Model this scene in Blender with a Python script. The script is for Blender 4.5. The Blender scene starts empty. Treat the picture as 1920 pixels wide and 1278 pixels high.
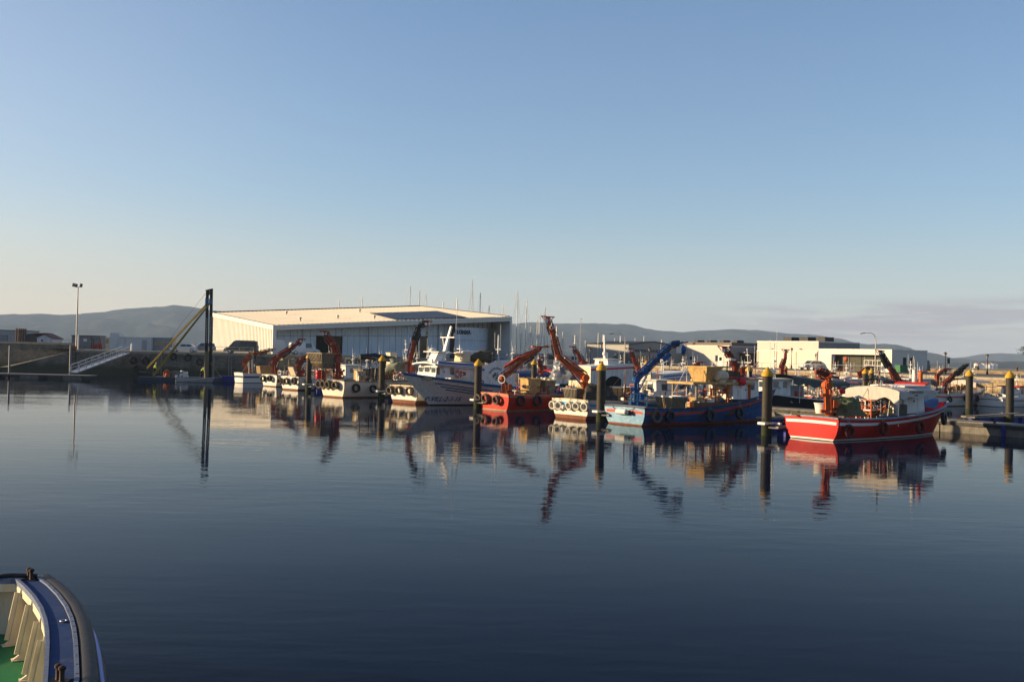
import bpy, math, random
from mathutils import Vector, Matrix, noise
R = math.radians
V = Vector
scene = bpy.context.scene
col = scene.collection

# ------------------------------------------------------------------ camera
F, HC, SL = 2000.0, 662.5, 0.0236
CAM = V((0, 0, 5.0))
pitch = math.atan((HC - 639) / F)
roll = math.atan(SL)
fw = V((0, math.cos(pitch), math.sin(pitch)))
r0 = V((1, 0, 0)); u0 = r0.cross(fw)
rr = r0 * math.cos(roll) + u0 * math.sin(roll)
uu = u0 * math.cos(roll) - r0 * math.sin(roll)
cam = bpy.data.cameras.new('camera')
cam.sensor_width = 36; cam.lens = 36 * F / 1920
cam.clip_start = 0.1; cam.clip_end = 30000
co = bpy.data.objects.new('camera', cam); col.objects.link(co)
m = Matrix((rr, uu, -fw)).transposed().to_4x4(); m.translation = CAM
co.matrix_world = m
scene.camera = co

# ------------------------------------------------------------------ light
SUN_EL, SUN_AZ = R(13.0), math.atan2(0.07, -1.0)   # direction towards the sun, angle from +x
sd = V((math.cos(SUN_EL) * math.cos(SUN_AZ), math.cos(SUN_EL) * math.sin(SUN_AZ), math.sin(SUN_EL)))
w = bpy.data.worlds.new('World'); scene.world = w; w.use_nodes = True
nt = w.node_tree; nt.nodes.clear()
def N(t, kind, **kw):
    n = t.nodes.new(kind)
    for k, v in kw.items():
        if k in n.inputs: n.inputs[k].default_value = v
        else: setattr(n, k, v)
    return n
sky = nt.nodes.new('ShaderNodeTexSky'); sky.sky_type = 'NISHITA'; sky.sun_disc = False
sky.sun_elevation = SUN_EL; sky.sun_rotation = math.atan2(sd.x, sd.y)
sky.altitude = 0; sky.air_density = 1.0; sky.dust_density = 0.8; sky.ozone_density = 3.0
bg = N(nt, 'ShaderNodeBackground', Strength=0.068)
wo = nt.nodes.new('ShaderNodeOutputWorld')
# low bank of cloud over the hills on the right, laid out by sky direction
tc = nt.nodes.new('ShaderNodeTexCoord')
sx = nt.nodes.new('ShaderNodeSeparateXYZ'); nt.links.new(tc.outputs['Generated'], sx.inputs[0])
def math_(t, op, a, b=None, c=None, clamp=False):
    n = t.nodes.new('ShaderNodeMath'); n.operation = op; n.use_clamp = clamp
    for i, x in enumerate((a, b, c)):
        if x is None: continue
        if isinstance(x, (int, float)): n.inputs[i].default_value = x
        else: t.links.new(x, n.inputs[i])
    return n.outputs[0]
az = math_(nt, 'ARCTAN2', sx.outputs[0], sx.outputs[1])
el = sx.outputs[2]
def cloud(seed, sxx, szz, lo, hi, det=7.0):
    cx = nt.nodes.new('ShaderNodeCombineXYZ')
    nt.links.new(math_(nt, 'MULTIPLY', az, sxx), cx.inputs[0]); nt.links.new(math_(nt, 'MULTIPLY', el, szz), cx.inputs[1])
    cx.inputs[2].default_value = seed
    nz = N(nt, 'ShaderNodeTexNoise', Scale=1.0, Detail=det, Roughness=0.58, Distortion=0.3)
    nt.links.new(cx.outputs[0], nz.inputs['Vector'])
    mr = N(nt, 'ShaderNodeMapRange', interpolation_type='SMOOTHSTEP'); mr.inputs[1].default_value = lo; mr.inputs[2].default_value = hi
    nt.links.new(nz.outputs[0], mr.inputs[0]); return mr.outputs[0]
def smooth(x, a, b):
    mr = N(nt, 'ShaderNodeMapRange', interpolation_type='SMOOTHSTEP'); mr.inputs[1].default_value = a; mr.inputs[2].default_value = b
    nt.links.new(x, mr.inputs[0]); return mr.outputs[0]
# elevation of the upper edge of the bank rises to the right
edge = math_(nt, 'SUBTRACT', el, math_(nt, 'MULTIPLY', az, 0.035))
band = math_(nt, 'MULTIPLY', smooth(el, 0.012, 0.024), smooth(edge, 0.047, 0.034))
side = math_(nt, 'MULTIPLY', smooth(az, 0.10, 0.30), smooth(az, 1.6, 1.2))
cm = math_(nt, 'MULTIPLY', math_(nt, 'MULTIPLY', band, side), cloud(3.7, 9.0, 110.0, 0.32, 0.54))
cm2 = math_(nt, 'MULTIPLY', math_(nt, 'MULTIPLY', smooth(az, 0.18, 0.38), smooth(az, 1.6, 1.2)), math_(nt, 'MULTIPLY', smooth(el, 0.0, 0.008), smooth(el, 0.045, 0.02)))
cm = math_(nt, 'MAXIMUM', math_(nt, 'MULTIPLY', cm, 0.95), math_(nt, 'MULTIPLY', cm2, 0.5), clamp=True)
pk = cloud(9.1, 22.0, 260.0, 0.56, 0.72)
mixp = N(nt, 'ShaderNodeMix', data_type='RGBA'); mixp.inputs[6].default_value = (2.55, 2.3, 2.45, 1); mixp.inputs[7].default_value = (4.6, 3.7, 3.6, 1)
nt.links.new(pk, mixp.inputs[0])
mixc = N(nt, 'ShaderNodeMix', data_type='RGBA')
tint = N(nt, 'ShaderNodeMix', data_type='RGBA', blend_type='MULTIPLY'); tint.inputs[0].default_value = 1; tint.inputs[7].default_value = (1.06, 1.04, 1.09, 1)
nt.links.new(sky.outputs[0], tint.inputs[6])
# warm, pale air low over the horizon, warmer towards the sun on the left
warm = N(nt, 'ShaderNodeMix', data_type='RGBA'); warm.inputs[6].default_value = (5.9, 4.8, 3.55, 1); warm.inputs[7].default_value = (4.1, 4.0, 3.75, 1)
nt.links.new(smooth(az, -.5, .15), warm.inputs[0])
low = N(nt, 'ShaderNodeMix', data_type='RGBA'); nt.links.new(math_(nt, 'ADD', math_(nt, 'MULTIPLY', math_(nt, 'POWER', smooth(el, .17, -.01), 1.6), .75), math_(nt, 'MULTIPLY', smooth(az, -.05, -.6), math_(nt, 'MULTIPLY', smooth(el, .6, .05), .2)), clamp=True), low.inputs[0])
nt.links.new(tint.outputs[2], low.inputs[6]); nt.links.new(warm.outputs[2], low.inputs[7])
nt.links.new(cm, mixc.inputs[0]); nt.links.new(low.outputs[2], mixc.inputs[6]); nt.links.new(mixp.outputs[2], mixc.inputs[7])
nt.links.new(mixc.outputs[2], bg.inputs[0]); nt.links.new(bg.outputs[0], wo.inputs[0])

sl = bpy.data.lights.new('sun', 'SUN'); sl.energy = 5.0; sl.angle = R(0.53); sl.color = (1.0, 0.73, 0.41)
so = bpy.data.objects.new('sun', sl); col.objects.link(so); so.rotation_euler = sd.to_track_quat('Z', 'Y').to_euler()
vs = scene.view_settings
vs.view_transform = 'Standard'; vs.look = 'None'; vs.gamma = 1; vs.exposure = 1.3; vs.use_curve_mapping = False
scene.cycles.max_bounces = 6; scene.cycles.volume_bounces = 0
scene.cycles.caustics_reflective = False; scene.cycles.caustics_refractive = False

# ------------------------------------------------------------------ pixel rays (photo pixels, 1920 wide)
def H(px): return HC + SL * (px - 960)
def ray(px, py): return fw * F + rr * (px - 960) + uu * (639 - py)
def at(px, py, d):
    r = ray(px, py); return CAM + r * (d / r.y)
def ground(px, py, z=0.0):
    r = ray(px, py); return CAM + r * ((z - CAM.z) / r.z)
def px2m(p, d): return p * d / F

# ------------------------------------------------------------------ mesh builder
class MB:
    def __init__(s): s.v = []; s.f = []
    def add(s, vs_, fs):
        n = len(s.v); s.v += [tuple(v) for v in vs_]; s.f += [tuple(i + n for i in f) for f in fs]; return s
    def box(s, c, sz, rz=0.0, tilt=None):
        x, y, z = sz[0] / 2, sz[1] / 2, sz[2] / 2
        M = Matrix.Rotation(rz, 3, 'Z')
        if tilt is not None: M = M @ tilt
        P = [V(c) + M @ V((a * x, b * y, e * z)) for a, b, e in
             ((-1,-1,-1),(1,-1,-1),(1,1,-1),(-1,1,-1),(-1,-1,1),(1,-1,1),(1,1,1),(-1,1,1))]
        return s.add(P, [(0,3,2,1),(4,5,6,7),(0,1,5,4),(1,2,6,5),(2,3,7,6),(3,0,4,7)])
    def bb(s, x0, x1, y0, y1, z0, z1): return s.box(((x0+x1)/2,(y0+y1)/2,(z0+z1)/2), (abs(x1-x0),abs(y1-y0),abs(z1-z0)))
    def bar(s, p, q, w, h=None, w2=None, h2=None, up=(0, 0, 1)):
        p = V(p); q = V(q); h = h or w; w2 = w2 or w; h2 = h2 or h
        d = (q - p).normalized(); u = V(up)
        if abs(d.dot(u)) > .98: u = V((0, 1, 0)) if abs(d.y) < .9 else V((1, 0, 0))
        a = d.cross(u).normalized(); b = a.cross(d).normalized()
        P = []
        for c, ww, hh in ((p, w, h), (q, w2, h2)):
            for i, j in ((-1,-1),(1,-1),(1,1),(-1,1)): P.append(c + a * (i * ww / 2) + b * (j * hh / 2))
        return s.add(P, [(3,2,1,0),(4,5,6,7),(0,1,5,4),(1,2,6,5),(2,3,7,6),(3,0,4,7)])
    def tube(s, path, r, n=8, closed=False):
        path = [V(p) for p in path]; L = len(path); rings = []; a = None
        for i, p in enumerate(path):
            if closed: d = (path[(i+1) % L] - path[i-1])
            else: d = path[min(i+1, L-1)] - path[max(i-1, 0)]
            if d.length < 1e-9: d = V((0, 0, 1))
            d.normalize()
            if a is None:
                u = V((0, 0, 1)) if abs(d.z) < .9 else V((1, 0, 0))
                a = d.cross(u).normalized()
            else:
                a = (a - d * a.dot(d))
                a = a.normalized() if a.length > 1e-6 else d.orthogonal().normalized()
            b = d.cross(a); rad = r[i] if isinstance(r, (list, tuple)) else r
            rings.append([p + (a * math.cos(t) + b * math.sin(t)) * rad for t in [2 * math.pi * k / n for k in range(n)]])
        n0 = [v for g in rings for v in g]; fs = []
        for i in range(L if closed else L - 1):
            j = (i + 1) % L
            for k in range(n): fs.append((i*n+k, i*n+(k+1) % n, j*n+(k+1) % n, j*n+k))
        if not closed: fs += [tuple(range(n-1, -1, -1)), tuple((L-1)*n + k for k in range(n))]
        return s.add(n0, fs)
    def torus(s, c, axis, Rm, r, n=18, m_=8):
        ax = V(axis).normalized(); a = ax.orthogonal().normalized(); b = ax.cross(a)
        return s.tube([V(c) + (a * math.cos(t) + b * math.sin(t)) * Rm for t in [2*math.pi*k/n for k in range(n)]], r, m_, True)
    def tyre(s, c, axis, Ro, w_, n=20):
        """squarish tyre section: outer tread, shoulders, side wall, bead"""
        ax = V(axis).normalized(); a = ax.orthogonal().normalized(); b = ax.cross(a)
        prof = [(Ro*.58, -w_*.32), (Ro*.72, -w_*.5), (Ro*.93, -w_*.46), (Ro, -w_*.28), (Ro, w_*.28), (Ro*.93, w_*.46), (Ro*.72, w_*.5), (Ro*.58, w_*.32), (Ro*.62, 0)]
        k = len(prof); P = []; fs = []
        for i in range(n):
            t = 2*math.pi*i/n; dr = a*math.cos(t)+b*math.sin(t)
            P += [V(c)+dr*q[0]+ax*q[1] for q in prof]
        for i in range(n):
            j = (i+1) % n
            for q in range(k): fs.append((i*k+q, i*k+(q+1) % k, j*k+(q+1) % k, j*k+q))
        return s.add(P, fs)
    def lathe(s, prof, c=(0, 0, 0), n=12, axis=None):
        ax = V(axis or (0, 0, 1)).normalized(); a = ax.orthogonal().normalized(); b = ax.cross(a)
        P = []; fs = []
        for r_, z in prof:
            for k in range(n):
                t = 2*math.pi*k/n; P.append(V(c)+ax*z+(a*math.cos(t)+b*math.sin(t))*max(r_, 1e-4))
        for i in range(len(prof)-1):
            for k in range(n): fs.append((i*n+k, i*n+(k+1) % n, (i+1)*n+(k+1) % n, (i+1)*n+k))
        fs += [tuple(range(n-1, -1, -1)), tuple((len(prof)-1)*n+k for k in range(n))]
        return s.add(P, fs)
    def sph(s, c, r_, n=10, sq=1.0):
        pr = [(r_*math.sin(math.pi*i/n), -r_*sq*math.cos(math.pi*i/n)) for i in range(n+1)]
        return s.lathe(pr, c, n+2)
    def grid(s, rows, closed=False):
        n = len(rows[0]); P = [p for g in rows for p in g]; fs = []
        for i in range(len(rows)-1):
            for k in range(n if closed else n-1): fs.append((i*n+k, i*n+(k+1) % n, (i+1)*n+(k+1) % n, (i+1)*n+k))
        return s.add(P, fs)
    def prism(s, poly, off):
        """polygon (list of points) swept by vector off"""
        P = [V(p) for p in poly]; n = len(P); o = V(off)
        fs = [tuple(range(n-1, -1, -1)), tuple(range(n, 2*n))] + [(i, (i+1) % n, n+(i+1) % n, n+i) for i in range(n)]
        return s.add(P + [p + o for p in P], fs)
    def build(s, name, mat, parent=None, smooth=False, M=None):
        me = bpy.data.meshes.new(name)
        vs_ = s.v
        if M is not None:
            Mi = M.inverted(); vs_ = [tuple(Mi @ V(v)) for v in s.v]
        me.from_pydata(vs_, [], s.f); me.update()
        if smooth:
            me.polygons.foreach_set('use_smooth', [True]*len(me.polygons))
            try: me.set_sharp_from_angle(angle=R(40))
            except Exception: pass
        me.materials.append(mat)
        o = bpy.data.objects.new(name, me); col.objects.link(o)
        if parent is not None: o.parent = parent
        return o

def tag(o, label=None, cat=None, group=None, kind=None):
    if label: o['label'] = label
    if cat: o['category'] = cat
    if group: o['group'] = group
    if kind: o['kind'] = kind
    return o
def copy_tree(o, parent=None):
    c = o.copy(); col.objects.link(c)
    if parent is not None: c.parent = parent
    for ch in [x for x in list(col.objects) if x.parent == o]: copy_tree(ch, c)
    return c

class Thing:
    def __init__(s, name, label, cat, loc, rz=0.0, group=None):
        s.o = bpy.data.objects.new(name, None); col.objects.link(s.o)
        s.o.empty_display_size = .3
        s.o.location = loc; s.o.rotation_euler = (0, 0, rz); s.rz = rz
        s.M = Matrix.Translation(V(loc)) @ Matrix.Rotation(rz, 4, 'Z'); s.Mi = s.M.inverted()
        tag(s.o, label, cat, group)
    def part(s, name, mb, mat, parent=None, smooth=False, world=False, label=None):
        o = mb.build(name, mat, parent or s.o, smooth, s.M if world else None)
        if label: o['label'] = label
        return o
    def w(s, x, y, z): return s.M @ V((x, y, z))
    def loc(s, px, py, yl=0.0):
        """point of the vertical plane y = yl of this thing seen at a photo pixel"""
        a = s.Mi @ CAM; b = (s.Mi.to_3x3()) @ ray(px, py); t = (yl - a.y) / b.y
        return a + b * t

# ------------------------------------------------------------------ materials
MATS = {}
def mat(name, c, rough=.6, metal=0.0, var=.15, scale=2.0, bump=0.0, bscale=30.0, grime=0.0, gcol=(.06, .045, .03), streak=(3, 3, .5), spec=.25, emit=None, coat=0.0):
    if name in MATS: return MATS[name]
    kf = .66 if max(c) < .5 else .74
    c = tuple(x * kf for x in c); gcol = tuple(x * kf for x in gcol)
    m = bpy.data.materials.new(name); m.use_nodes = True; t = m.node_tree; t.nodes.clear()
    out = t.nodes.new('ShaderNodeOutputMaterial'); b = t.nodes.new('ShaderNodeBsdfPrincipled')
    t.links.new(b.outputs[0], out.inputs[0])
    b.inputs['Roughness'].default_value = rough; b.inputs['Metallic'].default_value = metal
    b.inputs['Specular IOR Level'].default_value = spec
    b.inputs['Coat Weight'].default_value = coat
    tcn = t.nodes.new('ShaderNodeTexCoord')
    nz = N(t, 'ShaderNodeTexNoise', Scale=scale, Detail=5.0, Roughness=.6); t.links.new(tcn.outputs['Object'], nz.inputs['Vector'])
    mx = N(t, 'ShaderNodeMix', data_type='RGBA')
    mr = N(t, 'ShaderNodeMapRange'); mr.inputs[1].default_value = .3; mr.inputs[2].default_value = .7
    t.links.new(nz.outputs[0], mr.inputs[0]); t.links.new(mr.outputs[0], mx.inputs[0])
    mx.inputs[6].default_value = tuple(x * (1 - var) for x in c) + (1,); mx.inputs[7].default_value = tuple(min(1, x * (1 + var)) for x in c) + (1,)
    last = mx.outputs[2]
    if grime > 0:
        mp = N(t, 'ShaderNodeMapping'); mp.inputs['Scale'].default_value = streak; t.links.new(tcn.outputs['Object'], mp.inputs[0])
        n2 = N(t, 'ShaderNodeTexNoise', Scale=1.6, Detail=6.0, Roughness=.65); t.links.new(mp.outputs[0], n2.inputs['Vector'])
        r2 = N(t, 'ShaderNodeMapRange', interpolation_type='SMOOTHSTEP'); r2.inputs[1].default_value = .48; r2.inputs[2].default_value = .72; r2.inputs[4].default_value = grime
        t.links.new(n2.outputs[0], r2.inputs[0])
        m2 = N(t, 'ShaderNodeMix', data_type='RGBA'); t.links.new(r2.outputs[0], m2.inputs[0]); t.links.new(last, m2.inputs[6]); m2.inputs[7].default_value = tuple(gcol) + (1,)
        last = m2.outputs[2]
        rr_ = N(t, 'ShaderNodeMapRange'); rr_.inputs[3].default_value = rough; rr_.inputs[4].default_value = min(1, rough + .3); t.links.new(n2.outputs[0], rr_.inputs[0]); t.links.new(rr_.outputs[0], b.inputs['Roughness'])
    t.links.new(last, b.inputs['Base Color'])
    if bump > 0:
        n3 = N(t, 'ShaderNodeTexNoise', Scale=bscale, Detail=4.0); t.links.new(tcn.outputs['Object'], n3.inputs['Vector'])
        bp = N(t, 'ShaderNodeBump', Strength=bump, Distance=.02); t.links.new(n3.outputs[0], bp.inputs['Height']); t.links.new(bp.outputs[0], b.inputs['Normal'])
    if emit: b.inputs['Emission Color'].default_value = tuple(emit) + (1,); b.inputs['Emission Strength'].default_value = 1
    MATS[name] = m; return m
def wood(name, c, sc=6.0, axis=0):
    if name in MATS: return MATS[name]
    m = mat(name, c, .75, var=.25, scale=3, grime=.55, gcol=(.07, .05, .03), streak=(6, 6, 1.2), bump=.3)
    return m
white = mat('white_paint', (.78, .77, .72), .38, var=.08, grime=.55, gcol=(.30, .18, .09), streak=(5, 5, .6))
whiteclean = mat('clean_white_paint', (.82, .82, .80), .3, var=.03, grime=.12, gcol=(.4, .33, .25))
offwhite = mat('cream_paint', (.70, .60, .42), .45, var=.08, grime=.3, gcol=(.3, .18, .09))
redp = mat('red_paint', (.58, .014, .012), .42, var=.22, scale=2.5, grime=.45, gcol=(.18, .03, .02), streak=(.7, .7, 6))
redd = mat('dull_red_paint', (.50, .03, .02), .5, var=.2, grime=.3, gcol=(.12, .02, .02))
bluep = mat('blue_paint', (.035, .13, .36), .5, var=.25, grime=.6, gcol=(.03, .045, .07), streak=(.6, .6, 5))
skyp = mat('worn_light_blue_paint', (.17, .36, .55), .5, var=.15, scale=2.5, grime=.85, gcol=(.62, .66, .66), streak=(.8, .8, 9))
navy = mat('navy_paint', (.012, .03, .09), .4, var=.2, grime=.2)
tealp = mat('blue_stripe_paint', (.02, .16, .33), .4, var=.1)
stripeblue = mat('bright_blue_stripe', (.02, .12, .45), .4, var=.08)
orangep = mat('orange_crane_paint', (.52, .10, .018), .45, var=.2, scale=4, grime=.45, gcol=(.12, .045, .02))
rustred = mat('rust_red_crane_paint', (.36, .055, .022), .5, var=.25, scale=4, grime=.5, gcol=(.07, .03, .02))
cranblue = mat('blue_crane_paint', (.018, .11, .36), .42, var=.2, scale=3, grime=.3, gcol=(.03, .03, .04))
blackm = mat('black_metal', (.02, .02, .022), .5, .2, var=.3, grime=.3)
darkm = mat('dark_steel', (.05, .05, .055), .5, .5, var=.3, grime=.4)
steel = mat('galvanised_steel', (.42, .43, .44), .42, .7, var=.12, scale=8, grime=.25, gcol=(.2, .15, .1))
chrome = mat('bright_steel_rod', (.7, .7, .7), .2, 1.0, var=.05)
alu = mat('pale_aluminium', (.62, .63, .65), .38, .6, var=.08)
rubber = mat('dusty_tyre_rubber', (.15, .12, .09), .8, var=.3, scale=5, grime=.3, gcol=(.2, .16, .11), streak=(4, 4, 4), bump=.3)  # dusty tan, raised so the colour carries sunlight on the stern tyres
rubred = mat('red_painted_tyre', (.13, .02, .015), .75, var=.3, scale=5, grime=.4, gcol=(.04, .03, .025))
rubwhite = mat('white_painted_tyre', (.66, .62, .54), .7, var=.12, scale=5, grime=.5, gcol=(.2, .16, .12), streak=(5, 5, 5))
black = mat('black_rubber', (.018, .017, .018), .55, var=.3, bump=.2)
glass = mat('dark_window_glass', (.02, .025, .03), .06, 0, var=.1, spec=.8)
glassb = mat('blue_tinted_glass', (.05, .075, .10), .08, 0, var=.1, spec=.8)
woodp = wood('weathered_plywood', (.38, .27, .14))
woody = wood('golden_wood', (.55, .37, .15))
woodd = wood('dark_wet_wood', (.13, .085, .045))
greyw = wood('grey_boards', (.27, .25, .21))
deckm = mat('worn_deck_paint', (.16, .15, .13), .7, var=.25, grime=.5)
greendk = mat('green_deck_paint', (.02, .22, .075), .42, var=.2, scale=1.5, grime=.25, gcol=(.18, .10, .04), streak=(2.5, 2.5, 2.5), bump=.1, bscale=12)
tarpw = mat('white_canvas', (.56, .52, .48), .8, var=.08, grime=.25, gcol=(.35, .28, .2), bump=.5, bscale=6)
tarpg = mat('grey_green_canvas', (.10, .125, .12), .8, var=.2, grime=.3, gcol=(.3, .3, .28), bump=.5, bscale=8)
tarpb = mat('blue_tarpaulin', (.02, .06, .22), .5, var=.25, bump=.5, bscale=7)
netm = mat('brown_net', (.12, .095, .06), .95, var=.4, scale=14, bump=1.0, bscale=40)
netg = mat('green_net', (.13, .17, .09), .95, var=.4, scale=14, bump=1.0, bscale=40)
ropem = mat('pale_rope', (.45, .38, .27), .9, var=.2, scale=20)
yellowm = mat('yellow_cap_paint', (.60, .34, .015), .5, var=.2, scale=5, grime=.5, gcol=(.3, .2, .08))
yelframe = mat('yellow_steel_paint', (.30, .22, .02), .5, var=.15, scale=2, grime=.4, gcol=(.13, .10, .04))
antif = mat('brown_bottom_paint', (.23, .085, .04), .7, var=.25, grime=.4, gcol=(.05, .06, .03))
orangeb = mat('orange_plastic', (.85, .15, .02), .4, var=.1)
redb = mat('red_plastic', (.7, .02, .03), .4, var=.1)
blueb = mat('blue_plastic', (.012, .025, .30), .4, var=.12, grime=.2)
greenb = mat('green_plastic', (.05, .2, .08), .5, var=.15, grime=.3)
whiteb = mat('white_plastic', (.75, .74, .70), .35, var=.05, grime=.2, gcol=(.4, .35, .28))
conc = mat('pontoon_concrete', (.20, .19, .17), .85, var=.2, scale=3, grime=.5, gcol=(.07, .065, .05), bump=.4)
roadm = mat('quay_paving', (.15, .14, .125), .85, var=.15, scale=.6, grime=.3, gcol=(.09, .08, .07), streak=(.4, .4, .4), bump=.3)
copm = mat('pale_coping_stone', (.40, .35, .27), .8, var=.15, scale=1.2, grime=.35, gcol=(.16, .13, .09), bump=.4)
skin = mat('skin', (.42, .24, .17), .6, var=.05)

def masonry(name, c1, c2, mortar, bw=1.1, bh=.42):
    m = bpy.data.materials.new(name); m.use_nodes = True; t = m.node_tree; b = t.nodes['Principled BSDF']; b.inputs['Roughness'].default_value = .9
    tcn = t.nodes.new('ShaderNodeTexCoord'); uvm = tcn.outputs['UV']
    br = N(t, 'ShaderNodeTexBrick', Scale=1.0); br.inputs['Brick Width'].default_value = bw; br.inputs['Row Height'].default_value = bh; br.inputs['Mortar Size'].default_value = .025
    br.inputs['Color1'].default_value = c1 + (1,); br.inputs['Color2'].default_value = c2 + (1,); br.inputs['Mortar'].default_value = mortar + (1,)
    nd = N(t, 'ShaderNodeTexNoise', Scale=.9, Detail=3.0); t.links.new(uvm, nd.inputs['Vector'])
    vm = t.nodes.new('ShaderNodeVectorMath'); vm.operation = 'MULTIPLY_ADD'; t.links.new(nd.outputs['Color'], vm.inputs[0]); vm.inputs[1].default_value = (.5, .28, 0); t.links.new(uvm, vm.inputs[2])
    t.links.new(vm.outputs[0], br.inputs['Vector']); br.offset_frequency = 3; br.squash = .7; br.squash_frequency = 2
    nz = N(t, 'ShaderNodeTexNoise', Scale=.6, Detail=8.0, Roughness=.65); t.links.new(uvm, nz.inputs['Vector'])
    mr = N(t, 'ShaderNodeMapRange'); mr.inputs[1].default_value = .3; mr.inputs[2].default_value = .7; mr.inputs[3].default_value = .35; mr.inputs[4].default_value = 1.3; t.links.new(nz.outputs[0], mr.inputs[0])
    mm = N(t, 'ShaderNodeMix', data_type='RGBA', blend_type='MULTIPLY'); mm.inputs[0].default_value = 1
    t.links.new(br.outputs[0], mm.inputs[6]); t.links.new(mr.outputs[0], mm.inputs[7])
    # weed and tide line by height (v)
    sp = t.nodes.new('ShaderNodeSeparateXYZ'); t.links.new(uvm, sp.inputs[0])
    hh = math_(t, 'ADD', sp.outputs[1], math_(t, 'MULTIPLY', nz.outputs[0], 1.2))
    r2 = N(t, 'ShaderNodeMapRange', interpolation_type='SMOOTHSTEP'); r2.inputs[1].default_value = 2.7; r2.inputs[2].default_value = 1.6; t.links.new(hh, r2.inputs[0])
    m2 = N(t, 'ShaderNodeMix', data_type='RGBA'); t.links.new(r2.outputs[0], m2.inputs[0]); t.links.new(mm.outputs[2], m2.inputs[6]); m2.inputs[7].default_value = (.035, .035, .018, 1)
    t.links.new(m2.outputs[2], b.inputs['Base Color'])
    bp = N(t, 'ShaderNodeBump', Strength=.6, Distance=.05); t.links.new(br.outputs['Fac'], bp.inputs['Height']); bp.invert = True; t.links.new(bp.outputs[0], b.inputs['Normal'])
    return m
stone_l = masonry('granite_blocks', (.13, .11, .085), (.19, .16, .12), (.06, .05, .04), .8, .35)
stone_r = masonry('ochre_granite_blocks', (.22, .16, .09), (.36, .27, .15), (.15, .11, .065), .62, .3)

# ------------------------------------------------------------------ water
def water_mat():
    m = bpy.data.materials.new('harbour_water'); m.use_nodes = True; t = m.node_tree; b = t.nodes['Principled BSDF']
    b.inputs['Base Color'].default_value = (.0015, .005, .018, 1); b.inputs['Roughness'].default_value = .012; b.inputs['IOR'].default_value = 1.075
    g = t.nodes.new('ShaderNodeNewGeometry')
    def layer(scx, scy, det, seed):
        mp = N(t, 'ShaderNodeMapping'); mp.inputs['Scale'].default_value = (scx, scy, 1); mp.inputs['Location'].default_value = (seed, seed * 2, 0)
        t.links.new(g.outputs['Position'], mp.inputs[0])
        nz = N(t, 'ShaderNodeTexNoise', Scale=1.0, Detail=det, Roughness=.5, noise_dimensions='2D'); t.links.new(mp.outputs[0], nz.inputs['Vector']); return nz.outputs[0]
    a = math_(t, 'MULTIPLY', layer(.45, 1.1, 2, 3.1), .055)
    c = math_(t, 'MULTIPLY', layer(1.5, 4.0, 2, 8.7), .016)
    d = math_(t, 'MULTIPLY', layer(.05, .09, 1, 1.7), .25)
    # calmer and livelier patches
    amp = N(t, 'ShaderNodeMapRange'); amp.inputs[1].default_value = .35; amp.inputs[2].default_value = .65; amp.inputs[3].default_value = .45; amp.inputs[4].default_value = 1.15
    t.links.new(layer(.015, .05, 2, 5.5), amp.inputs[0])
    h = math_(t, 'ADD', math_(t, 'MULTIPLY', math_(t, 'ADD', a, c), amp.outputs[0]), d)
    bp = N(t, 'ShaderNodeBump', Strength=1.0, Distance=WB); t.links.new(h, bp.inputs['Height']); t.links.new(bp.outputs[0], b.inputs['Normal'])
    return m
WB = .13
mb = MB(); xs = [-9000, -2000, -600, -200, 0, 200, 600, 2000, 9000]; ys = [-60, 0, 30, 60, 100, 160, 240, 400, 1200, 3000, 9000]
mb.grid([[(x, y, 0) for x in xs] for y in ys]); tag(mb.build('water', water_mat()), kind='structure')

# ------------------------------------------------------------------ land
def ground_z(x, y):
    th = x / max(y - 60, 1)
    k = min(1, max(0, (th + .2) / .36)); return 3.9 + (3.3 - 3.9) * k
edge_pts = [(-420, 235), (-150, 206), (-81.5, 200), (-71.8, 176), (-30, 176), (-3, 194), (24, 212), (35, 193), (45, 176), (56, 157.5), (67, 139), (80, 117), (100, 83), (130, 62)]
mb = MB(); rows = []
for (x, y) in edge_pts:
    r_ = []
    dirv = V((x, y - 60, 0)) if y > 62 else V((1, .02, 0)) * 100
    for k in (0, .02, .1, .3, .8, 1.6):
        p = V((x, y, 0)) + dirv * k; r_.append((p.x, p.y, ground_z(x, y) - (0 if k < 1.2 else 1.5)))
    rows.append(r_)
mb.grid(rows)
tag(mb.build('quay_ground', roadm), kind='structure')
# dry salt marsh beyond the right-hand quay
marsh = mat('dry_marsh_grass', (.30, .22, .10), .95, var=.3, scale=.05, grime=.5, gcol=(.14, .12, .06), streak=(.01, .06, 1), bump=.5)
mb = MB(); mb.grid([[(x, y, 2.2 + .4 * math.sin(x * .05 + y)) for x in (150, 260, 420, 700, 1200)] for y in (430, 520, 640, 800)])
mb.grid([[(x, y, 2.3 if y == 430 else -1) for x in (150, 260, 420, 700, 1200)] for y in (400, 430)])
tag(mb.build('marsh', marsh), kind='structure')

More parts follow.
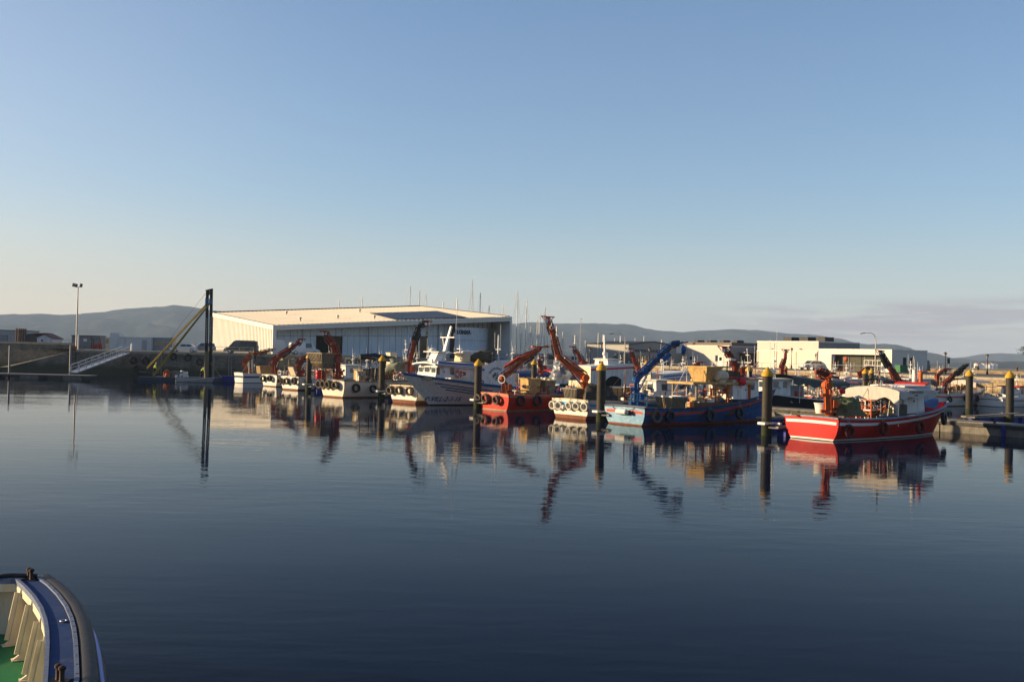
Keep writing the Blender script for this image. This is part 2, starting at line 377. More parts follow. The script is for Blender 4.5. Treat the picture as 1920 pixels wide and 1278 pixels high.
def wall_strip(name, pts, ztop, matl, thick=1.2, zb=-1.5, label=None, coping=True, cop_h=.35):
    o = bpy.data.objects.new(name, None); col.objects.link(o); tag(o, label, 'quay wall')
    o.location = (pts[0][0], pts[0][1], 0); M = Matrix.Translation(o.location)
    # face with uv in metres
    vs_, fs, uv = [], [], []; s_ = 0; S = [0]
    for i in range(len(pts) - 1):
        s_ += (V(pts[i+1]) - V(pts[i])).length; S.append(s_)
    me = bpy.data.meshes.new('masonry_face')
    for i, p in enumerate(pts):
        zt = ztop(p[0], p[1]) if callable(ztop) else ztop
        vs_ += [(p[0], p[1], zb), (p[0], p[1], zt - (cop_h if coping else 0))]; uv += [(S[i], zb), (S[i], zt)]
    n = len(pts)
    # back row
    back = []
    for i, p in enumerate(pts):
        a = V(pts[max(i-1, 0)]); b_ = V(pts[min(i+1, n-1)]); d = (b_ - a).normalized(); nn = V((-d.y, d.x)) * thick
        back.append((p[0] + nn.x, p[1] + nn.y))
    for i, p in enumerate(back):
        zt = vs_[2*i+1][2]; vs_ += [(p[0], p[1], zb), (p[0], p[1], zt)]; uv += [(S[i], zb), (S[i], zt)]
    for i in range(n-1):
        fs.append((2*i, 2*i+2, 2*i+3, 2*i+1))
        k = 2*n; fs.append((k+2*i+1, k+2*i+3, k+2*i+2, k+2*i)); fs.append((2*i+1, 2*i+3, k+2*i+3, k+2*i+1))
    fs.append((0, 1, 2*n+1, 2*n)); e = 2*(n-1); fs.append((e+1, e, 2*n+e, 2*n+e+1))
    me.from_pydata([tuple(V(v) - o.location) for v in vs_], [], fs); ul = me.uv_layers.new()
    for lp in me.loops: ul.data[lp.index].uv = uv[lp.vertex_index]
    me.materials.append(matl); fo = bpy.data.objects.new('masonry_face', me); col.objects.link(fo); fo.parent = o
    if coping:
        cb = MB()
        for i in range(n-1):
            a = V(pts[i]); b_ = V(pts[i+1]); L = (b_ - a).length; k = max(1, int(L / 2.2)); d = (b_-a).normalized(); nn = V((-d.y, d.x))
            for j in range(k):
                p = a + (b_-a) * (j/k) + d*.01; q = a + (b_-a) * ((j+1)/k) - d*.015
                zt = ztop(p.x, p.y) if callable(ztop) else ztop
                pc = [(p - nn*.08), (q - nn*.08), (q + nn*.75), (p + nn*.75)]
                cb.prism([(c.x, c.y, zt - cop_h) for c in pc], (0, 0, cop_h + .03 + .012*((j*7) % 3)))
        cb.build('coping', copm, o, M=M)
    return o
E = edge_pts
gz = lambda x, y: ground_z(x, y)
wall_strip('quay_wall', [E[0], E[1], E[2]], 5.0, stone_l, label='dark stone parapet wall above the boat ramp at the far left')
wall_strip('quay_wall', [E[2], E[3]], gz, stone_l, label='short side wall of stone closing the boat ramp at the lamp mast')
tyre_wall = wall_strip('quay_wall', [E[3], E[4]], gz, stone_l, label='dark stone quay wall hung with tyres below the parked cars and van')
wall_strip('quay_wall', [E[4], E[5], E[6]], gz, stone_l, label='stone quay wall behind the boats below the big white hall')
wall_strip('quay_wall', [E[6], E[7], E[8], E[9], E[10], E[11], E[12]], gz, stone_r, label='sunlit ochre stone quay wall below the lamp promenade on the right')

# ------------------------------------------------------------------ hills, air
hillm = mat('wooded_hillside', (.028, .036, .046), .95, var=.45, scale=.012, grime=.85, gcol=(.12, .105, .07), streak=(.006, .006, .012), spec=0)
def fbm(x, y, z=0.0): return noise.fractal(V((x, y, z)), 1.0, 2.0, 6)
def ridge(name, pts, D, foot, seed, step=8):
    mb = MB(); rows = []; x0, x1 = pts[0][0], pts[-1][0]
    n = int((x1 - x0) / step); cols = []
    for i in range(n + 1):
        px = x0 + (x1 - x0) * i / n
        for a, b_ in zip(pts, pts[1:]):
            if a[0] <= px <= b_[0]:
                k = (px - a[0]) / (b_[0] - a[0]); k2 = k * k * (3 - 2 * k); py = a[1] + (b_[1] - a[1]) * (k * .5 + k2 * .5); break
        cols.append((px, py - 1.3 * fbm(px * .03, seed) - .5 * fbm(px * .2, seed + 3)))
    K = 14
    for k in range(K + 4):
        row = []
        for px, py in cols:
            top = at(px, py, D); hx = top.x / D; hz = max(top.z, 4)
            if k <= K:
                f = k / K; d = foot + (D - foot) * f; z = hz * (f ** 1.25)
                z += hz * .22 * math.sin(math.pi * f) * fbm(px * .012 + f * 2.0, f * 3 + seed, 2)
                z += hz * .05 * math.sin(math.pi * f) * fbm(px * .06 + f * 2.0, f * 9 + seed, 5)
            else:
                f = (k - K) / 3; d = D + (D * .06) * f; z = hz * (1 - f) - 5 * f
            row.append((hx * d, d, z - (3 if k == 0 else 0)))
        rows.append(row)
    mb.grid(rows); return tag(mb.build(name, hillm, smooth=True), kind='structure')
ridge('hills', [(-500,600),(-200,592),(0,590),(60,588),(120,590),(190,585),(240,578),(300,575),(325,571),(350,574),(400,582),(440,586),(470,590),(560,600),(700,612),(860,612),(955,607),(1000,604),(1050,606),(1120,606),(1165,607),(1190,609),(1210,616),(1240,620),(1280,622),(1330,619),(1375,617),(1420,619),(1470,624),(1530,628),(1570,634),(1610,643),(1680,655),(1760,672),(1900,684),(2300,690)], 4600, 3200, 1.0)
ridge('hills', [(1480,640),(1560,641),(1620,645),(1680,645),(1700,650),(1720,658),(1745,661),(1790,671),(1830,675),(1900,678),(2100,684),(2500,690)], 3900, 2700, 7.0)
ridge('hills', [(1600,676),(1700,674),(1760,673),(1800,670),(1840,664),(1870,662),(1920,663),(1980,660),(2100,650),(2400,670),(2700,690)], 5200, 4200, 4.0)
ridge('foothills', [(1700,685),(1760,681),(1800,680),(1850,678),(1900,677),(1960,679),(2100,676),(2500,688)], 2600, 2200, 11.0)
ridge('foothills', [(-500,634),(-200,632),(0,632),(100,635),(200,636),(300,640),(400,645),(500,648),(700,655),(960,660),(1100,664),(1260,668),(1400,671)], 3100, 2600, 15.0)

haze = MB(); haze.bb(-6500, 6500, -200, 5750, -2.5, 380)
hz = bpy.data.materials.new('haze'); hz.use_nodes = True; t = hz.node_tree; t.nodes.clear()
o_ = t.nodes.new('ShaderNodeOutputMaterial'); pv = t.nodes.new('ShaderNodeVolumePrincipled')
pv.inputs['Color'].default_value = (.50, .70, 1.0, 1); pv.inputs['Density'].default_value = 1.05e-4
t.links.new(pv.outputs[0], o_.inputs['Volume'])
tag(haze.build('haze', hz), kind='stuff')

# distant white houses on the far shore
for i, (px, py, d) in enumerate([(1833,683,2150),(1838,682,2180),(1844,683,2150),(1849,682,2200),(1853,684,2140),(1857,682,2190),(1866,684,2150),(108,640,2500),(113,641,2480),(118,640,2520),(124,641,2490)]):
    g = at(px, py, d)
    th = Thing('far_house', None, 'house', (g.x, g.y, 4), .5 + i * .13, 'white houses far across the bay')
    th.o['label'] = ('tiny white house with red roof on the far right-hand shore' if px > 900 else 'tiny pale house glowing on the far left-hand shore below the hill')
    z = g.z - 4 + 1.5
    th.part('wall', MB().bb(-6, 6, -4, 4, -4, z), whiteclean); th.part('roof', MB().prism([(-6.5, -4.6, z), (-6.5, 4.6, z), (-6.5, 0, z + 2.4)], (13, 0, 0)), mat('far_roof_tile', (.35, .13, .08)))

# ------------------------------------------------------------------ the big white hall
u30 = V((math.cos(R(30)), math.sin(R(30)), 0))
hall = Thing('market_hall', 'big white metal market hall with a low sloping roof and LONXA on its front', 'building', (-44.6, 200, 3.9), R(30))
Lh, Wh, h0, sx_, sy_ = 50.8, 44.9, 5.2, .0703, .0744
RZ = lambda x, y: h0 + sx_ * x + sy_ * y
hallw = mat('white_cladding', (.74, .73, .69), .45, var=.05, scale=.4, grime=.18, gcol=(.45, .38, .28), streak=(.6, .6, .15))
roofm = mat('cream_metal_roof', (1.14, 1.0, .72), .5, var=.05, scale=.25, grime=.25, gcol=(.42, .36, .27), streak=(.08, .5, 1))
clad = mat('grey_blue_panels', (.68, .78, .87), .5, .1, var=.10, scale=.3, grime=.2, gcol=(.2, .23, .25))
mb = MB()   # left end wall, standing-seam profile
n = 46; prof = []
for i in range(n):
    a = Wh * i / n; s_ = Wh / n
    prof += [(0, a), (0, a + s_ * .55), (.28, a + s_ * .62), (.28, a + s_ * .93)]
prof.append((0, Wh))
mb.grid([[(x, y, -.6) for x, y in prof], [(x, y, RZ(0, y) - .5) for x, y in prof]])
hall.part('end_wall', mb, hallw)
mb = MB()
for i, (x, y) in enumerate([(0, 0), (Lh, 0)]):
    mb.add([], [])
# white frame round the left wall and along the eaves
fr = MB(); e = .55
fr.prism([(-.35, -.3, RZ(0, 0) - .75), (-.35, Wh, RZ(0, Wh) - .75), (-.35, Wh, RZ(0, Wh) + .12), (-.35, -.3, RZ(0, 0) + .12)], (.34, 0, 0))
fr.bb(-.36, .30, -.32, .35, -.6, RZ(0, 0) - .74)
fr.prism([(-.01, -.32, RZ(0, 0) - .78), (Lh + .4, -.32, RZ(Lh, 0) - .85), (Lh + .4, -.32, RZ(Lh, 0) + .12), (-.01, -.32, RZ(0, 0) + .12)], (0, .3, 0))
fr.bb(Lh - .02, Lh + .42, -.33, .1, -.6, RZ(Lh, 0) - .84)
hall.part('fascia_frame', fr, hallw)
rf = MB()
rows = []
nx = 110
for y in (-.02, 8, 16, 24, 32, Wh):
    rows.append([(Lh * i / nx, y, RZ(Lh * i / nx, y) + (.13 if i % 2 else .2)) for i in range(nx + 1)])
rf.grid(rows)
rf.grid([[(x, y, RZ(x, y) - .35) for x in (0, Lh)] for y in (0, Wh)])
hall.part('roof', rf, roofm)
hall.part('ridge_trim', MB().bar((0, Wh, RZ(0, Wh) + .12), (Lh, Wh, RZ(Lh, Wh) + .12), .3, .5).bar((Lh, .3, RZ(Lh, .3)+.1), (Lh, Wh, RZ(Lh, Wh) + .12), .3, .4), darkm)
hall.part('rear_wall', MB().bb(.35, Lh - .3, Wh - .4, Wh - .1, -.6, RZ(0, Wh) - .4), hallw)
hall.part('side_wall', MB().prism([(Lh, .1, -.6), (Lh, Wh - .4, -.6), (Lh, Wh - .4, RZ(Lh, Wh) - .4), (Lh, .1, RZ(Lh, 0) - .4)], (.38, 0, 0)), clad)
# recessed front wall of panels
mb = MB(); yr = 3.2; doors = [(9.5, 14.6), (30.0, 33.2)]
segs = [(.3, 9.5), (14.6, 30.0), (33.2, 38.5)]
def panels(mb, x0, x1, zlo, zhi_f, y, wd=1.25):
    k = max(1, int((x1 - x0) / wd)); s_ = (x1 - x0) / k
    for i in range(k):
        a = x0 + s_ * i + .03; b_ = x0 + s_ * (i + 1) - .03; zt = min(zhi_f(a), zhi_f(b_))
        zm = 3.35 + .028 * a
        off = .02 * ((i * 7) % 3)
        if zlo < zm: mb.bb(a, b_, y + off, y + .15 + off, zlo, zm - .04)
        k2 = .5 * (a + b_); mb.bb(a, k2 - .02, y + off + .02, y + .17 + off, max(zm, zlo) + .02, zt); mb.bb(k2 + .02, b_, y + off + .05, y + .2 + off, max(zm, zlo) + .02, zt)
for a, b_ in segs: panels(mb, a, b_, -.6, lambda x: RZ(x, yr) - .5, yr)
for a, b_ in doors: panels(mb, a, b_, 3.3 + .028 * a, lambda x: RZ(x, yr) - .5, yr)
hall.part('front_wall', mb, clad)
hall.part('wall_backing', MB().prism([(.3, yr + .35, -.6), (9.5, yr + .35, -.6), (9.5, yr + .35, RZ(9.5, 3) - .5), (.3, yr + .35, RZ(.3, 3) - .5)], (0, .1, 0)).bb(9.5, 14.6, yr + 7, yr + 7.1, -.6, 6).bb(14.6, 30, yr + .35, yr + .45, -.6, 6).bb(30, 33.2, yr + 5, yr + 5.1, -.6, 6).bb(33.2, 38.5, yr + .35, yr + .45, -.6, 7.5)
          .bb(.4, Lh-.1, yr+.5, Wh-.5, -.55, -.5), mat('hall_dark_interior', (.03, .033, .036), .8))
# curved portal with the sign
mb = MB(); nC = 22; rows0 = []; rows1 = []; rows2 = []
cv = []
for i in range(nC + 1):
    f = i / nC; x = 38.6 + 9.4 * f; y = 1.1 + 3.2 * f ** 3.2; cv.append((x, y))
for i in range(nC):
    (xa, ya), (xb, yb) = cv[i], cv[i+1]; g_ = .03
    for z0, z1 in ((-.6, 3.6), (3.66, 6.3)):
        mb.add([(xa + g_, ya, z0), (xb - g_, yb, z0), (xb - g_, yb, z1), (xa + g_, ya, z1), (xa + g_, ya + .2, z0), (xb - g_, yb + .2, z0), (xb - g_, yb + .2, z1), (xa + g_, ya + .2, z1)], [(0,1,2,3),(7,6,5,4),(3,2,6,7),(0,3,7,4),(1,5,6,2)])
hall.part('curved_wall', mb, clad)
hall.part('wall_backing', MB().add([(x, y + .22, z) for z in (-.6, 6.28) for x, y in cv] , [(i, i+1, nC+2+i, nC+1+i) for i in range(nC)]).bb(38.5, 38.6, 1.1, yr + .4, -.6, RZ(38, 2) - .5), darkm)
gl = MB(); gl.bb(38.6, 49.5, 4.4, 4.5, 6.3, RZ(38.6, 4) - .45); hall.part('clerestory_glass', gl, mat('lit_clerestory', (.16, .13, .09), .2, spec=.6))
gb = MB()
for i in range(10): gb.bb(39 + i * 1.1, 39.08 + i * 1.1, 4.3, 4.38, 6.3, RZ(39, 4) - .45)
gb.bb(38.6, 49.5, 4.2, 4.28, 6.95, 7.0); hall.part('glazing_bar', gb, darkm)
sofm = mat('timber_soffit', (.40, .29, .17), .7, var=.15)
hall.part('soffit', MB().add([(38.6, .0, RZ(38.6, 0) - .5), (Lh, .0, RZ(Lh, 0) - .5), (Lh, 4.6, RZ(Lh, 4.6) - .5), (38.6, 4.6, RZ(38.6, 4.6) - .5)], [(0,1,2,3)]), sofm)

def text_mesh(body, size, matl, parent, M, name='lettering', ext=.02, bold=0.0, shear=0.0, fn=None, spacing=1.0, align='LEFT'):
    cu = bpy.data.curves.new('lettering', 'FONT'); cu.body = body; cu.size = size; cu.extrude = 0 if fn else ext; cu.offset = bold; cu.shear = shear; cu.space_character = spacing; cu.align_x = align
    ob = bpy.data.objects.new('lettering', cu); col.objects.link(ob)
    bpy.context.view_layer.update()
    me = bpy.data.meshes.new_from_object(ob.evaluated_get(bpy.context.evaluated_depsgraph_get()))
    bpy.data.objects.remove(ob)
    if fn:
        for v in me.vertices: v.co = fn(v.co.x, v.co.y)
    else: me.transform(M)
    me.materials.clear(); me.materials.append(matl)
    o = bpy.data.objects.new(name, me); col.objects.link(o); o.parent = parent; return o
TX = Matrix.Rotation(R(90), 4, 'X')
signm = mat('dark_sign_letters', (.03, .045, .07), .5)
text_mesh('LONXA', 1.12, signm, hall.o, Matrix.Translation((38.9, .98, 4.9)) @ TX @ Matrix.Scale(.82, 4, (1, 0, 0)), bold=.05, ext=.06)
# door contents: frame
hall.part('door_frame', MB().bb(9.35, 9.5, yr - .1, yr + .4, -.6, 3.55).bb(14.6, 14.75, yr - .1, yr + .4, -.6, 3.55).bb(9.35, 14.75, yr - .1, yr + .4, 3.55, 3.7), darkm)
hall.part('door_frame', MB().bb(29.9, 30.05, yr - .08, yr + .4, -.6, 4.1).bb(33.15, 33.3, yr - .08, yr + .4, -.6, 4.1).bb(29.9, 33.3, yr - .08, yr + .4, 4.1, 4.22), darkm)
for x in (6.5, 20.2, 35.6): hall.part('downpipe', MB().bb(x, x + .14, yr - .16, yr - .03, -.6, RZ(x, 3) - .55), steel)
hall.part('gutter', MB().bar((-.1, -.42, RZ(0, 0) - .12), (Lh + .3, -.42, RZ(Lh, 0) - .12), .16, .18), alu)
for x, y in ((8, 9), (17, 12), (23, 7), (29, 30), (12, 30)): hall.part('roof_vent', MB().lathe([(.18, 0), (.18, .5), (.34, .55), (.3, .75)], (x, y, RZ(x, y) + .1), 10), steel)
hall.part('plinth', MB().bb(-.06, 0.0, .4, Wh - .4, -.6, .25), conc)
# solar panels lying on the roof
def roofpt(px, py):
    a = hall.Mi @ CAM; b_ = hall.Mi.to_3x3() @ ray(px, py)
    t_ = (h0 + .3 + sx_ * a.x + sy_ * a.y - a.z) / (b_.z - sx_ * b_.x - sy_ * b_.y); return a + b_ * t_
TL, TR, BR, BL = roofpt(692, 587), roofpt(820, 583), roofpt(874, 594.5), roofpt(739, 599)
pvm = mat('solar_cells', (.012, .020, .05), .45, .0, var=.3, scale=1.5, spec=.2)
for i in range(9):
    a, b_ = i / 9 + .007, (i + 1) / 9 - .007
    P_ = [BL.lerp(BR, a), BL.lerp(BR, b_), TL.lerp(TR, b_), TL.lerp(TR, a)]
    pn = hall.part('solar_panel', MB().prism(P_, (0, 0, .06)), pvm)
    for k in range(1, 5): hall.part('panel_rail', MB().bar(P_[0].lerp(P_[3], k/5) + V((0,0,.08)), P_[1].lerp(P_[2], k/5) + V((0,0,.08)), .07, .02), alu, parent=pn)

# ------------------------------------------------------------------ generic bits
def quick(name, label, cat, mb, matl, loc=(0, 0, 0), rz=0.0, group=None, smooth=False):
    o = mb.build(name, matl, None, smooth); o.location = loc; o.rotation_euler = (0, 0, rz); return tag(o, label, cat, group)

PR = [(-.5, 0), (-.5, .1)]
def make_pile(px, wl, label, kind='front', r=.33, top=4.6, ring=True, py_top=None):
    g = ground(px, wl)
    t_ = Thing('mooring_pile', label, 'mooring pile', (g.x, g.y, 0), 0, 'steel mooring piles with yellow cones')
    if py_top: top = at(px, py_top, g.y).z
    pm = mat('pile_steel', (.055, .048, .038), .55, .3, var=.35, scale=1.2, grime=.5, gcol=(.10, .075, .04), streak=(2.5, 2.5, .35))
    rl_ = random.Random(int(px)); t_.o.rotation_euler = (R(rl_.uniform(-.5, .5)), R(rl_.uniform(-.5, .5)), rl_.uniform(0, 6)); wz = rl_.uniform(.55, 1.3)
    t_.part('shaft', MB().lathe([(r, -2), (r, top - .62)], n=24), pm, smooth=True)
    t_.part('weed_band', MB().lathe([(r + .012, -1), (r + .015, wz * .5), (r + .004, wz)], n=24), mat('green_weed', (.03, .04, .012), .9, var=.5, scale=6, bump=.6), smooth=True)
    t_.part('cap', MB().lathe([(r + .06, top - .64), (r + .07, top - .5), (r + .02, top - .42), (.05, top - .03), (0, top)], n=20), yellowm, smooth=True)
    return t_, g
FD = V((math.cos(R(35)), math.sin(R(35)), 0)); FP = V((FD.y, -FD.x, 0))
def finger(px, wl, label, Lf=12.5, side=.75, ringlab=None):
    g = ground(px, wl)
    o = V((g.x, g.y, 0)) + FP * side
    t_ = Thing('finger_pontoon', label, 'pontoon', tuple(o), R(35), 'finger pontoons between the boats')
    t_.part('deck', MB().bb(-.2, Lf, -.42, .42, .52, .66), greyw)
    for i in range(7):
        x = .6 + i * Lf / 7; t_.part('float', MB().bb(x, x + 1.15, -.36, .36, -.25, .48), blueb)
    cx = -side * FP.dot(V((math.sin(R(35)), -math.cos(R(35)), 0)))
    c = t_.Mi @ V((g.x, g.y, .82))
    t_.part('pile_guide', MB().torus(c, (0, 0, 1), .46, .07, 20, 6).bb(c.x - .75, c.x - .38, c.y - .5, c.y + .12, .74, .9).bb(c.x + .3, c.x + .5, -.1, c.y, .74, .88), whiteb)
    for x_, y_ in ((2, -.38), (7, -.38), (4.5, .3)): t_.part('cleat', MB().bb(x_, x_ + .3, y_, y_ + .08, .66, .78), darkm)
    return t_

pile_rows = [(475, 713.7, 657, 'steel pile with yellow cone at the far left end of the front row'),
             (578, 733, 661, 'steel pile with yellow cone left of the slatted hopper boat'),
             (715, 747.5, 665, 'steel pile with yellow cone between the wooden box boat and the striped trawler'),
             (895, 766, 672, 'steel pile with yellow cone in front of the white trawler beside its lifebuoy'),
             (1126, 791, 678, 'steel pile with yellow cone between the white boat and the blue boat'),
             (1437, 816, 687, 'tallest steel pile with yellow cone left of the red transom boat')]
for px, wl, tp, lb in pile_rows:
    make_pile(px, wl, lb, py_top=tp)
fl = ['between the two leftmost white boats', 'left of the slatted hopper boat', 'left of the trawler bow',
      'between the trawler and the low red boat', 'between the white tyre boat and the blue boat', 'between the blue boat and the nearest red boat']
for (px, wl, tp, lb), s_, L_ in zip(pile_rows, fl, (11, 11, 11, 11, 12, 12)):
    finger(px, wl, 'narrow grey finger pontoon on blue floats ' + s_, L_)
# piles further back
back = [(1893, 797, 694, .33, 'steel pile with yellow cone beside the pontoon walkway at the right edge'), (1817, 782, 692, .33, 'steel pile with yellow cone in front of the canvas boat on the right'),
        (1621, 757, 690, .33, 'left one of the close pair of yellow-coned piles before the portico building'), (1633, 752, 690, .30, 'right one of the close pair of yellow-coned piles before the portico building'),
        (1403, 762, 684, .33, 'steel pile with yellow cone in front of the dark doorway building'), (1000, 742, 673, .33, 'dark pile with yellow cone behind the small red boat'),
        (1211, 738, 675, .3, 'small far pile with yellow cone left of the blue crane arm'), (1472, 735, 684, .3, 'small far pile with yellow cone behind the grey cabin boat')]
for px, wl, tp, r, lb in back: make_pile(px, wl, lb, r=r, py_top=tp)

# ------------------------------------------------------------------ boats
class Boat(Thing):
    def __init__(s, name, label, cat, corner, head, L, B, tr=.86, fs=1.4, fb=2.3, hull=white, bottom=antif, rake=1.1, group='fishing boats moored in the harbour', dip=.15, bow_to_camera=None, full=2.0, kb=.66, inner=None, rail=None, deckmat=None, dz=.6, bottom_z=.12, tz=.12):
        th = R(head)
        if corner is not None:
            g = ground(*corner)
            off = V((-math.sin(th), math.cos(th), 0)) * (B / 2 * tr * .93)
            o = V((g.x, g.y, 0)) + off
        else:
            g = ground(*bow_to_camera); o = V((g.x, g.y, 0)) - V((math.cos(th), math.sin(th), 0)) * L * .985
        super().__init__(name, label, cat, tuple(o), th, group)
        s.L, s.B, s.tr, s.fs, s.fb, s.rake, s.dip, s.full, s.kb, s.dz = L, B, tr, fs, fb, rake, dip, full, kb, dz
        s.zb = -.4
        T = [0, .03, .08, .15, .23, .32, .42, .52, .62, .71, .79, .86, .92, .96, .985, 1.0]; S = [(k / 22) ** 1.15 for k in range(23)]
        s.T = T
        mb = MB()
        for sd_ in (-1, 1): mb.grid([[s.P(t, q, sd_) for q in S] for t in T])
        mb.grid([[s.TP(k / 6 - 1 if False else -1 + 2 * k / 8, q) for k in range(9)] for q in S])
        inn = .10
        iw = MB()
        for sd_ in (-1, 1):
            iw.grid([[s.P(t, 1, sd_, -.02), s.P(t, 1, sd_, -inn)] + [s.P(t, s.zq(t, s.zs(t) - dz * k / 4), sd_, -inn - .005 * k) for k in (1, 2, 3, 4)] for t in T[:-1]])
        iw.grid([[V((inn * .7, y * (s.bt(0) - inn), z)) for y in (-1, 0, 1)] for z in (s.zs(0), s.zs(0) - dz)])
        s.hull = s.part('hull', mb, hull, smooth=True)
        s.part('bulwark_lining', iw, inner or hull, smooth=True)
        dk = MB(); dk.grid([[V((max(s.I(t, 1, -inn).x, inn), y * s.I(t, 1, -inn).y, s.zs(t) - dz)) for y in (-1, -.5, 0, .5, 1)] for t in T[:-1]])
        s.part('deck', dk, deckmat or deckm)
        s.band('bottom_paint', lambda t: (s.zb, bottom_z), bottom, .014, k=8)
        g_ = MB(); rl = rail or hull; A = []
        for sd_ in (-1, 1):
            A.append([[s.P(t, 1, sd_, .07) + V((0, 0, -.03)), s.P(t, 1, sd_, .07) + V((0, 0, .06)), s.P(t, 1, sd_, -.13) + V((0, 0, .07)), s.P(t, 1, sd_, -.13) + V((0, 0, -.02))] for t in T])
            g_.grid(A[-1], closed=True)
        tt = [-1 + 2 * k / 8 for k in range(9)]
        g_.grid([[s.TP(k, 1) + V((-.06, 0, -.03)), s.TP(k, 1) + V((-.06, 0, .062)), s.TP(k, 1) + V((.15, 0, .072)), s.TP(k, 1) + V((.15, 0, -.02))] for k in tt], closed=True)
        s.part('gunwale', g_, rl)
    def bt(s, t):
        if t < .42: f = s.tr + (1 - s.tr) * math.sin(math.pi / 2 * t / .42)
        else: f = max(0, 1 - ((t - .42) / .58) ** s.full)
        return s.B / 2 * f
    def zs(s, t): return s.fs + (s.fb - s.fs) * t ** 2.2 - s.dip * 4 * t * (1 - t)
    def P(s, t, q, sd_, off=0.0):
        zs = s.zs(t); z = s.zb + (zs - s.zb) * q; b = s.bt(t)
        k = s.kb * (1 - t ** 2 * .75)
        f1 = (1 - (1 - min(q, 1)) ** 2.2) ** .7; f2 = q ** (.55 + .5 * t); m_ = min(1, t / .55)
        y = b * (k + (1 - k) * (f1 * (1 - m_) + f2 * m_)) + off * (1 if b > .05 else .3)
        x = t * s.L * .985 + s.rake * (q - .25) * t ** 4 * 1.15
        return V((x, max(y, 0.0) * sd_, z))
    def I(s, t, sd_, off):
        return s.P(t, s.zq(t, s.zs(t) - s.dz), sd_, off - .02)
    def TP(s, u, q, off=0.0):
        """point of the transom, u from -1 (starboard) to 1 (port)"""
        p = s.P(0, q, 1); zs = p.z
        crown = .06 * (1 - u * u) * (1 if q > .99 else q)
        return V((-.10 * (1 - u * u) - .12 * q - off + .12 * abs(u) ** 6 * q * 0, p.y * u, zs + crown))
    def zq(s, t, z): return (z - s.zb) / (s.zs(t) - s.zb)
    def band(s, name, zf, matl, off=.02, sides=True, transom=True, t0=0.0, t1=1.0, k=4, um=1.0):
        mb = MB(); T = [t for t in s.T if t0 <= t <= t1]
        if t0 not in T: T = [t0] + T
        if t1 not in T: T = T + [t1]
        if sides:
            for sd_ in (-1, 1):
                mb.grid([[s.P(t, s.zq(t, zf(t)[0]) + (s.zq(t, zf(t)[1]) - s.zq(t, zf(t)[0])) * j / k, sd_, off) for j in range(k + 1)] for t in T])
        if transom:
            a, b_ = zf(0)
            mb.grid([[s.TP((-1 + i / 4) * um, s.zq(0, a) + (s.zq(0, b_) - s.zq(0, a)) * j / k, off + .003) for i in range(9)] for j in range(k + 1)])
        return s.part(name, mb, matl, smooth=True)
    def tyre_side(s, t, z, sd_=-1, Ro=.42, w_=.24, matl=None):
        rt = random.Random(int(t * 1000) + int(s.L * 7)); z += rt.uniform(-.08, .06); Ro *= rt.uniform(.93, 1.06)
        q = s.zq(t, z); p = s.P(t, q, sd_); a = s.P(t + .02, q, sd_) - p; nn = V((a.y, -a.x, 0)).normalized() if sd_ < 0 else V((-a.y, a.x, 0)).normalized()
        up = s.P(t, 1, sd_, .05)
        c = p + nn * (w_ * .5 + .05)
        c.y = min(c.y, up.y - w_ * .3) if sd_ < 0 else max(c.y, up.y + w_ * .3)
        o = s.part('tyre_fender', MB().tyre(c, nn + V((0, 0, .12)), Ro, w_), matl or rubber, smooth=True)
        s.part('rope', MB().tube([c + V((.12, 0, Ro * .8)), up + V((.05, 0, .08))], .014, 5).tube([c + V((-.12, 0, Ro * .8)), up + V((-.05, 0, .08))], .014, 5), ropem, parent=o)
    def tyre_back(s, u, z, Ro=.4, w_=.24, matl=None):
        w_ *= 1.35; rt = random.Random(int(u * 100) + int(s.L * 7)); z += rt.uniform(-.06, .05); Ro *= rt.uniform(.92, 1.05)
        p = s.TP(u, s.zq(0, z)); c = p + V((-(w_ * .5 + .06), 0, 0)); up = s.TP(u, 1) + V((-.06, 0, .07))
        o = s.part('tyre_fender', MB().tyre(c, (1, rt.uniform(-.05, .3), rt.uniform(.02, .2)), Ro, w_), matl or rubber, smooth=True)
        s.part('rope', MB().tube([c + V((0, .08, Ro * .8)), up], .014, 5).tube([c + V((0, -.1, Ro * .8)), up], .014, 5), ropem, parent=o)
    def cabin(s, x0, x1, hw, z0, z1, wall=white, roofm_=None, over=.18, slant=.12, wins=(), rb=.07, door=None, name='wheelhouse', frontslant=0.0, rx=0.0):
        if x1 / s.L > .66: z0 = max(z0, s.zs(min(.95, x1 / s.L)) - .22)
        mb = MB(); zt = z1
        P = [(x0, -hw, z0), (x1, -hw * .92, z0), (x1, hw * .92, z0), (x0, hw, z0), (x0 + rx, -hw * .95, zt), (x1 - frontslant, -hw * .88, zt), (x1 - frontslant, hw * .88, zt), (x0 + rx, hw * .95, zt)]
        mb.add(P, [(0,3,2,1),(4,5,6,7),(0,1,5,4),(1,2,6,5),(2,3,7,6),(3,0,4,7)])
        c = s.part(name, mb, wall)
        rmb = MB(); xa, xb, wy = x0 + rx - over, x1 - frontslant + over, hw + over * .6
        rmb.grid([[(x, y * wy, zt + .01 + rb * (1 - y * y) + th_) for y in (-1, -.8, 0, .8, 1)] for x, th_ in ((xa, 0), (xa + .1, .08), (xb - .1, .08), (xb, 0))])
        rmb.bb(xa + .01, xb - .01, -wy + .01, wy - .01, zt + .002, zt + .04)
        s.part('roof', rmb, roofm_ or wall, parent=c)
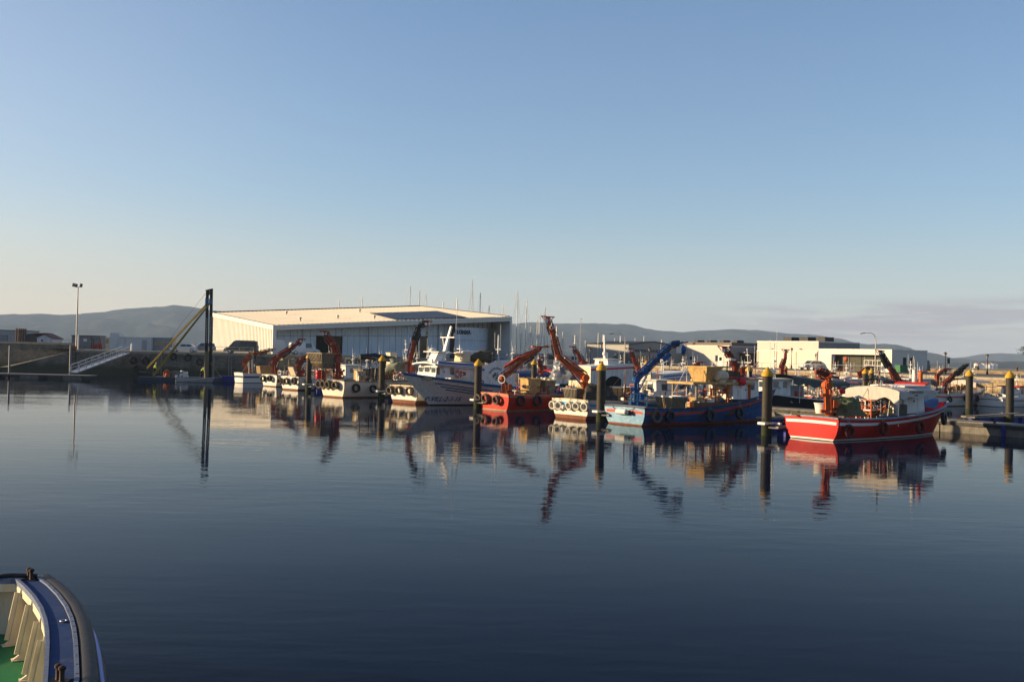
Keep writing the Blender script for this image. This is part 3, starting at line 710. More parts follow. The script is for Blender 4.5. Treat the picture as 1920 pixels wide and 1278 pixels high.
        def face(f, a, zA, wdt, hgt):
            # face: 'b' stern face, 'f' bow face, 'r' starboard, 'l' port ; a = 0..1 along the face
            k = (zA - z0) / (zt - z0)
            if f == 'b': return V((x0 + rx * k - .0, -hw + 2 * hw * a, zA)), V((0, 1, 0)), V((-1, 0, 0))
            if f == 'f': return V((x1 - frontslant * k, -hw * .9 + 2 * hw * .9 * a, zA)), V((0, 1, 0)), V((1, 0, 0))
            yy = hw * (1 - .05 * k - .07 * a)
            if f == 'r': return V((x0 + (x1 - x0) * a, -yy, zA)), V((1, 0, 0)), V((0, -1, 0))
            return V((x0 + (x1 - x0) * a, yy, zA)), V((1, 0, 0)), V((0, 1, 0))
        for (f, a, zA, wd, hg) in wins:
            p, tx, nn = face(f, a, zA, wd, hg)
            ob = s.part('window_frame', MB().prism([p + nn * -.03 + tx * i * (wd/2 + .05) + V((0, 0, j * (hg/2 + .05))) for i, j in ((-1,-1),(1,-1),(1,1),(-1,1))], nn * .055), steel, parent=c)
            s.part('window', MB().prism([p + nn * -.01 + tx * i * wd/2 + V((0, 0, j * hg/2)) for i, j in ((-1,-1),(1,-1),(1,1),(-1,1))], nn * .05), glassb, parent=c)
        if door:
            f, a, wd, hg = door; hg = min(hg, z1 - z0 - .1); p, tx, nn = face(f, a, z0 + hg / 2, wd, hg)
            s.part('door', MB().prism([p + nn * -.01 + tx * i * wd/2 + V((0, 0, j * hg/2)) for i, j in ((-1,-1),(1,-1),(1,1),(-1,1))], nn * .04), whiteclean, parent=c)
            s.part('door_handle', MB().box(p + nn * .06 + tx * wd * .35, (.06, .06, .12)), darkm, parent=c)
        return c
    def mast(s, x, y, z0, h, r=.05, matl=None, cross=((.62, .34), (.85, .18)), ant=2, lean=.0, name='mast'):
        m_ = matl or whiteclean
        mb = MB().tube([(x, y, z0), (x + lean * h, y, z0 + h)], [r, r * .7], 8)
        for f, wd in cross: mb.bar((x + lean * h * f, y - wd, z0 + h * f), (x + lean * h * f, y + wd, z0 + h * f), .05)
        o = s.part(name, mb, m_)
        am = MB()
        for i in range(ant): am.tube([(x + .1, y + (-.4 + .8 * i / max(1, ant - 1 or 1)), z0 + h * .55), (x + .1, y + (-.42 + .84 * i / max(1, ant - 1 or 1)), z0 + h * (1.15 + .3 * (i % 2)))], .018, 5)
        if ant: s.part('antenna', am, whiteb, parent=o)
        s.part('mast_light', MB().sph((x + lean * h, y, z0 + h + .06), .07, 6).lathe([(.13, 0), (.13, .12), (.05, .16)], (x + lean * h * .5 - .14, y, z0 + h * .5), 8).bar((x - .25, y, z0), (x + lean * h * .55, y, z0 + h * .55), .035), whiteb, parent=o)
        return o

# ------------------------------------------------------------------ folding deck crane
def crane(b, j, d, matl, w0=.36, dark=None, grab=None, jibmat=None, base_w=.5, posts=True, hose=True, head=True):
    """j: joints in photo pixels from the pedestal foot up; the crane stands in a vertical plane at distance d"""
    J = [at(p[0], p[1], (p[2] if len(p) > 2 else d)) for p in j]
    jm = jibmat or matl
    c = MB(); c.lathe([(base_w * .75, 0), (base_w * .75, .12), (base_w * .5, .2), (base_w * .45, .55)], J[0] - V((0, 0, .15)), 12)
    c.bar(J[0], J[1], w0 * 1.0, w0 * 1.05, w0 * .85, w0 * .85)
    c.lathe([(w0 * .5, -w0 * .75), (w0 * .62, -w0 * .7), (w0 * .62, w0 * .7), (w0 * .5, w0 * .75)], J[1], 12, (.3, -1, 0)); c.tube([J[0] + V((.12, -.25, .2)), J[1] + V((.1, -w0 * .6, -.1))], w0 * .16, 8)
    if posts:
        c.bar(J[0] + V((-.55, -.15, .25)), J[0] + V((.55, .15, .25)), .16, .2)      # outrigger beam
        c.box(J[0] + V((.35, -.2, .75)), (.35, .3, .5), .3)                           # valve block
        c.tube([J[0] + V((-.35, -.25, .4)), J[0] + V((-.35, -.25, 1.25))], .03, 6); c.box(J[0] + V((-.35, -.27, 1.3)), (.3, .12, .2))
    C_ = b.part('crane', c, matl, world=True, smooth=False)
    names = ['boom', 'jib', 'jib_tip', 'jib_tip', 'jib_tip']
    for i in range(1, len(J) - 1):
        p, q = J[i], J[i+1]; dd = (q - p); L = dd.length; dn = dd.normalized(); side = dn.cross(V((0, 0, 1)));
        if side.length < .1: side = V((1, 0, 0))
        side.normalize(); up = side.cross(dn); w_ = w0 * (1 - .13 * i)
        mm = jm if i > 1 else matl
        bm = MB().bar(p, q, w_, w_ * 1.35, w_ * .8, w_ * .95)
        bm.bar(p + dn * L * .05 + up * w_ * 1.0, p + dn * L * .9 + up * w_ * .85, w_ * .32, w_ * .3)
        bm.lathe([(w_ * .4, -w_ * .65), (w_ * .55, -w_ * .6), (w_ * .55, w_ * .6), (w_ * .4, w_ * .65)], p + up * w_ * .3, 12, side); bm.lathe([(w_ * .35, -w_ * .6), (w_ * .48, -w_ * .55), (w_ * .48, w_ * .55), (w_ * .35, w_ * .6)], q, 12, side); bm.bar(p + dn * L * .5, p + dn * L * .56, w_ * 1.15, w_ * 1.5)
        for f in (.2, .5, .8): bm.bar(p + dn * L * f + up * -.1 * w_, p + dn * L * f + up * w_ * 1.15, w_ * .9, .06)
        bo = b.part(names[i-1], bm, mm, world=True, parent=C_)
        s_ = -1 if up.z > 0 else 1
        a0 = p.lerp(J[i-1], .55) + up * 0 if i == 1 else p - dn * 0 + up * w_ * -.9 * 1
        cyl = MB().tube([p.lerp(J[0], .6) if i == 1 else p + up * -w_ * 1.0 + dn * L * .08, p + dn * L * (.42 if i == 1 else .6) - up * w_ * (.7 if i == 1 else .95)], w_ * .24, 8)
        cyl.tube([p + dn * L * (.38 if i == 1 else .55) - up * w_ * .75, p + dn * L * .85 - up * w_ * .72], w_ * .13, 6)
        b.part('hydraulic_cylinder', cyl, chrome if i == 1 else darkm, world=True, parent=C_, smooth=True)
    if hose:
        hm = MB()
        for kk, o_ in enumerate(((.18, -.18), (.1, -.22), (-.14, -.2))):
            pts = []
            for i in range(len(J)):
                pts.append(J[i] + V((o_[0], o_[1], .14 + .05 * kk + (.25 if i == 1 else 0))))
                if i + 1 < len(J): pts.append(J[i].lerp(J[i+1], .5) + V((o_[0], o_[1], -.12 * kk)))
            hm.tube(pts, .022, 5)
        b.part('hydraulic_hose', hm, black, world=True, parent=C_)
    e = J[-1]
    if head:
        hd = MB().box(e + V((0, 0, -.05)), (.34, .3, .42)).bar(e + V((-.55, 0, .22)), e + V((.55, 0, .16)), .09, .09).bar(e + V((-.5, .1, .22)), e + V((-.1, .1, -.25)), .06).bar(e + V((.5, .1, .18)), e + V((.1, .1, -.25)), .06)
        b.part('winch_head', hd, matl, world=True, parent=C_)
        b.part('work_lamp', MB().box(e + V((-.1, -.22, -.12)), (.26, .14, .24)).box(e + V((.22, -.22, -.1)), (.14, .12, .2)), whiteb, world=True, parent=C_)
    if grab:
        z = grab; b.part('cable', MB().tube([e, e - V((0, 0, z))], .02, 5), darkm, world=True, parent=C_)
        b.part('hook', MB().sph(e - V((0, 0, z + .1)), .13, 8).torus(e - V((0, 0, z + .32)), (0, 1, 0), .12, .035, 12, 6), yelframe, world=True, parent=C_)
    return C_

# ------------------------------------------------------------------ loose things on the decks
def hopper(label, P, rz, wt, lt, h, k=.6, matl=None, rimm=None, legs=0.0, slats=True, name='hopper', cat='hopper', group=None, n=9):
    """open box that narrows downwards; P is the point under its middle"""
    t_ = Thing(name, label, cat, tuple(P), rz, group); m_ = matl or woodp
    wb, lb = wt * k, lt * k; z0 = legs; mb = MB(); cs = [(-1,-1),(1,-1),(1,1),(-1,1)]
    top = [V((a*lt/2, b_*wt/2, z0+h)) for a, b_ in cs]; bot = [V((a*lb/2, b_*wb/2, z0)) for a, b_ in cs]
    for i in range(4):
        j = (i+1) % 4; nn = ((bot[j]-bot[i]).cross(top[i]-bot[i])).normalized()
        t_.part('side_panel', MB().prism([bot[i], bot[j], top[j], top[i]], nn * -.05), m_)
        if slats:
            sb = MB()
            for q in range(n + 1):
                f = q / n; sb.bar(bot[i].lerp(bot[j], f) + nn*.03, top[i].lerp(top[j], f) + nn*.03, .05, .05)
            sb.bar(bot[i].lerp(top[i], .4)+nn*.05, bot[j].lerp(top[j], .4)+nn*.05, .05, .06)
            t_.part('slats', sb, woodp if m_ is not woodp else greyw)
    t_.part('floor', MB().prism([bot[0], bot[1], bot[2], bot[3]], (0, 0, .04)), woodd)
    rb = MB()
    for i in range(4): rb.bar(top[i] + (top[i]-top[(i+1) % 4]).normalized()*.05, top[(i+1) % 4], .12, .1)
    t_.part('rim', rb, rimm or m_)
    if legs:
        for a, b_ in cs: t_.part('leg', MB().bar((a*lb*.45, b_*wb*.45, 0), (a*lb*.45, b_*wb*.45, z0+.02), .1), darkm)
    return t_
def barrel(label, P, r, h, matl, group='barrels and tubs on the boats'):
    t_ = Thing('barrel', label, 'barrel', tuple(P), 0, group)
    t_.part('drum', MB().lathe([(r*.92, 0), (r, .05*h), (r*.98, .33*h), (r*1.03, .35*h), (r*.98, .37*h), (r*.98, .65*h), (r*1.03, .67*h), (r*.98, .69*h), (r, .95*h), (r*.94, h)], n=14), matl, smooth=True)
    t_.part('lid', MB().lathe([(r*.8, h), (r*.8, h+.03)], n=14), blackm); return t_
def crate(label, P, rz, sz, matl, group='fish crates on the decks'):
    l, w_, h = sz; t_ = Thing('fish_crate', label, 'crate', tuple(P), rz, group)
    mb = MB(); k = .04
    mb.bb(-l/2, l/2, -w_/2, w_/2, 0, k).bb(-l/2, l/2, -w_/2, -w_/2+k, k, h).bb(-l/2, l/2, w_/2-k, w_/2, k, h).bb(-l/2, -l/2+k, -w_/2+k, w_/2-k, k, h).bb(l/2-k, l/2, -w_/2+k, w_/2-k, k, h)
    t_.part('box', mb, matl); t_.part('rim', MB().bb(-l/2-.03, l/2+.03, -w_/2-.03, -w_/2-.001, h-.07, h).bb(-l/2-.03, -l/2-.001, -w_/2, w_/2, h-.07, h).bb(l/2+.001, l/2+.03, -w_/2, w_/2, h-.07, h).bb(-l/2-.03, l/2+.03, w_/2+.001, w_/2+.03, h-.07, h), matl)
    return t_
def heap(name, label, cat, P, rx, ry, h, matl, seed=1, rz=0.0, group=None):
    mb = MB(); n, k = 40, 14; rows = []
    for j in range(k + 1):
        a = math.pi / 2 * j / k; row = []
        for i in range(n):
            t_ = 2 * math.pi * i / n; q_ = V((math.cos(t_) * math.cos(a), math.sin(t_) * math.cos(a), math.sin(a))); f = 1 + .38 * noise.noise(q_ * 1.9 + V((0, 0, seed * 7.3))) + .20 * abs(noise.noise(q_ * 4.5 + V((seed * 3.1, 0, 0)))) + .12 * noise.noise(q_ * 11 + V((0, seed * 5.1, 0)))
            row.append((rx * math.cos(t_) * math.cos(a) ** .7 * f, ry * math.sin(t_) * math.cos(a) ** .7 * f, h * math.sin(a) * (f * .8 + .2)))
        rows.append(row)
    mb.grid(rows, closed=True)
    for q in range(5):
        t0 = random.Random(seed * 10 + q).random() * 6; mb.tube([(rx * .9 * math.cos(t0 + a * .5) * (1 - a * .12), ry * .9 * math.sin(t0 + a * .5) * (1 - a * .12), h * .25 * a) for a in range(5)], .035, 5)
    return quick(name, label, cat, mb, matl, tuple(P), rz, group, smooth=True)
def buoy(label, P, r, matl, group='round buoys on the boats'):
    t_ = Thing('buoy', label, 'buoy', tuple(P), 0, group)
    t_.part('float', MB().sph((0, 0, r), r, 10), matl, smooth=True); t_.part('eye', MB().torus((0, 0, 2*r+.04), (1, 0, 0), .06, .02, 8, 5), darkm); return t_
def rope_coil(label, P, r, matl=None):
    mb = MB()
    for k in range(4): mb.torus((.02*k, .01*k, .05 + .07*k), (.05*k, .03, 1), r - .03*k, .035, 18, 6)
    return quick('rope_coil', label, 'rope', mb, matl or ropem, tuple(P), 0, 'coils of rope on the decks', smooth=True)
def fittings(b, seed, x0, x1, hw=None, n=5, casing=True):
    """winch, engine casing, rails and pipes fixed to a deck: parts of the boat"""
    rd = random.Random(seed); hw = hw or b.B * .3
    n = int(n * 1.6) + 1; hw *= 1.1
    for i in range(n):
        x = x0 + (x1 - x0) * (i + .5) / n + rd.uniform(-.2, .2); y = rd.uniform(-hw, hw); z = b.zs(x / b.L) - b.dz
        k = rd.choice(['winch', 'pipe', 'frame', 'frame', 'pipe', 'chute'])
        if k == 'winch':
            f = MB().bb(x-.3, x-.22, y-.35, y+.35, z, z+.7).bb(x+.22, x+.3, y-.35, y+.35, z, z+.7); o = b.part('winch', f, rustred if i % 2 else steel)
            b.part('winch_drum', MB().lathe([(.3, -.2), (.3, -.17), (.16, -.16), (.16, .16), (.3, .17), (.3, .2)], (x, y, z+.55), 14, (1, 0, 0)), rd.choice([ropem, darkm, netm]), parent=o, smooth=True)
        elif k == 'pipe': b.part('pipework', MB().tube([(x, y, z), (x, y, z+.9), (x+.3, y+.1, z+1.1), (x+.9, y+.1, z+1.1), (x+.9, y+.1, z)], .045, 6), rd.choice([whiteb, steel, rustred]))
        elif k == 'chute': b.part('chute', MB().prism([(x-.6, y-.3, z+.9), (x-.6, y+.3, z+.9), (x+.6, y+.3, z+.5), (x+.6, y-.3, z+.5)], (0, 0, .05)).bar((x-.5, y, z), (x-.5, y, z+.9), .06).bar((x+.5, y, z), (x+.5, y, z+.5), .06), rd.choice([steel, woodp]))
        else:
            h = rd.uniform(1.0, 1.7); f = MB()
            for a, c in ((-1,-1),(1,-1),(1,1),(-1,1)): f.bar((x+a*.4, y+c*.35, z), (x+a*.4, y+c*.35, z+h), .06)
            for hh in (h, h*.55): f.bar((x-.4, y-.35, z+hh), (x+.4, y-.35, z+hh), .06).bar((x-.4, y+.35, z+hh), (x+.4, y+.35, z+hh), .06).bar((x-.4, y-.35, z+hh), (x-.4, y+.35, z+hh), .06).bar((x+.4, y-.35, z+hh), (x+.4, y+.35, z+hh), .06)
            b.part('work_frame', f, rd.choice([steel, rustred, whiteb, orangep])); b.part('tray', MB().bb(x-.38, x+.38, y-.33, y+.33, z+h*.55+.035, z+h*.55+.1), rd.choice([woody, steel, whiteb]))
    for i in range(n + 2):
        x = rd.uniform(x0, x1); y = rd.uniform(-hw, hw); z = b.zs(x / b.L) - b.dz; h = rd.uniform(1.1, 3.0)
        b.part('upright_pole', MB().tube([(x, y, z), (x + rd.uniform(-.25, .25), y + rd.uniform(-.2, .2), z + h)], .03, 5), rd.choice([whiteb, orangep, steel, woody, rustred, darkm]))
        if i % 2: b.part('gear_box', MB().box((x + .3, y, z + .3 + .3 * (i % 3)), (rd.uniform(.3, .8), rd.uniform(.3, .6), rd.uniform(.25, .6)), rd.uniform(0, 1)), rd.choice([offwhite, whiteb, orangep, darkm, woody, steel, greyw, rustred]))
    for i in range(n * 2):
        x = rd.uniform(x0, x1); y = rd.uniform(-hw, hw); z = b.zs(x / b.L) - b.dz + rd.choice([.1, .4, .9, 1.3]); m_ = rd.choice([whiteb, whiteb, offwhite, orangep, blackm, darkm, woody, redb, steel, ropem, tarpb])
        k = rd.random()
        if k < .35: b.part('bucket', MB().lathe([(.11, 0), (.16, .3), (.14, .3), (.09, .03)], (x, y, z), 10), m_)
        elif k < .6: b.part('float', MB().sph((x, y, z + .14), rd.uniform(.1, .2), 7), m_, smooth=True)
        elif k < .8: b.part('coiled_rope', MB().torus((x, y, z), (rd.uniform(-.5, .5), rd.uniform(-1, 1), rd.uniform(.2, 1)), .22, .05, 12, 5).torus((x, y, z + .07), (.1, .4, 1), .2, .045, 12, 5), m_)
        else: b.part('folded_sheet', MB().box((x, y, z + .08), (rd.uniform(.3, .9), rd.uniform(.2, .6), .1), rd.uniform(0, 3), Matrix.Rotation(rd.uniform(-.4, .4), 3, 'Y')), m_)
    for i in range(2):
        x = rd.uniform(x0, x1); z = b.zs(x / b.L) - b.dz; hh = rd.uniform(2.2, 3.8)
        b.part('rigging_line', MB().tube([(x, 0, z + hh), (x + rd.uniform(1, 2.5), rd.uniform(-1, 1), z + .6)], .015, 4).tube([(x, 0, z + hh), (x - rd.uniform(.8, 2), rd.uniform(-1, 1), z + .5)], .015, 4).tube([(x, 0, z), (x, 0, z + hh)], .04, 6), rd.choice([ropem, darkm, whiteb]))
    hp = []
    for i in range(10): hp.append((x0 + (x1 - x0) * i / 9, rd.uniform(-hw, hw), b.zs((x0 + x1) / 2 / b.L) - b.dz + rd.uniform(.5, 1.5)))
    b.part('hose', MB().tube(hp, .03, 5), rd.choice([blackm, ropem, orangeb]))
    if casing:
        x = (x0 + x1) / 2; z = b.zs(x / b.L) - b.dz; o = b.part('engine_casing', MB().bb(x-.9, x+.9, -.6, .6, z, z+.75), rd.choice([offwhite, woodp, white])); b.part('hatch_lid', MB().bb(x-.95, x+.95, -.65, .65, z+.75, z+.82), darkm, parent=o)

def dkz(b, x): return b.zs(min(max(x / b.L, 0), 1)) - b.dz
def DK(b, x, y, dz=0.0): return b.w(x, y, dkz(b, x) + dz)
# ================================================================== front row, from the right
# --- red boat with the white canvas shelter
b = Boat('fishing_boat', 'bright red wooden boat with white stripe, orange crane post and white canvas shelter', 'fishing boat', (1570, 828), 36, 13.7, 4.5, .93, 1.42, 2.3, redp, mat('black_bottom_paint', (.02, .02, .02), .6), rake=1.9, full=3.6, rail=mat('pale_blue_rail', (.25, .32, .42), .5, grime=.4), deckmat=mat('blue_deck', (.04, .09, .16), .6, grime=.5), kb=.5, bottom_z=.02)
b.band('white_stripe', lambda t: (b.zs(t) - .40, b.zs(t) - .22), whiteclean, .022, um=.94)
b.band('waterline_stripe', lambda t: (.03, .12), whiteclean, .012)
for f in (.55, .72, .9): b.band('plank_seam', lambda t, f=f: (b.zs(t) * f * .5 - .0, b.zs(t) * f * .5 + .012), redd, .010)
for px, yy in ((1591, 0), (1654, 0), (1722, 0)):
    x = b.loc(px, 800, -2.2).x; b.tyre_side(max(.05, x / b.L), .72, -1, .46, .26, rubred)
b.tyre_side(.86, 1.2, -1, .46, .26, black); b.tyre_side(.3, .8, 1, .44, .26, rubred)
crane(b, [(1553, 778), (1551, 722), (1553, 704), (1532, 697)], 69.0, orangep, .42, jibmat=rustred, head=False)
crA = at(1551, 716, 69)
b.part('folded_arms', MB().bar(at(1536, 702, 69), at(1572, 708, 69.5), .18, .16).bar(at(1540, 697, 69), at(1566, 700, 69.4), .14).bar(at(1559, 700, 68.7), at(1551, 722, 68.8), .16).bar(at(1546, 712, 69), at(1530, 707, 69.3), .13), rustred, world=True)
b.part('orange_arm', MB().tube([at(1556, 756, 69), at(1577, 758, 69.6)], .14, 8), orangeb, world=True)
xr = b.loc(1587, 728, 2.05).x; xw = b.loc(1703, 760, -1.55).x; xe = b.loc(1747, 760, -1.5).x
zaw = b.loc(1587, 729, 2.05).z; zr = zaw + .35
rows = []; nr = 20
for i in range(13):
    f = i / 12; x = xr + (xe - .6 - xr) * f; rows.append([])
    for k in range(nr + 1):
        y = -2.1 + 4.2 * k / nr; sag = .05 * math.sin(f * math.pi * 4) ** 2
        rows[-1].append((x, y, zaw + .28 * math.cos(y / 2.1 * math.pi / 2) ** .7 * (1 if abs(y) < 2.09 else 0) - sag + .03 * noise.noise(V((x * 2, y * 2, 0))) + .1 * f))
aw = MB().grid(rows)
def drape(k):
    g = k / nr; return .62 + .38 * abs(math.cos(g * math.pi * 2.0)) ** 1.6
aw.grid([[(xr - .04 - .06 * math.sin(k * 2.1 + j) * j / 5, -2.1 + 4.2 * k / nr, rows[0][k][2] - drape(k) * j / 5) for k in range(nr + 1)] for j in range(6)])
aw.grid([[(xr + (xe - .6 - xr) * i / 12, -2.11 - .02 * j, rows[i][0][2] - (.42 + .1 * math.sin(i * 1.3)) * j / 3) for i in range(13)] for j in range(4)])
ao = b.part('canvas_shelter', aw, tarpw, smooth=True)
for x, y in ((xr + .05, 2.0), (xr + .05, -2.0), (xr + .05, .1), (xr + 2.2, -2.0), (xr + 2.2, 2.0)):
    b.part('canopy_post', MB().tube([(x, y, dkz(b, x)), (x, y, zaw)], .04, 6), whiteb, parent=ao)
wh = b.cabin(xw, xe - .25, 1.25, dkz(b, xw), zaw + .25, whiteclean, whiteclean, .2, frontslant=.2, wins=(('r', .80, zaw - .1, .3, .45), ('f', .3, zaw - .2, .5, .45), ('f', .7, zaw - .2, .5, .45)), door=('r', .35, .6, 1.7))
b.part('red_visor', MB().prism([(xe - .35, -1.2, zaw + .36), (xe + .15, -1.2, zaw + .50), (xe + .15, 1.2, zaw + .50), (xe - .35, 1.2, zaw + .36)], (0, 0, .08)), redd, parent=wh)
b.part('name_board', MB().bb(xw - .9, xe - .75, -2.15, -2.12, zaw - .38, zaw + .06), tarpw)
text_mesh('O SAN VICENTE', .21, mat('brown_lettering', (.12, .06, .05), .7), b.o, Matrix.Translation((xw - .75, -2.155, zaw - .12)) @ TX, ext=.004, bold=.006)
text_mesh('CARRIL', .15, MATS['brown_lettering'], b.o, Matrix.Translation((xw - .3, -2.155, zaw - .30)) @ TX, ext=.004)
b.part('cupboard', MB().bb(xw - .75, xw - .05, .1, 1.3, dkz(b, xw), dkz(b, xw) + 1.9), white)
b.part('cupboard', MB().bb(xw - .5, xw - .05, -1.1, -.35, dkz(b, xw), dkz(b, xw) + 1.8), whiteclean)
q = b.loc(1715, 700, .2)
b.part('exhaust_pipe', MB().tube([(q.x, .2, zaw), (q.x, .2, b.loc(1715, 693, .2).z)], .17, 12), whiteb, smooth=True)
b.part('exhaust_pipe', MB().tube([(q.x + .1, -.22, zaw), (q.x + .1, -.22, b.loc(1715, 696, .2).z)], .13, 12), orangep, smooth=True)
b.part('antenna', MB().tube([(q.x, .1, zaw), (q.x - .3, .1, b.loc(1715, 668, .2).z)], .025, 5), whiteb)
b.part('side_deck_rail', MB().bb(xr - 1.6, xr + 1.2, -1.62, -1.54, dkz(b, 4) + .1, dkz(b, 4) + .75), mat('blue_deck', (.04,.09,.16)))
b.part('conveyor', MB().bar((xr - 1.9, 1.0, dkz(b, 3) + .6), (xr + 2.6, .4, dkz(b, 3) + 1.15), .5, .12).bar((xr - 1.7, 1.0, dkz(b, 3)), (xr - 1.7, 1.0, dkz(b, 3) + .6), .07).bar((xr + 2.2, .4, dkz(b, 3)), (xr + 2.2, .4, dkz(b, 3) + 1.1), .07), greyw)
b.part('foredeck_cover', MB().grid([[(x, y, b.zs(x / b.L) + .18 + .14 * math.cos(y * 2.2) + .08 * noise.noise(V((x * 3, y * 3, 2)))) for y in [-.95 * b.bt(min(x / b.L, .97)) * q_ for q_ in (-1, -.6, -.2, .2, .6, 1)]] for x in [b.L * (.80 + .035 * k) for k in range(6)]]), tarpb, smooth=True)
fittings(b, 3, xr, xw - .8, 1.0, 4, False)
barrel('tall grey-green tub under the white canvas of the red boat', DK(b, xr + 1.8, -.9), .5, 1.25, mat('grey_tub', (.12, .13, .11), .6, grime=.4))
heap('net_pile', 'brown net heap behind the orange crane post of the red boat', 'fishing net', at(1583, 779, 70), 1.1, .8, 1.15, netg, 3)
tb = Thing('tub', 'round white tub tipped beside the orange crane post', 'tub', tuple(at(1541, 776, 69.5)), 0)
tb.part('tub_shell', MB().lathe([(.38, 0), (.5, .7), (.47, .7), (.35, .05)], n=16), whiteb, smooth=True); tb.part('tub_rim', MB().torus((0, 0, .7), (0, 0, 1), .5, .035, 20, 6), whiteb)
quick('plank', 'pale wooden beam lying across the stern of the bright red boat', 'plank', MB().bar((-.6, .6, .06), (.9, -.9, .06), .22, .14), woody, tuple(b.w(-.0, .6, b.zs(0) + .08)), b.rz)
bred = b

# --- big blue boat with the blue crane
b = Boat('fishing_boat', 'long blue wooden boat with red stripe, worn sky-blue transom and blue crane', 'fishing boat', (1208, 799), 36, 15.6, 4.6, .95, 1.28, 2.55, bluep, antif, rake=1.4, kb=.55, rail=navy, deckmat=woodd, bottom_z=.1)
b.band('transom_planking', lambda t: (.1, b.zs(0) - .02), skyp, .012, sides=False)
b.band('red_stripe', lambda t: (b.zs(t) - .44, b.zs(t) - .24), mat('faded_red_stripe', (.62, .09, .05), .5, var=.15, grime=.3), .022, um=.90)
for f in (.3, .52, .7): b.band('plank_seam', lambda t, f=f: (b.zs(t) * f, b.zs(t) * f + .025), navy, .014, transom=False)
b.band('lower_band', lambda t: (.1, .2), redd, .018, transom=False)
b.part('stern_cap', MB().grid([[b.TP(k / 4 - 1, 1) + V((-.08, 0, .075)), b.TP(k / 4 - 1, 1) + V((.22, 0, .085))] for k in range(9)]), whiteb)
for px in (1231, 1256, 1331, 1391):
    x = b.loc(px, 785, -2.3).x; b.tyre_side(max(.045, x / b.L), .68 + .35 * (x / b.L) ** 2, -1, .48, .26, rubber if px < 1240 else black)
b.part('stern_fender', MB().tube([(-.42, .55, .95), (-.42, .45, .95), (-.42, -.55, .95), (-.42, -.65, .95)], [.1, .2, .2, .1], 12), whiteb, smooth=True)
b.part('rope', MB().tube([(-.4, .6, .98), (-.2, 1.3, 1.35)], .02, 5).tube([(-.4, -.65, .98), (-.2, -1.3, 1.35)], .02, 5).sph((-.42, -.85, .92), .17, 7), black)
cb = crane(b, [(1193, 762), (1193, 712), (1236, 669), (1259, 646), (1276, 644)], 79.5, cranblue, .38, grab=None, head=False)
b.part('counterweight', MB().box(at(1250, 669, 79.3), (.7, .4, .3), 0, Matrix.Rotation(R(-40), 3, 'Y')).box(at(1210, 693, 79.4), (.35, .35, .35)), cranblue, world=True, parent=cb)
b.part('work_lamp', MB().box(at(1273, 656, 79.4), (.34, .25, .5)).box(at(1277, 648, 79.4), (.15, .2, .3)), whiteb, world=True, parent=cb)
b.part('grapple', MB().sph(at(1280, 655, 79.5), .28, 8, 1.3).bar(at(1266, 645, 79.5), at(1290, 641, 79.5), .1), cranblue, world=True, parent=cb, smooth=True)
cage = MB()
for px in (1183, 1195, 1213): cage.bar(at(px, 738, 79), at(px, 762, 79), .07)
for py in (738, 750, 761): cage.bar(at(1183, py, 79), at(1213, py, 79), .07)
b.part('operator_cage', cage, mat('light_blue_tube', (.12, .38, .6), .5), world=True, parent=cb)
def X(px, py, y): return b.loc(px, py, y)
px0, px1 = X(1268, 716, .3), X(1388, 716, -.1)
zp = px0.z
pf = MB().bb(px0.x, px1.x, -1.5, 1.3, zp - .12, zp + .05)
po = b.part('platform', pf, woody)
for x in (px0.x + .5, (px0.x + px1.x) / 2 + .6, px1.x - .3):
    for y in (-1.35, 1.15): b.part('platform_leg', MB().bar((x, y, dkz(b, x)), (x, y, zp - .12), .14), orangep if y < 0 and x > px0.x + 3 else greyw, parent=po)
P_ = b.w(X(1322, 714, -.2).x, -.1, zp + .06)
hopper('large golden wooden hopper on the raised platform of the blue boat', P_, b.rz, 2.2, 1.75, 1.15, .62, woody, woody, slats=False)
quick('tank', 'beige rounded motor tank on the raised platform beside the golden hopper', 'tank', MB().lathe([(.1, -.55), (.36, -.5), (.42, -.3), (.42, .3), (.36, .5), (.1, .55)], (0, 0, .5), 14, (1, 0, 0)).bb(-.3, .3, -.25, .25, 0, .15).box((-.1, -.4, .55), (.3, .12, .3)), offwhite, tuple(b.w(X(1352, 708, -1.2).x, -1.2, zp + .05)), b.rz, smooth=True)
heap('net_pile', 'dark heap of net on the raised platform behind the beige tank', 'fishing net', b.w(X(1372, 705, 0).x, .2, zp + .05), .9, .8, .8, netm, 5)
hb = X(1262, 768, -.9); P_ = b.w(hb.x, -.7, dkz(b, hb.x))
hopper('slatted wooden basket hopper with white rim near the stern of the blue boat', P_, b.rz, 1.75, 1.6, 1.45, .62, greyw, whiteb, group='slatted hoppers')
hc = X(1352, 750, -.8)
b.part('hold_side', MB().bb(hb.x + 1.5, hc.x + .6, -1.7, -1.6, dkz(b, 6), dkz(b, 6) + .95).bb(hb.x + 1.5, hc.x + .6, 1.4, 1.5, dkz(b, 6), dkz(b, 6) + .95), mat('brown_hold_board', (.22, .10, .06), .7, grime=.3))
xk = X(1392, 740, -1.4).x
b.cabin(xk - 1.0, xk + 2.1, 1.35, dkz(b, xk), X(1400, 711, -1.4).z, white, redd, .25, wins=(('r', .75, dkz(b, xk) + 1.7, .4, .5), ('f', .3, dkz(b, xk) + 1.7, .5, .5), ('b', .25, dkz(b, xk) + 1.6, .5, .5)), door=('r', .4, .6, 1.6))
b.part('red_bag', MB().sph(X(1391, 716, -1.5), .38, 8, .8), redb, smooth=True)
crane(b, [(1382, 712), (1379, 690), (1370, 670), (1358, 654)], 85.0, rustred, .34, dark=1)
b.part('radar_scanner', MB().lathe([(.4, 0), (.42, .1), (.35, .2)], X(1370, 676, .2), 14), whiteb)
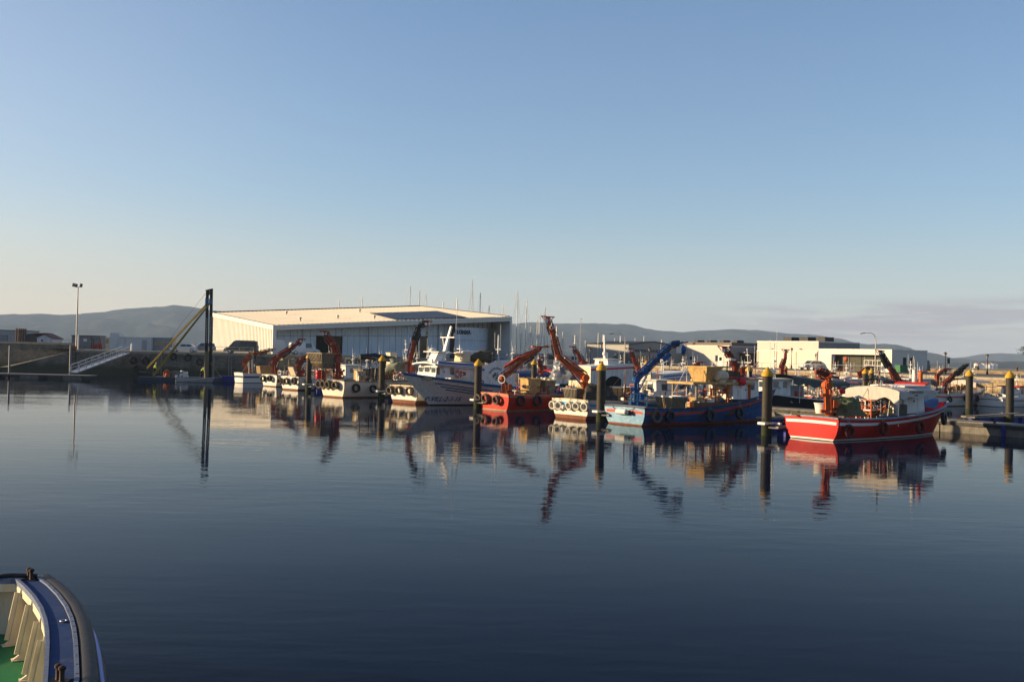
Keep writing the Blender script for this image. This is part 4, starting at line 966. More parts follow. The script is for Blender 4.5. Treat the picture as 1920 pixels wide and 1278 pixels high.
b.mast(X(1405, 700, 0).x, 0, zp, 2.6, .04, ant=1, lean=-.12)
fittings(b, 8, hb.x + 2, hc.x + 1.5, 1.1, 6)
for i, (px, lab, mt) in enumerate(((1306, 'pale wooden fish crate stacked under the platform of the blue boat', woody), (1320, 'white fish crate under the platform of the blue boat', whiteb), (1333, 'cream fish crate beside the white one under the blue boat platform', offwhite))):
    crate(lab, DK(b, X(px, 757, -.9).x, -.9 + .2 * i, .95 - .3 * i), b.rz + .1 * i, (.8, .55, .35), mt)
buoy('round white buoy hanging in the middle of the blue boat', DK(b, X(1300, 745, 0).x, .2, 1.0), .3, whiteb)
rope_coil('pale rope coil on the stern of the long blue boat', DK(b, .9, .4, .03), .42)
heap('net_pile', 'dark blue net heap on the stern deck of the blue boat', 'fishing net', DK(b, 2.0, -.8), 1.1, .8, .65, mat('blue_net', (.03, .05, .10), .95, var=.4, scale=14, bump=1, bscale=40), 9)
bblue = b

# --- white boat with white tyres and the big orange crane
b = Boat('fishing_boat', 'white boat with five white tyres across its stern and a tall orange folding crane', 'fishing boat', (1102, 787), 38, 12.5, 4.6, .93, 1.45, 2.2, white, antif, kb=.62, bottom_z=.28, deckmat=deckm, rail=offwhite)
b.band('blue_stripe', lambda t: (b.zs(t) - .42, b.zs(t) - .2), mat('pale_blue_stripe', (.10, .35, .58), .5), .022, um=.9)
for u_ in (.86, .50, -.12, -.5, -.93): b.tyre_back(u_, .98, .37, .22, rubwhite)
b.part('stern_buoy', MB().sph((-.3, .55, .85), .17, 8, 1.2), whiteb, smooth=True)
b.tyre_side(.14, .95, -1, .42, .24, rubwhite); b.tyre_side(.3, .95, -1, .42, .24, rubber)
crane(b, [(1100, 748), (1097, 708), (1047, 669), (1037, 628), (1027, 598)], 85.5, mat('vivid_orange_crane_paint', (.70, .12, .015), .42, var=.15, grime=.3, gcol=(.15, .04, .01)), .46, grab=None, jibmat=None)
b.part('long_hook', MB().tube([at(1034, 604, 85.2), at(1034, 612, 85.2)], .03, 5).torus(at(1034, 614, 85.2), (0, 1, 0), .13, .04, 12, 6), whiteb, world=True)
P_ = DK(b, 1.7, 1.3); hopper('wooden slatted hopper beside a dark tarpaulin on the white tyre boat', P_, b.rz, 1.7, 1.5, 1.5, .72, woodp, greyw, group='slatted hoppers')
heap('tarpaulin', 'dark tarpaulin roped over gear on the white tyre boat', 'tarpaulin', DK(b, 2.7, -.3), 1.5, 1.4, 1.65, mat('dark_tarpaulin', (.045, .038, .032), .6, bump=.6, bscale=8), 4)
for i, (px, w_, lab, mt) in enumerate(((1112, 1.3, 'golden wooden box standing left of the yellow-coned pile by the blue boat', woody), (1150, 1.5, 'golden slatted box right of the yellow-coned pile by the blue boat', woody))):
    g = at(px, 753, 90.0 + i * 2); z0 = g.z
    hopper(lab, g, R(38), 1.6, 2.2 + .8 * i, 1.25, .93, mt, whiteb if i else woody, slats=bool(i), name='wooden_box', cat='wooden box', group='wooden boxes on the decks', n=5)
fittings(b, 21, 5, 10, 1.2, 5)
b.cabin(8.2, 10.2, 1.3, dkz(b, 9), dkz(b, 9) + 1.9, white, None, wins=(('b', .3, dkz(b, 9) + 1.4, .5, .5), ('r', .5, dkz(b, 9) + 1.4, .6, .5)))
heap('plastic_bag', 'pale see-through plastic sheeting piled under the big orange crane', 'plastic sheet', at(1062, 712, 88), 1.2, .9, 1.3, mat('clear_sheeting', (.25, .28, .32), .25, bump=.8, bscale=9), 8)
bwt = b

# --- small red boat with brown tyres
b = Boat('fishing_boat', 'low red boat with three brown tyres on its stern and an orange crane', 'fishing boat', (953, 771), 38, 12.5, 4.7, .93, 1.42, 2.1, mat('orange_red_paint', (.56, .028, .014), .45, var=.2, grime=.5, gcol=(.14, .03, .015)), mat('pale_waterline', (.42, .30, .2), .6, grime=.4), kb=.6, bottom_z=.1, rail=mat('salmon_rail', (.6, .2, .13), .5, grime=.3))
b.band('upper_band', lambda t: (b.zs(t) - .2, b.zs(t) - .02), mat('salmon_rail', (.6, .2, .13)), .012)
for u_ in (.93, .35, -.38): b.tyre_back(u_, .95, .44, .26)
for t_ in (.09, .235, .42): b.tyre_side(t_, .85, -1, .48, .28, black)
crane(b, [(948, 741), (943, 708), (976, 679), (1012, 655)], 94.0, orangep, .42, head=False)
cj = MB().bar(at(947, 686, 94.4), at(1002, 659, 95), .3, .26).bar(at(962, 672, 94.6), at(1000, 656, 94.6), .14, .12).tube([at(945, 689, 94), at(975, 668, 94)], .12, 8)
b.part('folded_jib', cj, rustred, world=True)
b.part('flat_grab', MB().box(at(1013, 650, 95), (1.6, .5, .12), .3).bar(at(1000, 655, 95), at(1028, 648, 95), .14), orangep, world=True)
b.part('hose_drum', MB().torus(at(941, 711, 93.4), (.6, 1, 0), .34, .045, 18, 6), whiteb, world=True)
for i, (px, py, mt, lab) in enumerate(((994, 738, woody, 'golden wooden box with notched side on the low red boat'), (1022, 741, woodp, 'brown wooden box between the low red boat and the white tyre boat'))):
    g = at(px, py, 96 + 1.0 * i); hopper(lab, g, R(38), 1.5, 1.2, 1.35, .9, mt, mt, slats=False, name='wooden_box', cat='wooden box', group='wooden boxes on the decks')
fittings(b, 5, 3, 9, 1.4, 5)
heap('net_pile', 'grey net heap on the stern deck of the low red boat', 'fishing net', DK(b, 2.6, -.8), .9, .7, .7, netm, 12)
heap('net_pile', 'blue tarpaulin heap forward on the low red boat', 'tarpaulin', DK(b, 6.2, .3), 1.6, 1.2, 1.0, tarpb, 13)

# --- the white trawler, bow to the camera
b = Boat('trawler', 'white trawler with blue rail and stripes numbered 4ª-VILL-2-1-15', 'trawler', None, 223, 16.5, 5.5, .82, 1.9, 3.0, white, mat('dark_bottom_paint', (.03, .025, .022), .6), rake=3.3, bow_to_camera=(797, 759.5), kb=.55, rail=mat('blue_rail_paint', (.03, .20, .46), .4), full=3.0, dip=.32, deckmat=whiteb, dz=.75, bottom_z=.1)
b.band('blue_rail_band', lambda t: (b.zs(t) - .2, b.zs(t) - .01), MATS['blue_rail_paint'], .03)
for i in range(3):
    b.band('blue_stripe', lambda t, i=i: (b.zs(t) - .62 - .24 * i, b.zs(t) - .51 - .24 * i), tealp, .028, transom=False, t0=.60 + .00 * i, t1=.90 - .02 * i)
def hullpt(x0, z0):
    def f(u, v):
        x = x0 - u; t = x / b.L
        for _ in range(12): t = max(.2, min(.999, t + (x - b.P(t, b.zq(t, z0 + v), 1).x) / b.L * .8))
        return b.P(t, b.zq(t, z0 + v), 1, .03)
    return f
text_mesh('4ª-VILL-2-1-15', .60, mat('blue_lettering', (.012, .10, .26), .5), b.o, None, 'registration_number', fn=hullpt(b.loc(803, 752, .75).x, .38), bold=.012, shear=.22, spacing=1.0)
def XT(px, py, y): return b.loc(px, py, y)
zf = dkz(b, 12.5)
x1 = XT(820, 700, 1.4).x; ztop = XT(820, 683, 1.4).z; x0 = XT(893, 700, 1.6).x
whl = b.cabin(x0, x1 + .25, 1.5, b.zs(.8) - .15, ztop, offwhite if False else white, whiteclean, .25, frontslant=.35, rb=.18,
      wins=(('f', .15, ztop - .62, .62, .62), ('f', .5, ztop - .6, .72, .66), ('f', .85, ztop - .62, .62, .62), ('l', .93, ztop - .6, .35, .6), ('l', .58, ztop - .62, .38, .55)), door=('l', .74, .62, 1.75))
b.part('roof_visor', MB().grid([[(x, y * 1.75, ztop + .12 + .2 * (1 - y * y) + dz_) for y in (-1, -.6, 0, .6, 1)] for x, dz_ in ((x1 - 1.4, .02), (x1 - .2, 0), (x1 + .55, -.1))]).grid([[(x1 + .55, y * 1.75, ztop + .02 + .2 * (1 - y * y) + h_) for y in (-1, -.6, 0, .6, 1)] for h_ in (0, -.12)]), whiteclean, parent=whl, smooth=True)
rs = MB()
for a, c in ((.02, .20), (.30, .36)): rs.prism([(x0 - .6, 1.78, ztop + .30 - c - .25), (x1 + .2, 1.78, ztop + .30 - c), (x1 + .2, 1.78, ztop + .30 - a), (x0 - .6, 1.78, ztop + .30 - a - .25)], (0, .03, 0))
b.part('roof_edge', MB().prism([(x0 - .7, 1.69, ztop - .42), (x1 + .25, 1.69, ztop - .1), (x1 + .25, 1.69, ztop + .30), (x0 - .7, 1.69, ztop + .06)], (0, .08, 0)), whiteclean, parent=whl)
b.part('blue_roof_stripe', rs, stripeblue, parent=whl)
c_ = XT(860, 701, 1.55); b.part('lifebuoy', MB().torus((c_.x, 1.60, c_.z), (0, 1, 0), .33, .09, 20, 8), mat('orange_lifebuoy', (.8, .12, .03), .5), smooth=True)
b.part('lifebuoy_bands', MB().box((c_.x - .33, 1.65, c_.z), (.2, .12, .13)).box((c_.x + .33, 1.65, c_.z), (.2, .12, .13)).box((c_.x, 1.65, c_.z + .33), (.13, .12, .2)).box((c_.x, 1.65, c_.z - .33), (.13, .12, .2)), whiteb)
b.part('red_locker', MB().bb(c_.x - .85, c_.x - .5, 1.48, 1.6, c_.z - .12, c_.z + .2), redd)
# shelter panel aft, with the emblem
xa, xb_ = XT(965, 710, 2.1).x, XT(898, 710, 2.1).x
zb0 = b.zs(xa / b.L) - .05; zt0 = XT(930, 680, 2.1).z
b.part('shelter_side', MB().prism([(xa, 2.12, zb0 - .3), (xb_, 2.12, zb0 - .3), (xb_, 2.02, zt0 - .35), (xb_ - .8, 2.02, zt0 - .3), (xb_ - 2.2, 2.0, zt0 + .25), (xa + .8, 2.0, zt0 + .3), (xa, 2.05, zt0 - 1.1)], (0, .06, 0)), white)
b.part('shelter_side', MB().prism([(xa, -2.12, zb0 - .3), (xb_, -2.12, zb0 - .3), (xb_, -2.02, zt0 - .35), (xa + .8, -2.0, zt0 + .2), (xa, -2.05, zt0 - 1.1)], (0, -.06, 0)), white)
b.part('shelter_roof', MB().prism([(xa + .8, -2.0, zt0), (xb_ - 1.8, -2.0, zt0), (xb_ - 1.8, 2.0, zt0), (xa + .8, 2.0, zt0)], (0, 0, .06)), darkm)
b.part('blue_side_stripe', MB().prism([(xb_ - .05, 2.2, zt0 - .72), (xb_ - .6, 2.2, zt0 - .76), (xb_ - .6, 2.2, zt0 - .58), (xb_ - .05, 2.2, zt0 - .54)], (0, .02, 0)), stripeblue)
em = V(((xa + xb_) / 2 + .15, 2.185, (zb0 + zt0) / 2 - .12)); rdm = random.Random(4)
eb = MB(); ebl = MB()
for k in range(26):
    a = rdm.uniform(0, 6.28); rad = rdm.random() ** .5; ex, ez = em.x - .62 * rad * math.cos(a), em.z + .34 * rad * math.sin(a) + .12 * (-math.cos(a))
    (eb if k % 3 else ebl).prism([(ex + .09 * math.cos(q * 1.256 + k), em.y + .004 * (k % 3), ez + .07 * math.sin(q * 1.256 + k)) for q in range(5)], (0, .01, 0))
b.part('fish_emblem', eb, mat('dark_emblem_paint', (.05, .05, .06), .6)); b.part('fish_emblem', ebl, mat('pale_emblem_paint', (.38, .30, .26), .6))
lt = mat('grey_blue_lettering', (.10, .12, .22), .6)
def arc(u, v):
    a = (u - 1.1) / 1.05; r_ = 1.0 + v; return V((em.x - r_ * math.sin(a) * .95, 2.20, em.z - .22 + r_ * math.cos(a) * .95))
text_mesh('MAR DE BOURO', .24, lt, b.o, None, fn=arc, bold=.008)
b.part('porthole', MB().torus((xb_ - .35, 2.22, zb0 + .55), (0, 1, 0), .14, .035, 14, 6), darkm)
# roof gear
zr_ = ztop + .3
b.part('mast_base', MB().prism([(x1 - .3, -.5, zr_ - .1), (x1 - .3, .5, zr_ - .1), (x1 - 1.1, .5, zr_ - .1), (x1 - 1.1, -.5, zr_ - .1)], (-.5, 0, .95)), whiteclean)
b.part('radome', MB().lathe([(.3, 0), (.34, .12), (.28, .26), (.1, .32)], (x1 - 1.0, -.6, zr_ + .9), 14).lathe([(.2, 0), (.22, .1), (.15, .2)], (x1 - 1.9, .8, zr_ + .7), 12), whiteb, smooth=True)
b.part('radar_shelf', MB().bb(x1 - 1.6, x1 - .5, -1.4, .9, zr_ + .82, zr_ + .9).bb(x1 - 3.6, x1 - 2.4, -.8, 1.2, zr_ + .75, zr_ + .82), whiteb)
mp = b.part('mast', MB().bar((x1 - 1.7, 0, zr_), (x1 - 2.7, 0, zr_ + 3.3), .4, .3, .2, .16).bar((x1 - 2.3, -1.1, zr_ + 2.25), (x1 - 2.3, 1.0, zr_ + 2.25), .09).tube([(x1 - 3.4, .7, zr_), (x1 - 3.1, .7, zr_ + 2.6)], .07, 6).bar((x1 - 3.3, .2, zr_ + 1.2), (x1 - 3.3, 1.1, zr_ + 1.2), .07).bar((x1 - 3.0, -1.1, zr_ + .1), (x1 - 2.5, -1.0, zr_ + 2.2), .08), whiteclean)
b.part('antenna', MB().tube([(x1 - 2.8, .4, zr_ + 1), (x1 - 3.0, .5, zr_ + 5.2)], .022, 5).tube([(x1 - 2.3, -1.0, zr_ + 2.3), (x1 - 2.3, -1.0, zr_ + 2.75)], .02, 5).tube([(x1 - 2.3, .9, zr_ + 2.3), (x1 - 2.3, .95, zr_ + 2.7)], .02, 5), whiteb, parent=mp)
quick('rib_boat', 'white rolled inflatable raft lashed on the roof of the white trawler', 'life raft', MB().tube([(-1.6, 0, .25), (-1.4, 0, .28), (1.4, 0, .28), (1.6, 0, .25)], [.12, .27, .27, .12], 12), whiteb, tuple(b.w((x0 + xa) / 2 + 1.7, .5, zt0 + .55)), b.rz, smooth=True)
heap('net_pile', 'dark gear heap on the aft roof of the white trawler', 'fishing net', b.w((x0 + xa) / 2 + .6, .2, zt0 + .05), 1.9, 1.2, 1.0, netm, 17, b.rz)
b.part('gear_box', MB().bb(xb_ + .1, xb_ + 1.0, -.4, .9, ztop + .3, ztop + 1.2), offwhite)
b.part('roof_rail', MB().tube([(xa + .9, 1.9, zt0 + .05), (xa + .9, 1.9, zt0 + .9), (xb_ - 1.8, 1.9, zt0 + .9), (xb_ - 1.8, 1.9, zt0 + .05)], .03, 6).tube([(xa + .9, 1.9, zt0 + .5), (xb_ - 1.8, 1.9, zt0 + .5)], .025, 5), steel)
b.mast(xa + .9, .6, zt0, 2.6, .09, ant=2, cross=((.5, .4),))
b.part('searchlight', MB().lathe([(.12, 0), (.2, .15), (.2, .2)], (x1 + .2, .9, ztop + .35), 12, (1, 0, 0)), steel)
b.tyre_side(.50, 1.0, 1, .55, .3, black)
b.part('anchor_winch', MB().lathe([(.25, -.4), (.25, -.35), (.12, -.34), (.12, .34), (.25, .35), (.25, .4)], (b.L * .93, 0, b.zs(.93) - .2), 12, (0, 1, 0)), greenb)
rope_coil('pale net and rope coil on the bow of the white trawler', b.w(x1 + .75, .75, b.zs(.84) - .1), .5)

# --- small white boat left of the trawler bow
b = Boat('fishing_boat', 'small white boat with three tyres and brown strake left of the trawler bow', 'fishing boat', (782, 757), 44, 11, 4.6, .92, 1.6, 2.1, white, antif, kb=.6, bottom_z=.3, rail=offwhite)
for u_ in (.82, .15, -.6): b.tyre_back(u_, 1.15, .42, .3)
b.band('brown_strake', lambda t: (b.zs(t) - .16, b.zs(t) - .02), woodp, .014)
crane(b, [(768, 705), (770, 672), (777, 641), (787, 611), (801, 605)], 108, rustred, .44, grab=.9, jibmat=blackm)
fittings(b, 31, 2, 8, 1.2, 4)
heap('net_pile', 'pale green net heap by the black-tipped crane left of the trawler', 'fishing net', at(752, 697, 110), 1.5, 1.0, 1.3, mat('pale_net', (.24, .26, .2), .95, var=.3, bump=1), 19)
b.cabin(6.5, 8.6, 1.2, dkz(b, 7), dkz(b, 7) + 2.2, white, None, wins=(('b', .5, dkz(b, 7) + 1.6, .6, .5),))

# --- white boat with the slatted hopper
b = Boat('fishing_boat', 'white boat with four stern tyres carrying a raised slatted hopper', 'fishing boat', (645, 746), 42, 14, 4.8, .93, 1.75, 2.1, mat('warm_white_paint', (.74, .68, .58), .45, var=.08, grime=.35, gcol=(.3, .2, .12)), antif, kb=.6, bottom_z=.14, rail=greyw, dip=.1)
for u_ in (.93, .52, .08, -.5): b.tyre_back(u_, 1.25, .46, .32)
b.tyre_side(.09, 1.0, -1, .46, .3, black); b.tyre_side(.24, 1.0, -1, .46, .3, black); b.tyre_side(.46, 1.0, -1, .4, .26, black)
b.part('boarding_bracket', MB().bar((5.0, -2.35, 1.5), (5.2, -2.4, .8), .1).bar((5.2, -2.4, .8), (6.0, -2.4, .75), .1), darkm)
crane(b, [(634, 712), (634, 675), (624, 645), (608, 624)], 113, rustred, .52, grab=None)
g = at(607, 708, 113.5)
hopper('raised slatted hopper of grey boards above the white tyre-hung boat', V((g.x, g.y, g.z)), R(42), 2.9, 2.4, 1.6, .6, greyw, woodp, legs=1.0, group='slatted hoppers')
t_ = Thing('wooden_container', 'long brown wooden box on the deck behind the fifth pile', 'wooden box', tuple(at(708, 722, 119)), R(42), 'wooden boxes on the decks')
t_.part('box', MB().bb(-2.6, 2.6, -.9, .9, 0, 1.75), woodp)
t_.part('frame', MB().bb(-2.66, 2.66, -.96, -.9, 1.66, 1.8).bb(-2.66, -2.5, -.96, -.9, 0, 1.66).bb(2.5, 2.66, -.96, -.9, 0, 1.66).bb(-.9, -.8, -.96, -.9, 0, 1.66).bb(.8, .9, -.96, -.9, 0, 1.66).bb(-2.67, -2.6, -.9, .96, 1.66, 1.8), greyw)
t_.part('end_board', MB().bb(-2.66, -2.61, -.8, .8, .1, 1.6), woody)
quick('side_board', 'cream upright board cupboard at the end of the long brown wooden box', 'cupboard', MB().bb(-.45, .45, -.3, .3, 0, 1.45).bb(-.5, .5, -.35, .35, 1.45, 1.52), offwhite, tuple(at(676, 722, 115)), R(42))
quick('white_locker', 'tall cream locker standing right of the fifth pile below the hall', 'locker', MB().bb(-.42, .42, -.4, .4, 0, 1.7).bb(-.47, .47, -.45, .45, 1.7, 1.85).bb(-.47, .47, -.45, .45, -.1, 0), offwhite, tuple(at(733, 691, 122)), R(42))
b.part('canopy', MB().grid([[(x, y * 1.6, 4.0 + .25 * (1 - y * y) - .07 * (x - 5) + .12 * noise.noise(V((x * 1.5, y * 3, 1)))) for y in (-1, -.7, -.3, 0, .3, .7, 1)] for x in (4.2, 5, 5.8, 6.6, 7.4, 8.2, 9)]).tube([(4.2, 1.5, 4.25), (6, 1.2, 4.4), (9, .8, 3.9)], .3, 8), mat('black_tarpaulin', (.02, .022, .03), .5, bump=.6, bscale=5), smooth=True)
for x in (4.4, 8.8):
    for y in (-1.5, 1.5): b.part('canopy_post', MB().bar((x, y, 1.2), (x, y, 4.0), .09), darkm)
zc = dkz(b, 10)
b.cabin(9.2, 12.2, 1.35, zc, zc + 2.3, whiteclean, None, wins=(('r', .3, zc + 1.7, .5, .5), ('r', .7, zc + 1.7, .5, .5), ('b', .5, zc + 1.6, .7, .6)))
b.part('lifebuoy', MB().torus(b.loc(704, 684, -1.6), (0, 1, 0), .3, .08, 16, 6), whiteb, smooth=True)
b.mast(9.8, .5, zc + 2.3, 2.6, .07, ant=1, lean=-.1); b.mast(12.4, 0, zc + 1.8, 2.4, .09, ant=2)
fittings(b, 41, 3.2, 8.5, 1.4, 8)
barrel('red barrel under the raised slatted hopper', at(597, 710, 112.5), .3, .9, redb); barrel('orange drum beside the red barrel under the slatted hopper', at(606, 711, 113), .28, .85, orangep)
for i, (px, c) in enumerate(((650, 'yellow'), (660, 'white'), (668, 'wooden'))):
    crate(c + ' fish crate on the deck left of the cream cupboard', at(px, 722, 113.2), .7 + .2 * i, (.8, .55, .4), {'yellow': woody, 'white': whiteb, 'wooden': woodp}[c])

# --- two small white boats and the one with the wave stripe
b = Boat('fishing_boat', 'small white boat with three stern tyres, right of the boat with two tyres', 'fishing boat', (560, 732), 42, 11, 4.5, .92, 1.55, 1.9, white, antif, kb=.6, bottom_z=.16, rail=white)
for u_ in (.9, .1, -.75): b.tyre_back(u_, 1.05, .44, .32)
b.tyre_side(.1, 1.0, -1, .46, .3, black)
crane(b, [(563, 708), (560, 686), (566, 674), (579, 670)], 129, rustred, .5)
fittings(b, 51, 1.5, 8, 1.2, 6); zc = dkz(b, 8); b.cabin(7, 9.2, 1.2, zc, zc + 2.0, white, None, wins=(('b', .5, zc + 1.4, .6, .5), ('r', .5, zc + 1.4, .8, .5)))
b.part('white_panel', MB().box(b.loc(548, 696, .5), (.12, 1.2, 1.1), 0, Matrix.Rotation(R(-25), 3, 'Y')), offwhite)
b = Boat('fishing_boat', 'small white boat with two tyres, left one of the pair between the first two piles', 'fishing boat', (519, 725), 42, 11, 4.2, .92, 1.5, 1.9, white, antif, kb=.6, bottom_z=.1, rail=greyw)
for u_ in (.6, -.35): b.tyre_back(u_, 1.0, .44, .3, black)
crane(b, [(516, 705), (514, 680), (523, 668), (557, 645), (566, 638)], 141, rustred, .55, jibmat=rustred)
fittings(b, 61, 1.5, 8, 1.2, 5)
heap('net_pile', 'sunlit pale net heap between the two leftmost orange cranes', 'fishing net', at(540, 692, 142), 1.8, 1.2, 1.5, mat('straw_net', (.36, .29, .17), .95, var=.3, bump=1), 23)
quick('wooden_box', 'small pale wooden box on the deck at the second leftmost crane', 'wooden box', MB().prism([(-.9, -.5, 0), (.9, -.5, 0), (1.1, -.6, 1.0), (-1.1, -.6, 1.0)], (0, 1.1, 0)), woodp, tuple(at(497, 700, 143)), .7)
b = Boat('fishing_boat', 'small white boat with dark blue wave stripe at the left end of the row', 'fishing boat', (456, 718), 46, 8, 2.5, .9, 1.35, 1.8, whiteclean, navy, kb=.75, bottom_z=.06, rail=whiteb)
b.band('wave_stripe', lambda t: (.72, .98), mat('dark_blue_stripe', (.02, .04, .14), .4), .022, um=.95)
crane(b, [(465, 704), (459, 684), (464, 670), (484, 662), (510, 656)], 151, orangep, .5, jibmat=orangep)
fittings(b, 71, 1.5, 6, .7, 3)

# ================================================================== boats and gear further in
def small_boat(label, corner, head, L, B, hull=white, fs=1.2, fb=1.9, stripe=None, cab=None, rail=None, seed=1, tyres=0, name='fishing_boat', bow=None, roof=None, mast_=True, fit=3, dz=.5):
    b = Boat(name, label, 'fishing boat', corner, head, L, B, .88, fs, fb, hull, antif, kb=.6, bottom_z=.1, rail=rail, bow_to_camera=bow, dz=dz)
    if stripe: b.band('stripe', lambda t: (b.zs(t) - .4, b.zs(t) - .24), stripe, .022, um=.9)
    for i in range(tyres): b.tyre_side(.2 + .25 * i, b.zs(.3) - .45, -1 if bow is None else 1, .38, .24, black)
    if cab:
        x0, x1, h = cab; z = dkz(b, (x0 + x1) / 2)
        b.cabin(x0, x1, B * .3, z, z + h, white, roof, wins=(('b', .28, z + h * .7, .5, .5), ('b', .74, z + h * .7, .5, .5), ('r', .3, z + h * .72, .5, .5), ('r', .7, z + h * .72, .5, .5), ('f', .3, z + h * .72, .5, .5), ('f', .7, z + h * .72, .5, .5), ('l', .5, z + h * .72, .6, .5)))
        if mast_: b.mast((x0 + x1) / 2, 0, z + h, 2.0, .06, ant=2)
    fittings(b, seed, 1.2, (cab[0] if cab else L * .7) - .6, B * .25, fit, False)
    rs_ = random.Random(seed)
    if cab and rs_.random() < .7:
        z = dkz(b, 2) + rs_.uniform(1.7, 2.3); xa, xb = .6, cab[0] - .2; wy = B * rs_.uniform(.3, .42); mt = rs_.choice([MATS['black_tarpaulin'], tarpg, MATS['black_tarpaulin'], tarpb, MATS['dark_tarpaulin'], tarpw])
        ao = b.part('awning', MB().grid([[(xa + (xb - xa) * i / 5, y * wy, z + .3 * (1 - y * y) + .08 * noise.noise(V((i * .9, y * 3, seed)))) for y in (-1, -.6, -.2, .2, .6, 1)] for i in range(6)]).grid([[(xa + (xb - xa) * i / 5, sy * wy, z - j * (.22 + .12 * noise.noise(V((i, j, seed))))) for i in range(6)] for j in range(3) for sy in (-1,)]), mt, smooth=True)
        for x_ in (xa + .05, xb - .3):
            for y_ in (-wy * .95, wy * .95): b.part('awning_post', MB().tube([(x_, y_, dkz(b, 2)), (x_, y_, z)], .035, 5), steel, parent=ao)
    if rs_.random() < .6:
        xg = rs_.uniform(1, 3); hg = rs_.uniform(2.2, 3.4); b.part('gallows_frame', MB().tube([(xg, -B * .3, dkz(b, 1)), (xg, -B * .28, dkz(b, 1) + hg), (xg, B * .28, dkz(b, 1) + hg), (xg, B * .3, dkz(b, 1))], .05, 6).bar((xg, -B * .2, dkz(b, 1) + hg), (xg + 1.0, -B * .2, dkz(b, 1) + hg + .35), .08), rs_.choice([rustred, orangep, whiteb, darkm, rustred]))
    return b
b = small_boat('white boat with red roofed cabin behind the second yellow-coned dark pile', (966, 740), 36, 11, 4, cab=(6, 9, 2.0), roof=redb, seed=81)
crane(b, [(1016, 700), (1014, 690), (1010, 678), (1018, 672)], 128, rustred, .35)
b = Boat('fishing_boat', 'white boat with a red band along its high superstructure behind the orange crane', 'fishing boat', (1094, 752), 33, 14, 4.4, .9, 1.5, 2.4, white, antif, kb=.6, rail=white)
za = 3.75; xs0, xs1 = b.loc(1106, 700, -1.9).x, b.loc(1186, 690, -1.9).x
def archw(b, x0, x1, y, z0, z1, mt, ax, aw_, ah, ns=10):
    mb = MB(); pts = [(x0, z0), (ax - aw_, z0)]
    for i in range(ns + 1):
        a = math.pi * (1 - i / ns); pts.append((ax + aw_ * math.cos(a), z0 + ah * (.35 + .65 * math.sin(a))))
    pts += [(ax + aw_, z0), (x1, z0), (x1, z1 + .35), (x0, z1)]
    mb.prism([(p[0], y, p[1]) for p in pts], (0, -.08, 0)); return b.part('side_panel', mb, mt)
zb_ = b.zs(.3) - .1
archw(b, xs0, xs1, -1.95, zb_, za, white, (xs0 + xs1) / 2 + .3, 1.3, 1.45)
archw(b, xs0, xs1, 2.0, zb_, za, white, (xs0 + xs1) / 2 + .3, 1.3, 1.45)
b.part('red_band', MB().prism([(xs0, -2.04, za - .42), (xs1, -2.04, za - .1), (xs1, -2.04, za + .1), (xs0, -2.04, za - .22)], (0, -.02, 0)), redb)
b.part('roof', MB().prism([(xs0, -1.98, za), (xs1, -1.98, za + .35), (xs1, 1.98, za + .35), (xs0, 1.98, za)], (0, 0, .07)), whiteclean)
b.part('rear_wall', MB().bb(xs0 + .0, xs0 + .08, -1.94, 1.98, zb_, za - .01), offwhite); b.part('dark_hold', MB().bb(xs0 + .2, xs1 - .2, -.2, .3, zb_ - .3, za - .2), blackm)  # black slab stands in for the shade behind the arches
q = b.loc(1134, 690, 0)
b.part('mast', MB().bar((q.x + .3, 0, za + .1), b.loc(1134, 664, 0), .5, .45, .3, .3).bar(b.loc(1134, 664, 0), b.loc(1133, 628, 0), .16, .16, .12).sph(b.loc(1134, 663, 0), .28, 8), whiteclean)
fittings(b, 91, 1, 3, 1, 2, False)
b.cabin(xs0 + 3.0, xs0 + 4.6, 1.2, za + .2, za + .8, white, None, wins=(('b', .5, za + .5, .8, .3),))
b = small_boat('white boat with two blue side stripes left of the slatted basket', (1232, 752), 34, 13, 4.3, fs=1.4, fb=2.3, cab=None, seed=101, fit=2)
xs0, xs1 = b.loc(1243, 712, -1.9).x, b.loc(1292, 706, -1.9).x; za = b.loc(1250, 702, -1.9).z
archw(b, xs0, xs1, -1.95, b.zs(.3) - .1, za, white, xs0 + 3.1, .9, 1.1); archw(b, xs0, xs1, 1.95, b.zs(.3) - .1, za, white, xs0 + 3.1, .9, 1.1)
b.part('roof', MB().prism([(xs0, -1.98, za), (xs1, -1.98, za + .35), (xs1, 1.98, za + .35), (xs0, 1.98, za)], (0, 0, .07)), whiteclean)
b.part('blue_stripe', MB().prism([(xs0, -2.04, za - .3), (xs1, -2.04, za + .0), (xs1, -2.04, za + .15), (xs0, -2.04, za - .14)], (0, -.02, 0)).prism([(xs0, -2.04, za - .62), (xs0 + 2.8, -2.04, za - .46), (xs0 + 2.8, -2.04, za - .34), (xs0, -2.04, za - .5)], (0, -.02, 0)), stripeblue)
b.part('rear_wall', MB().bb(xs0, xs0 + .08, -1.94, 1.9, b.zs(.3) - .1, za - .01), offwhite)
rk = MB()
for k in range(5): rk.tube([b.loc(1170 + k * 8, 712 - 2 * k, 1 - .4 * k), b.loc(1215 + k * 7, 700 - k, -.6 - .2 * k)], .045, 5)
b.part('rod_rack', rk, whiteb); b.mast(xs0 + 2, .5, za + .2, 2.3, .06, ant=2); b.mast(xs0 + 4.5, -.3, za + .2, 1.8, .05, ant=1)
crane(b, [(1198, 705), (1196, 690), (1188, 672), (1181, 656)], 128, rustred, .42)
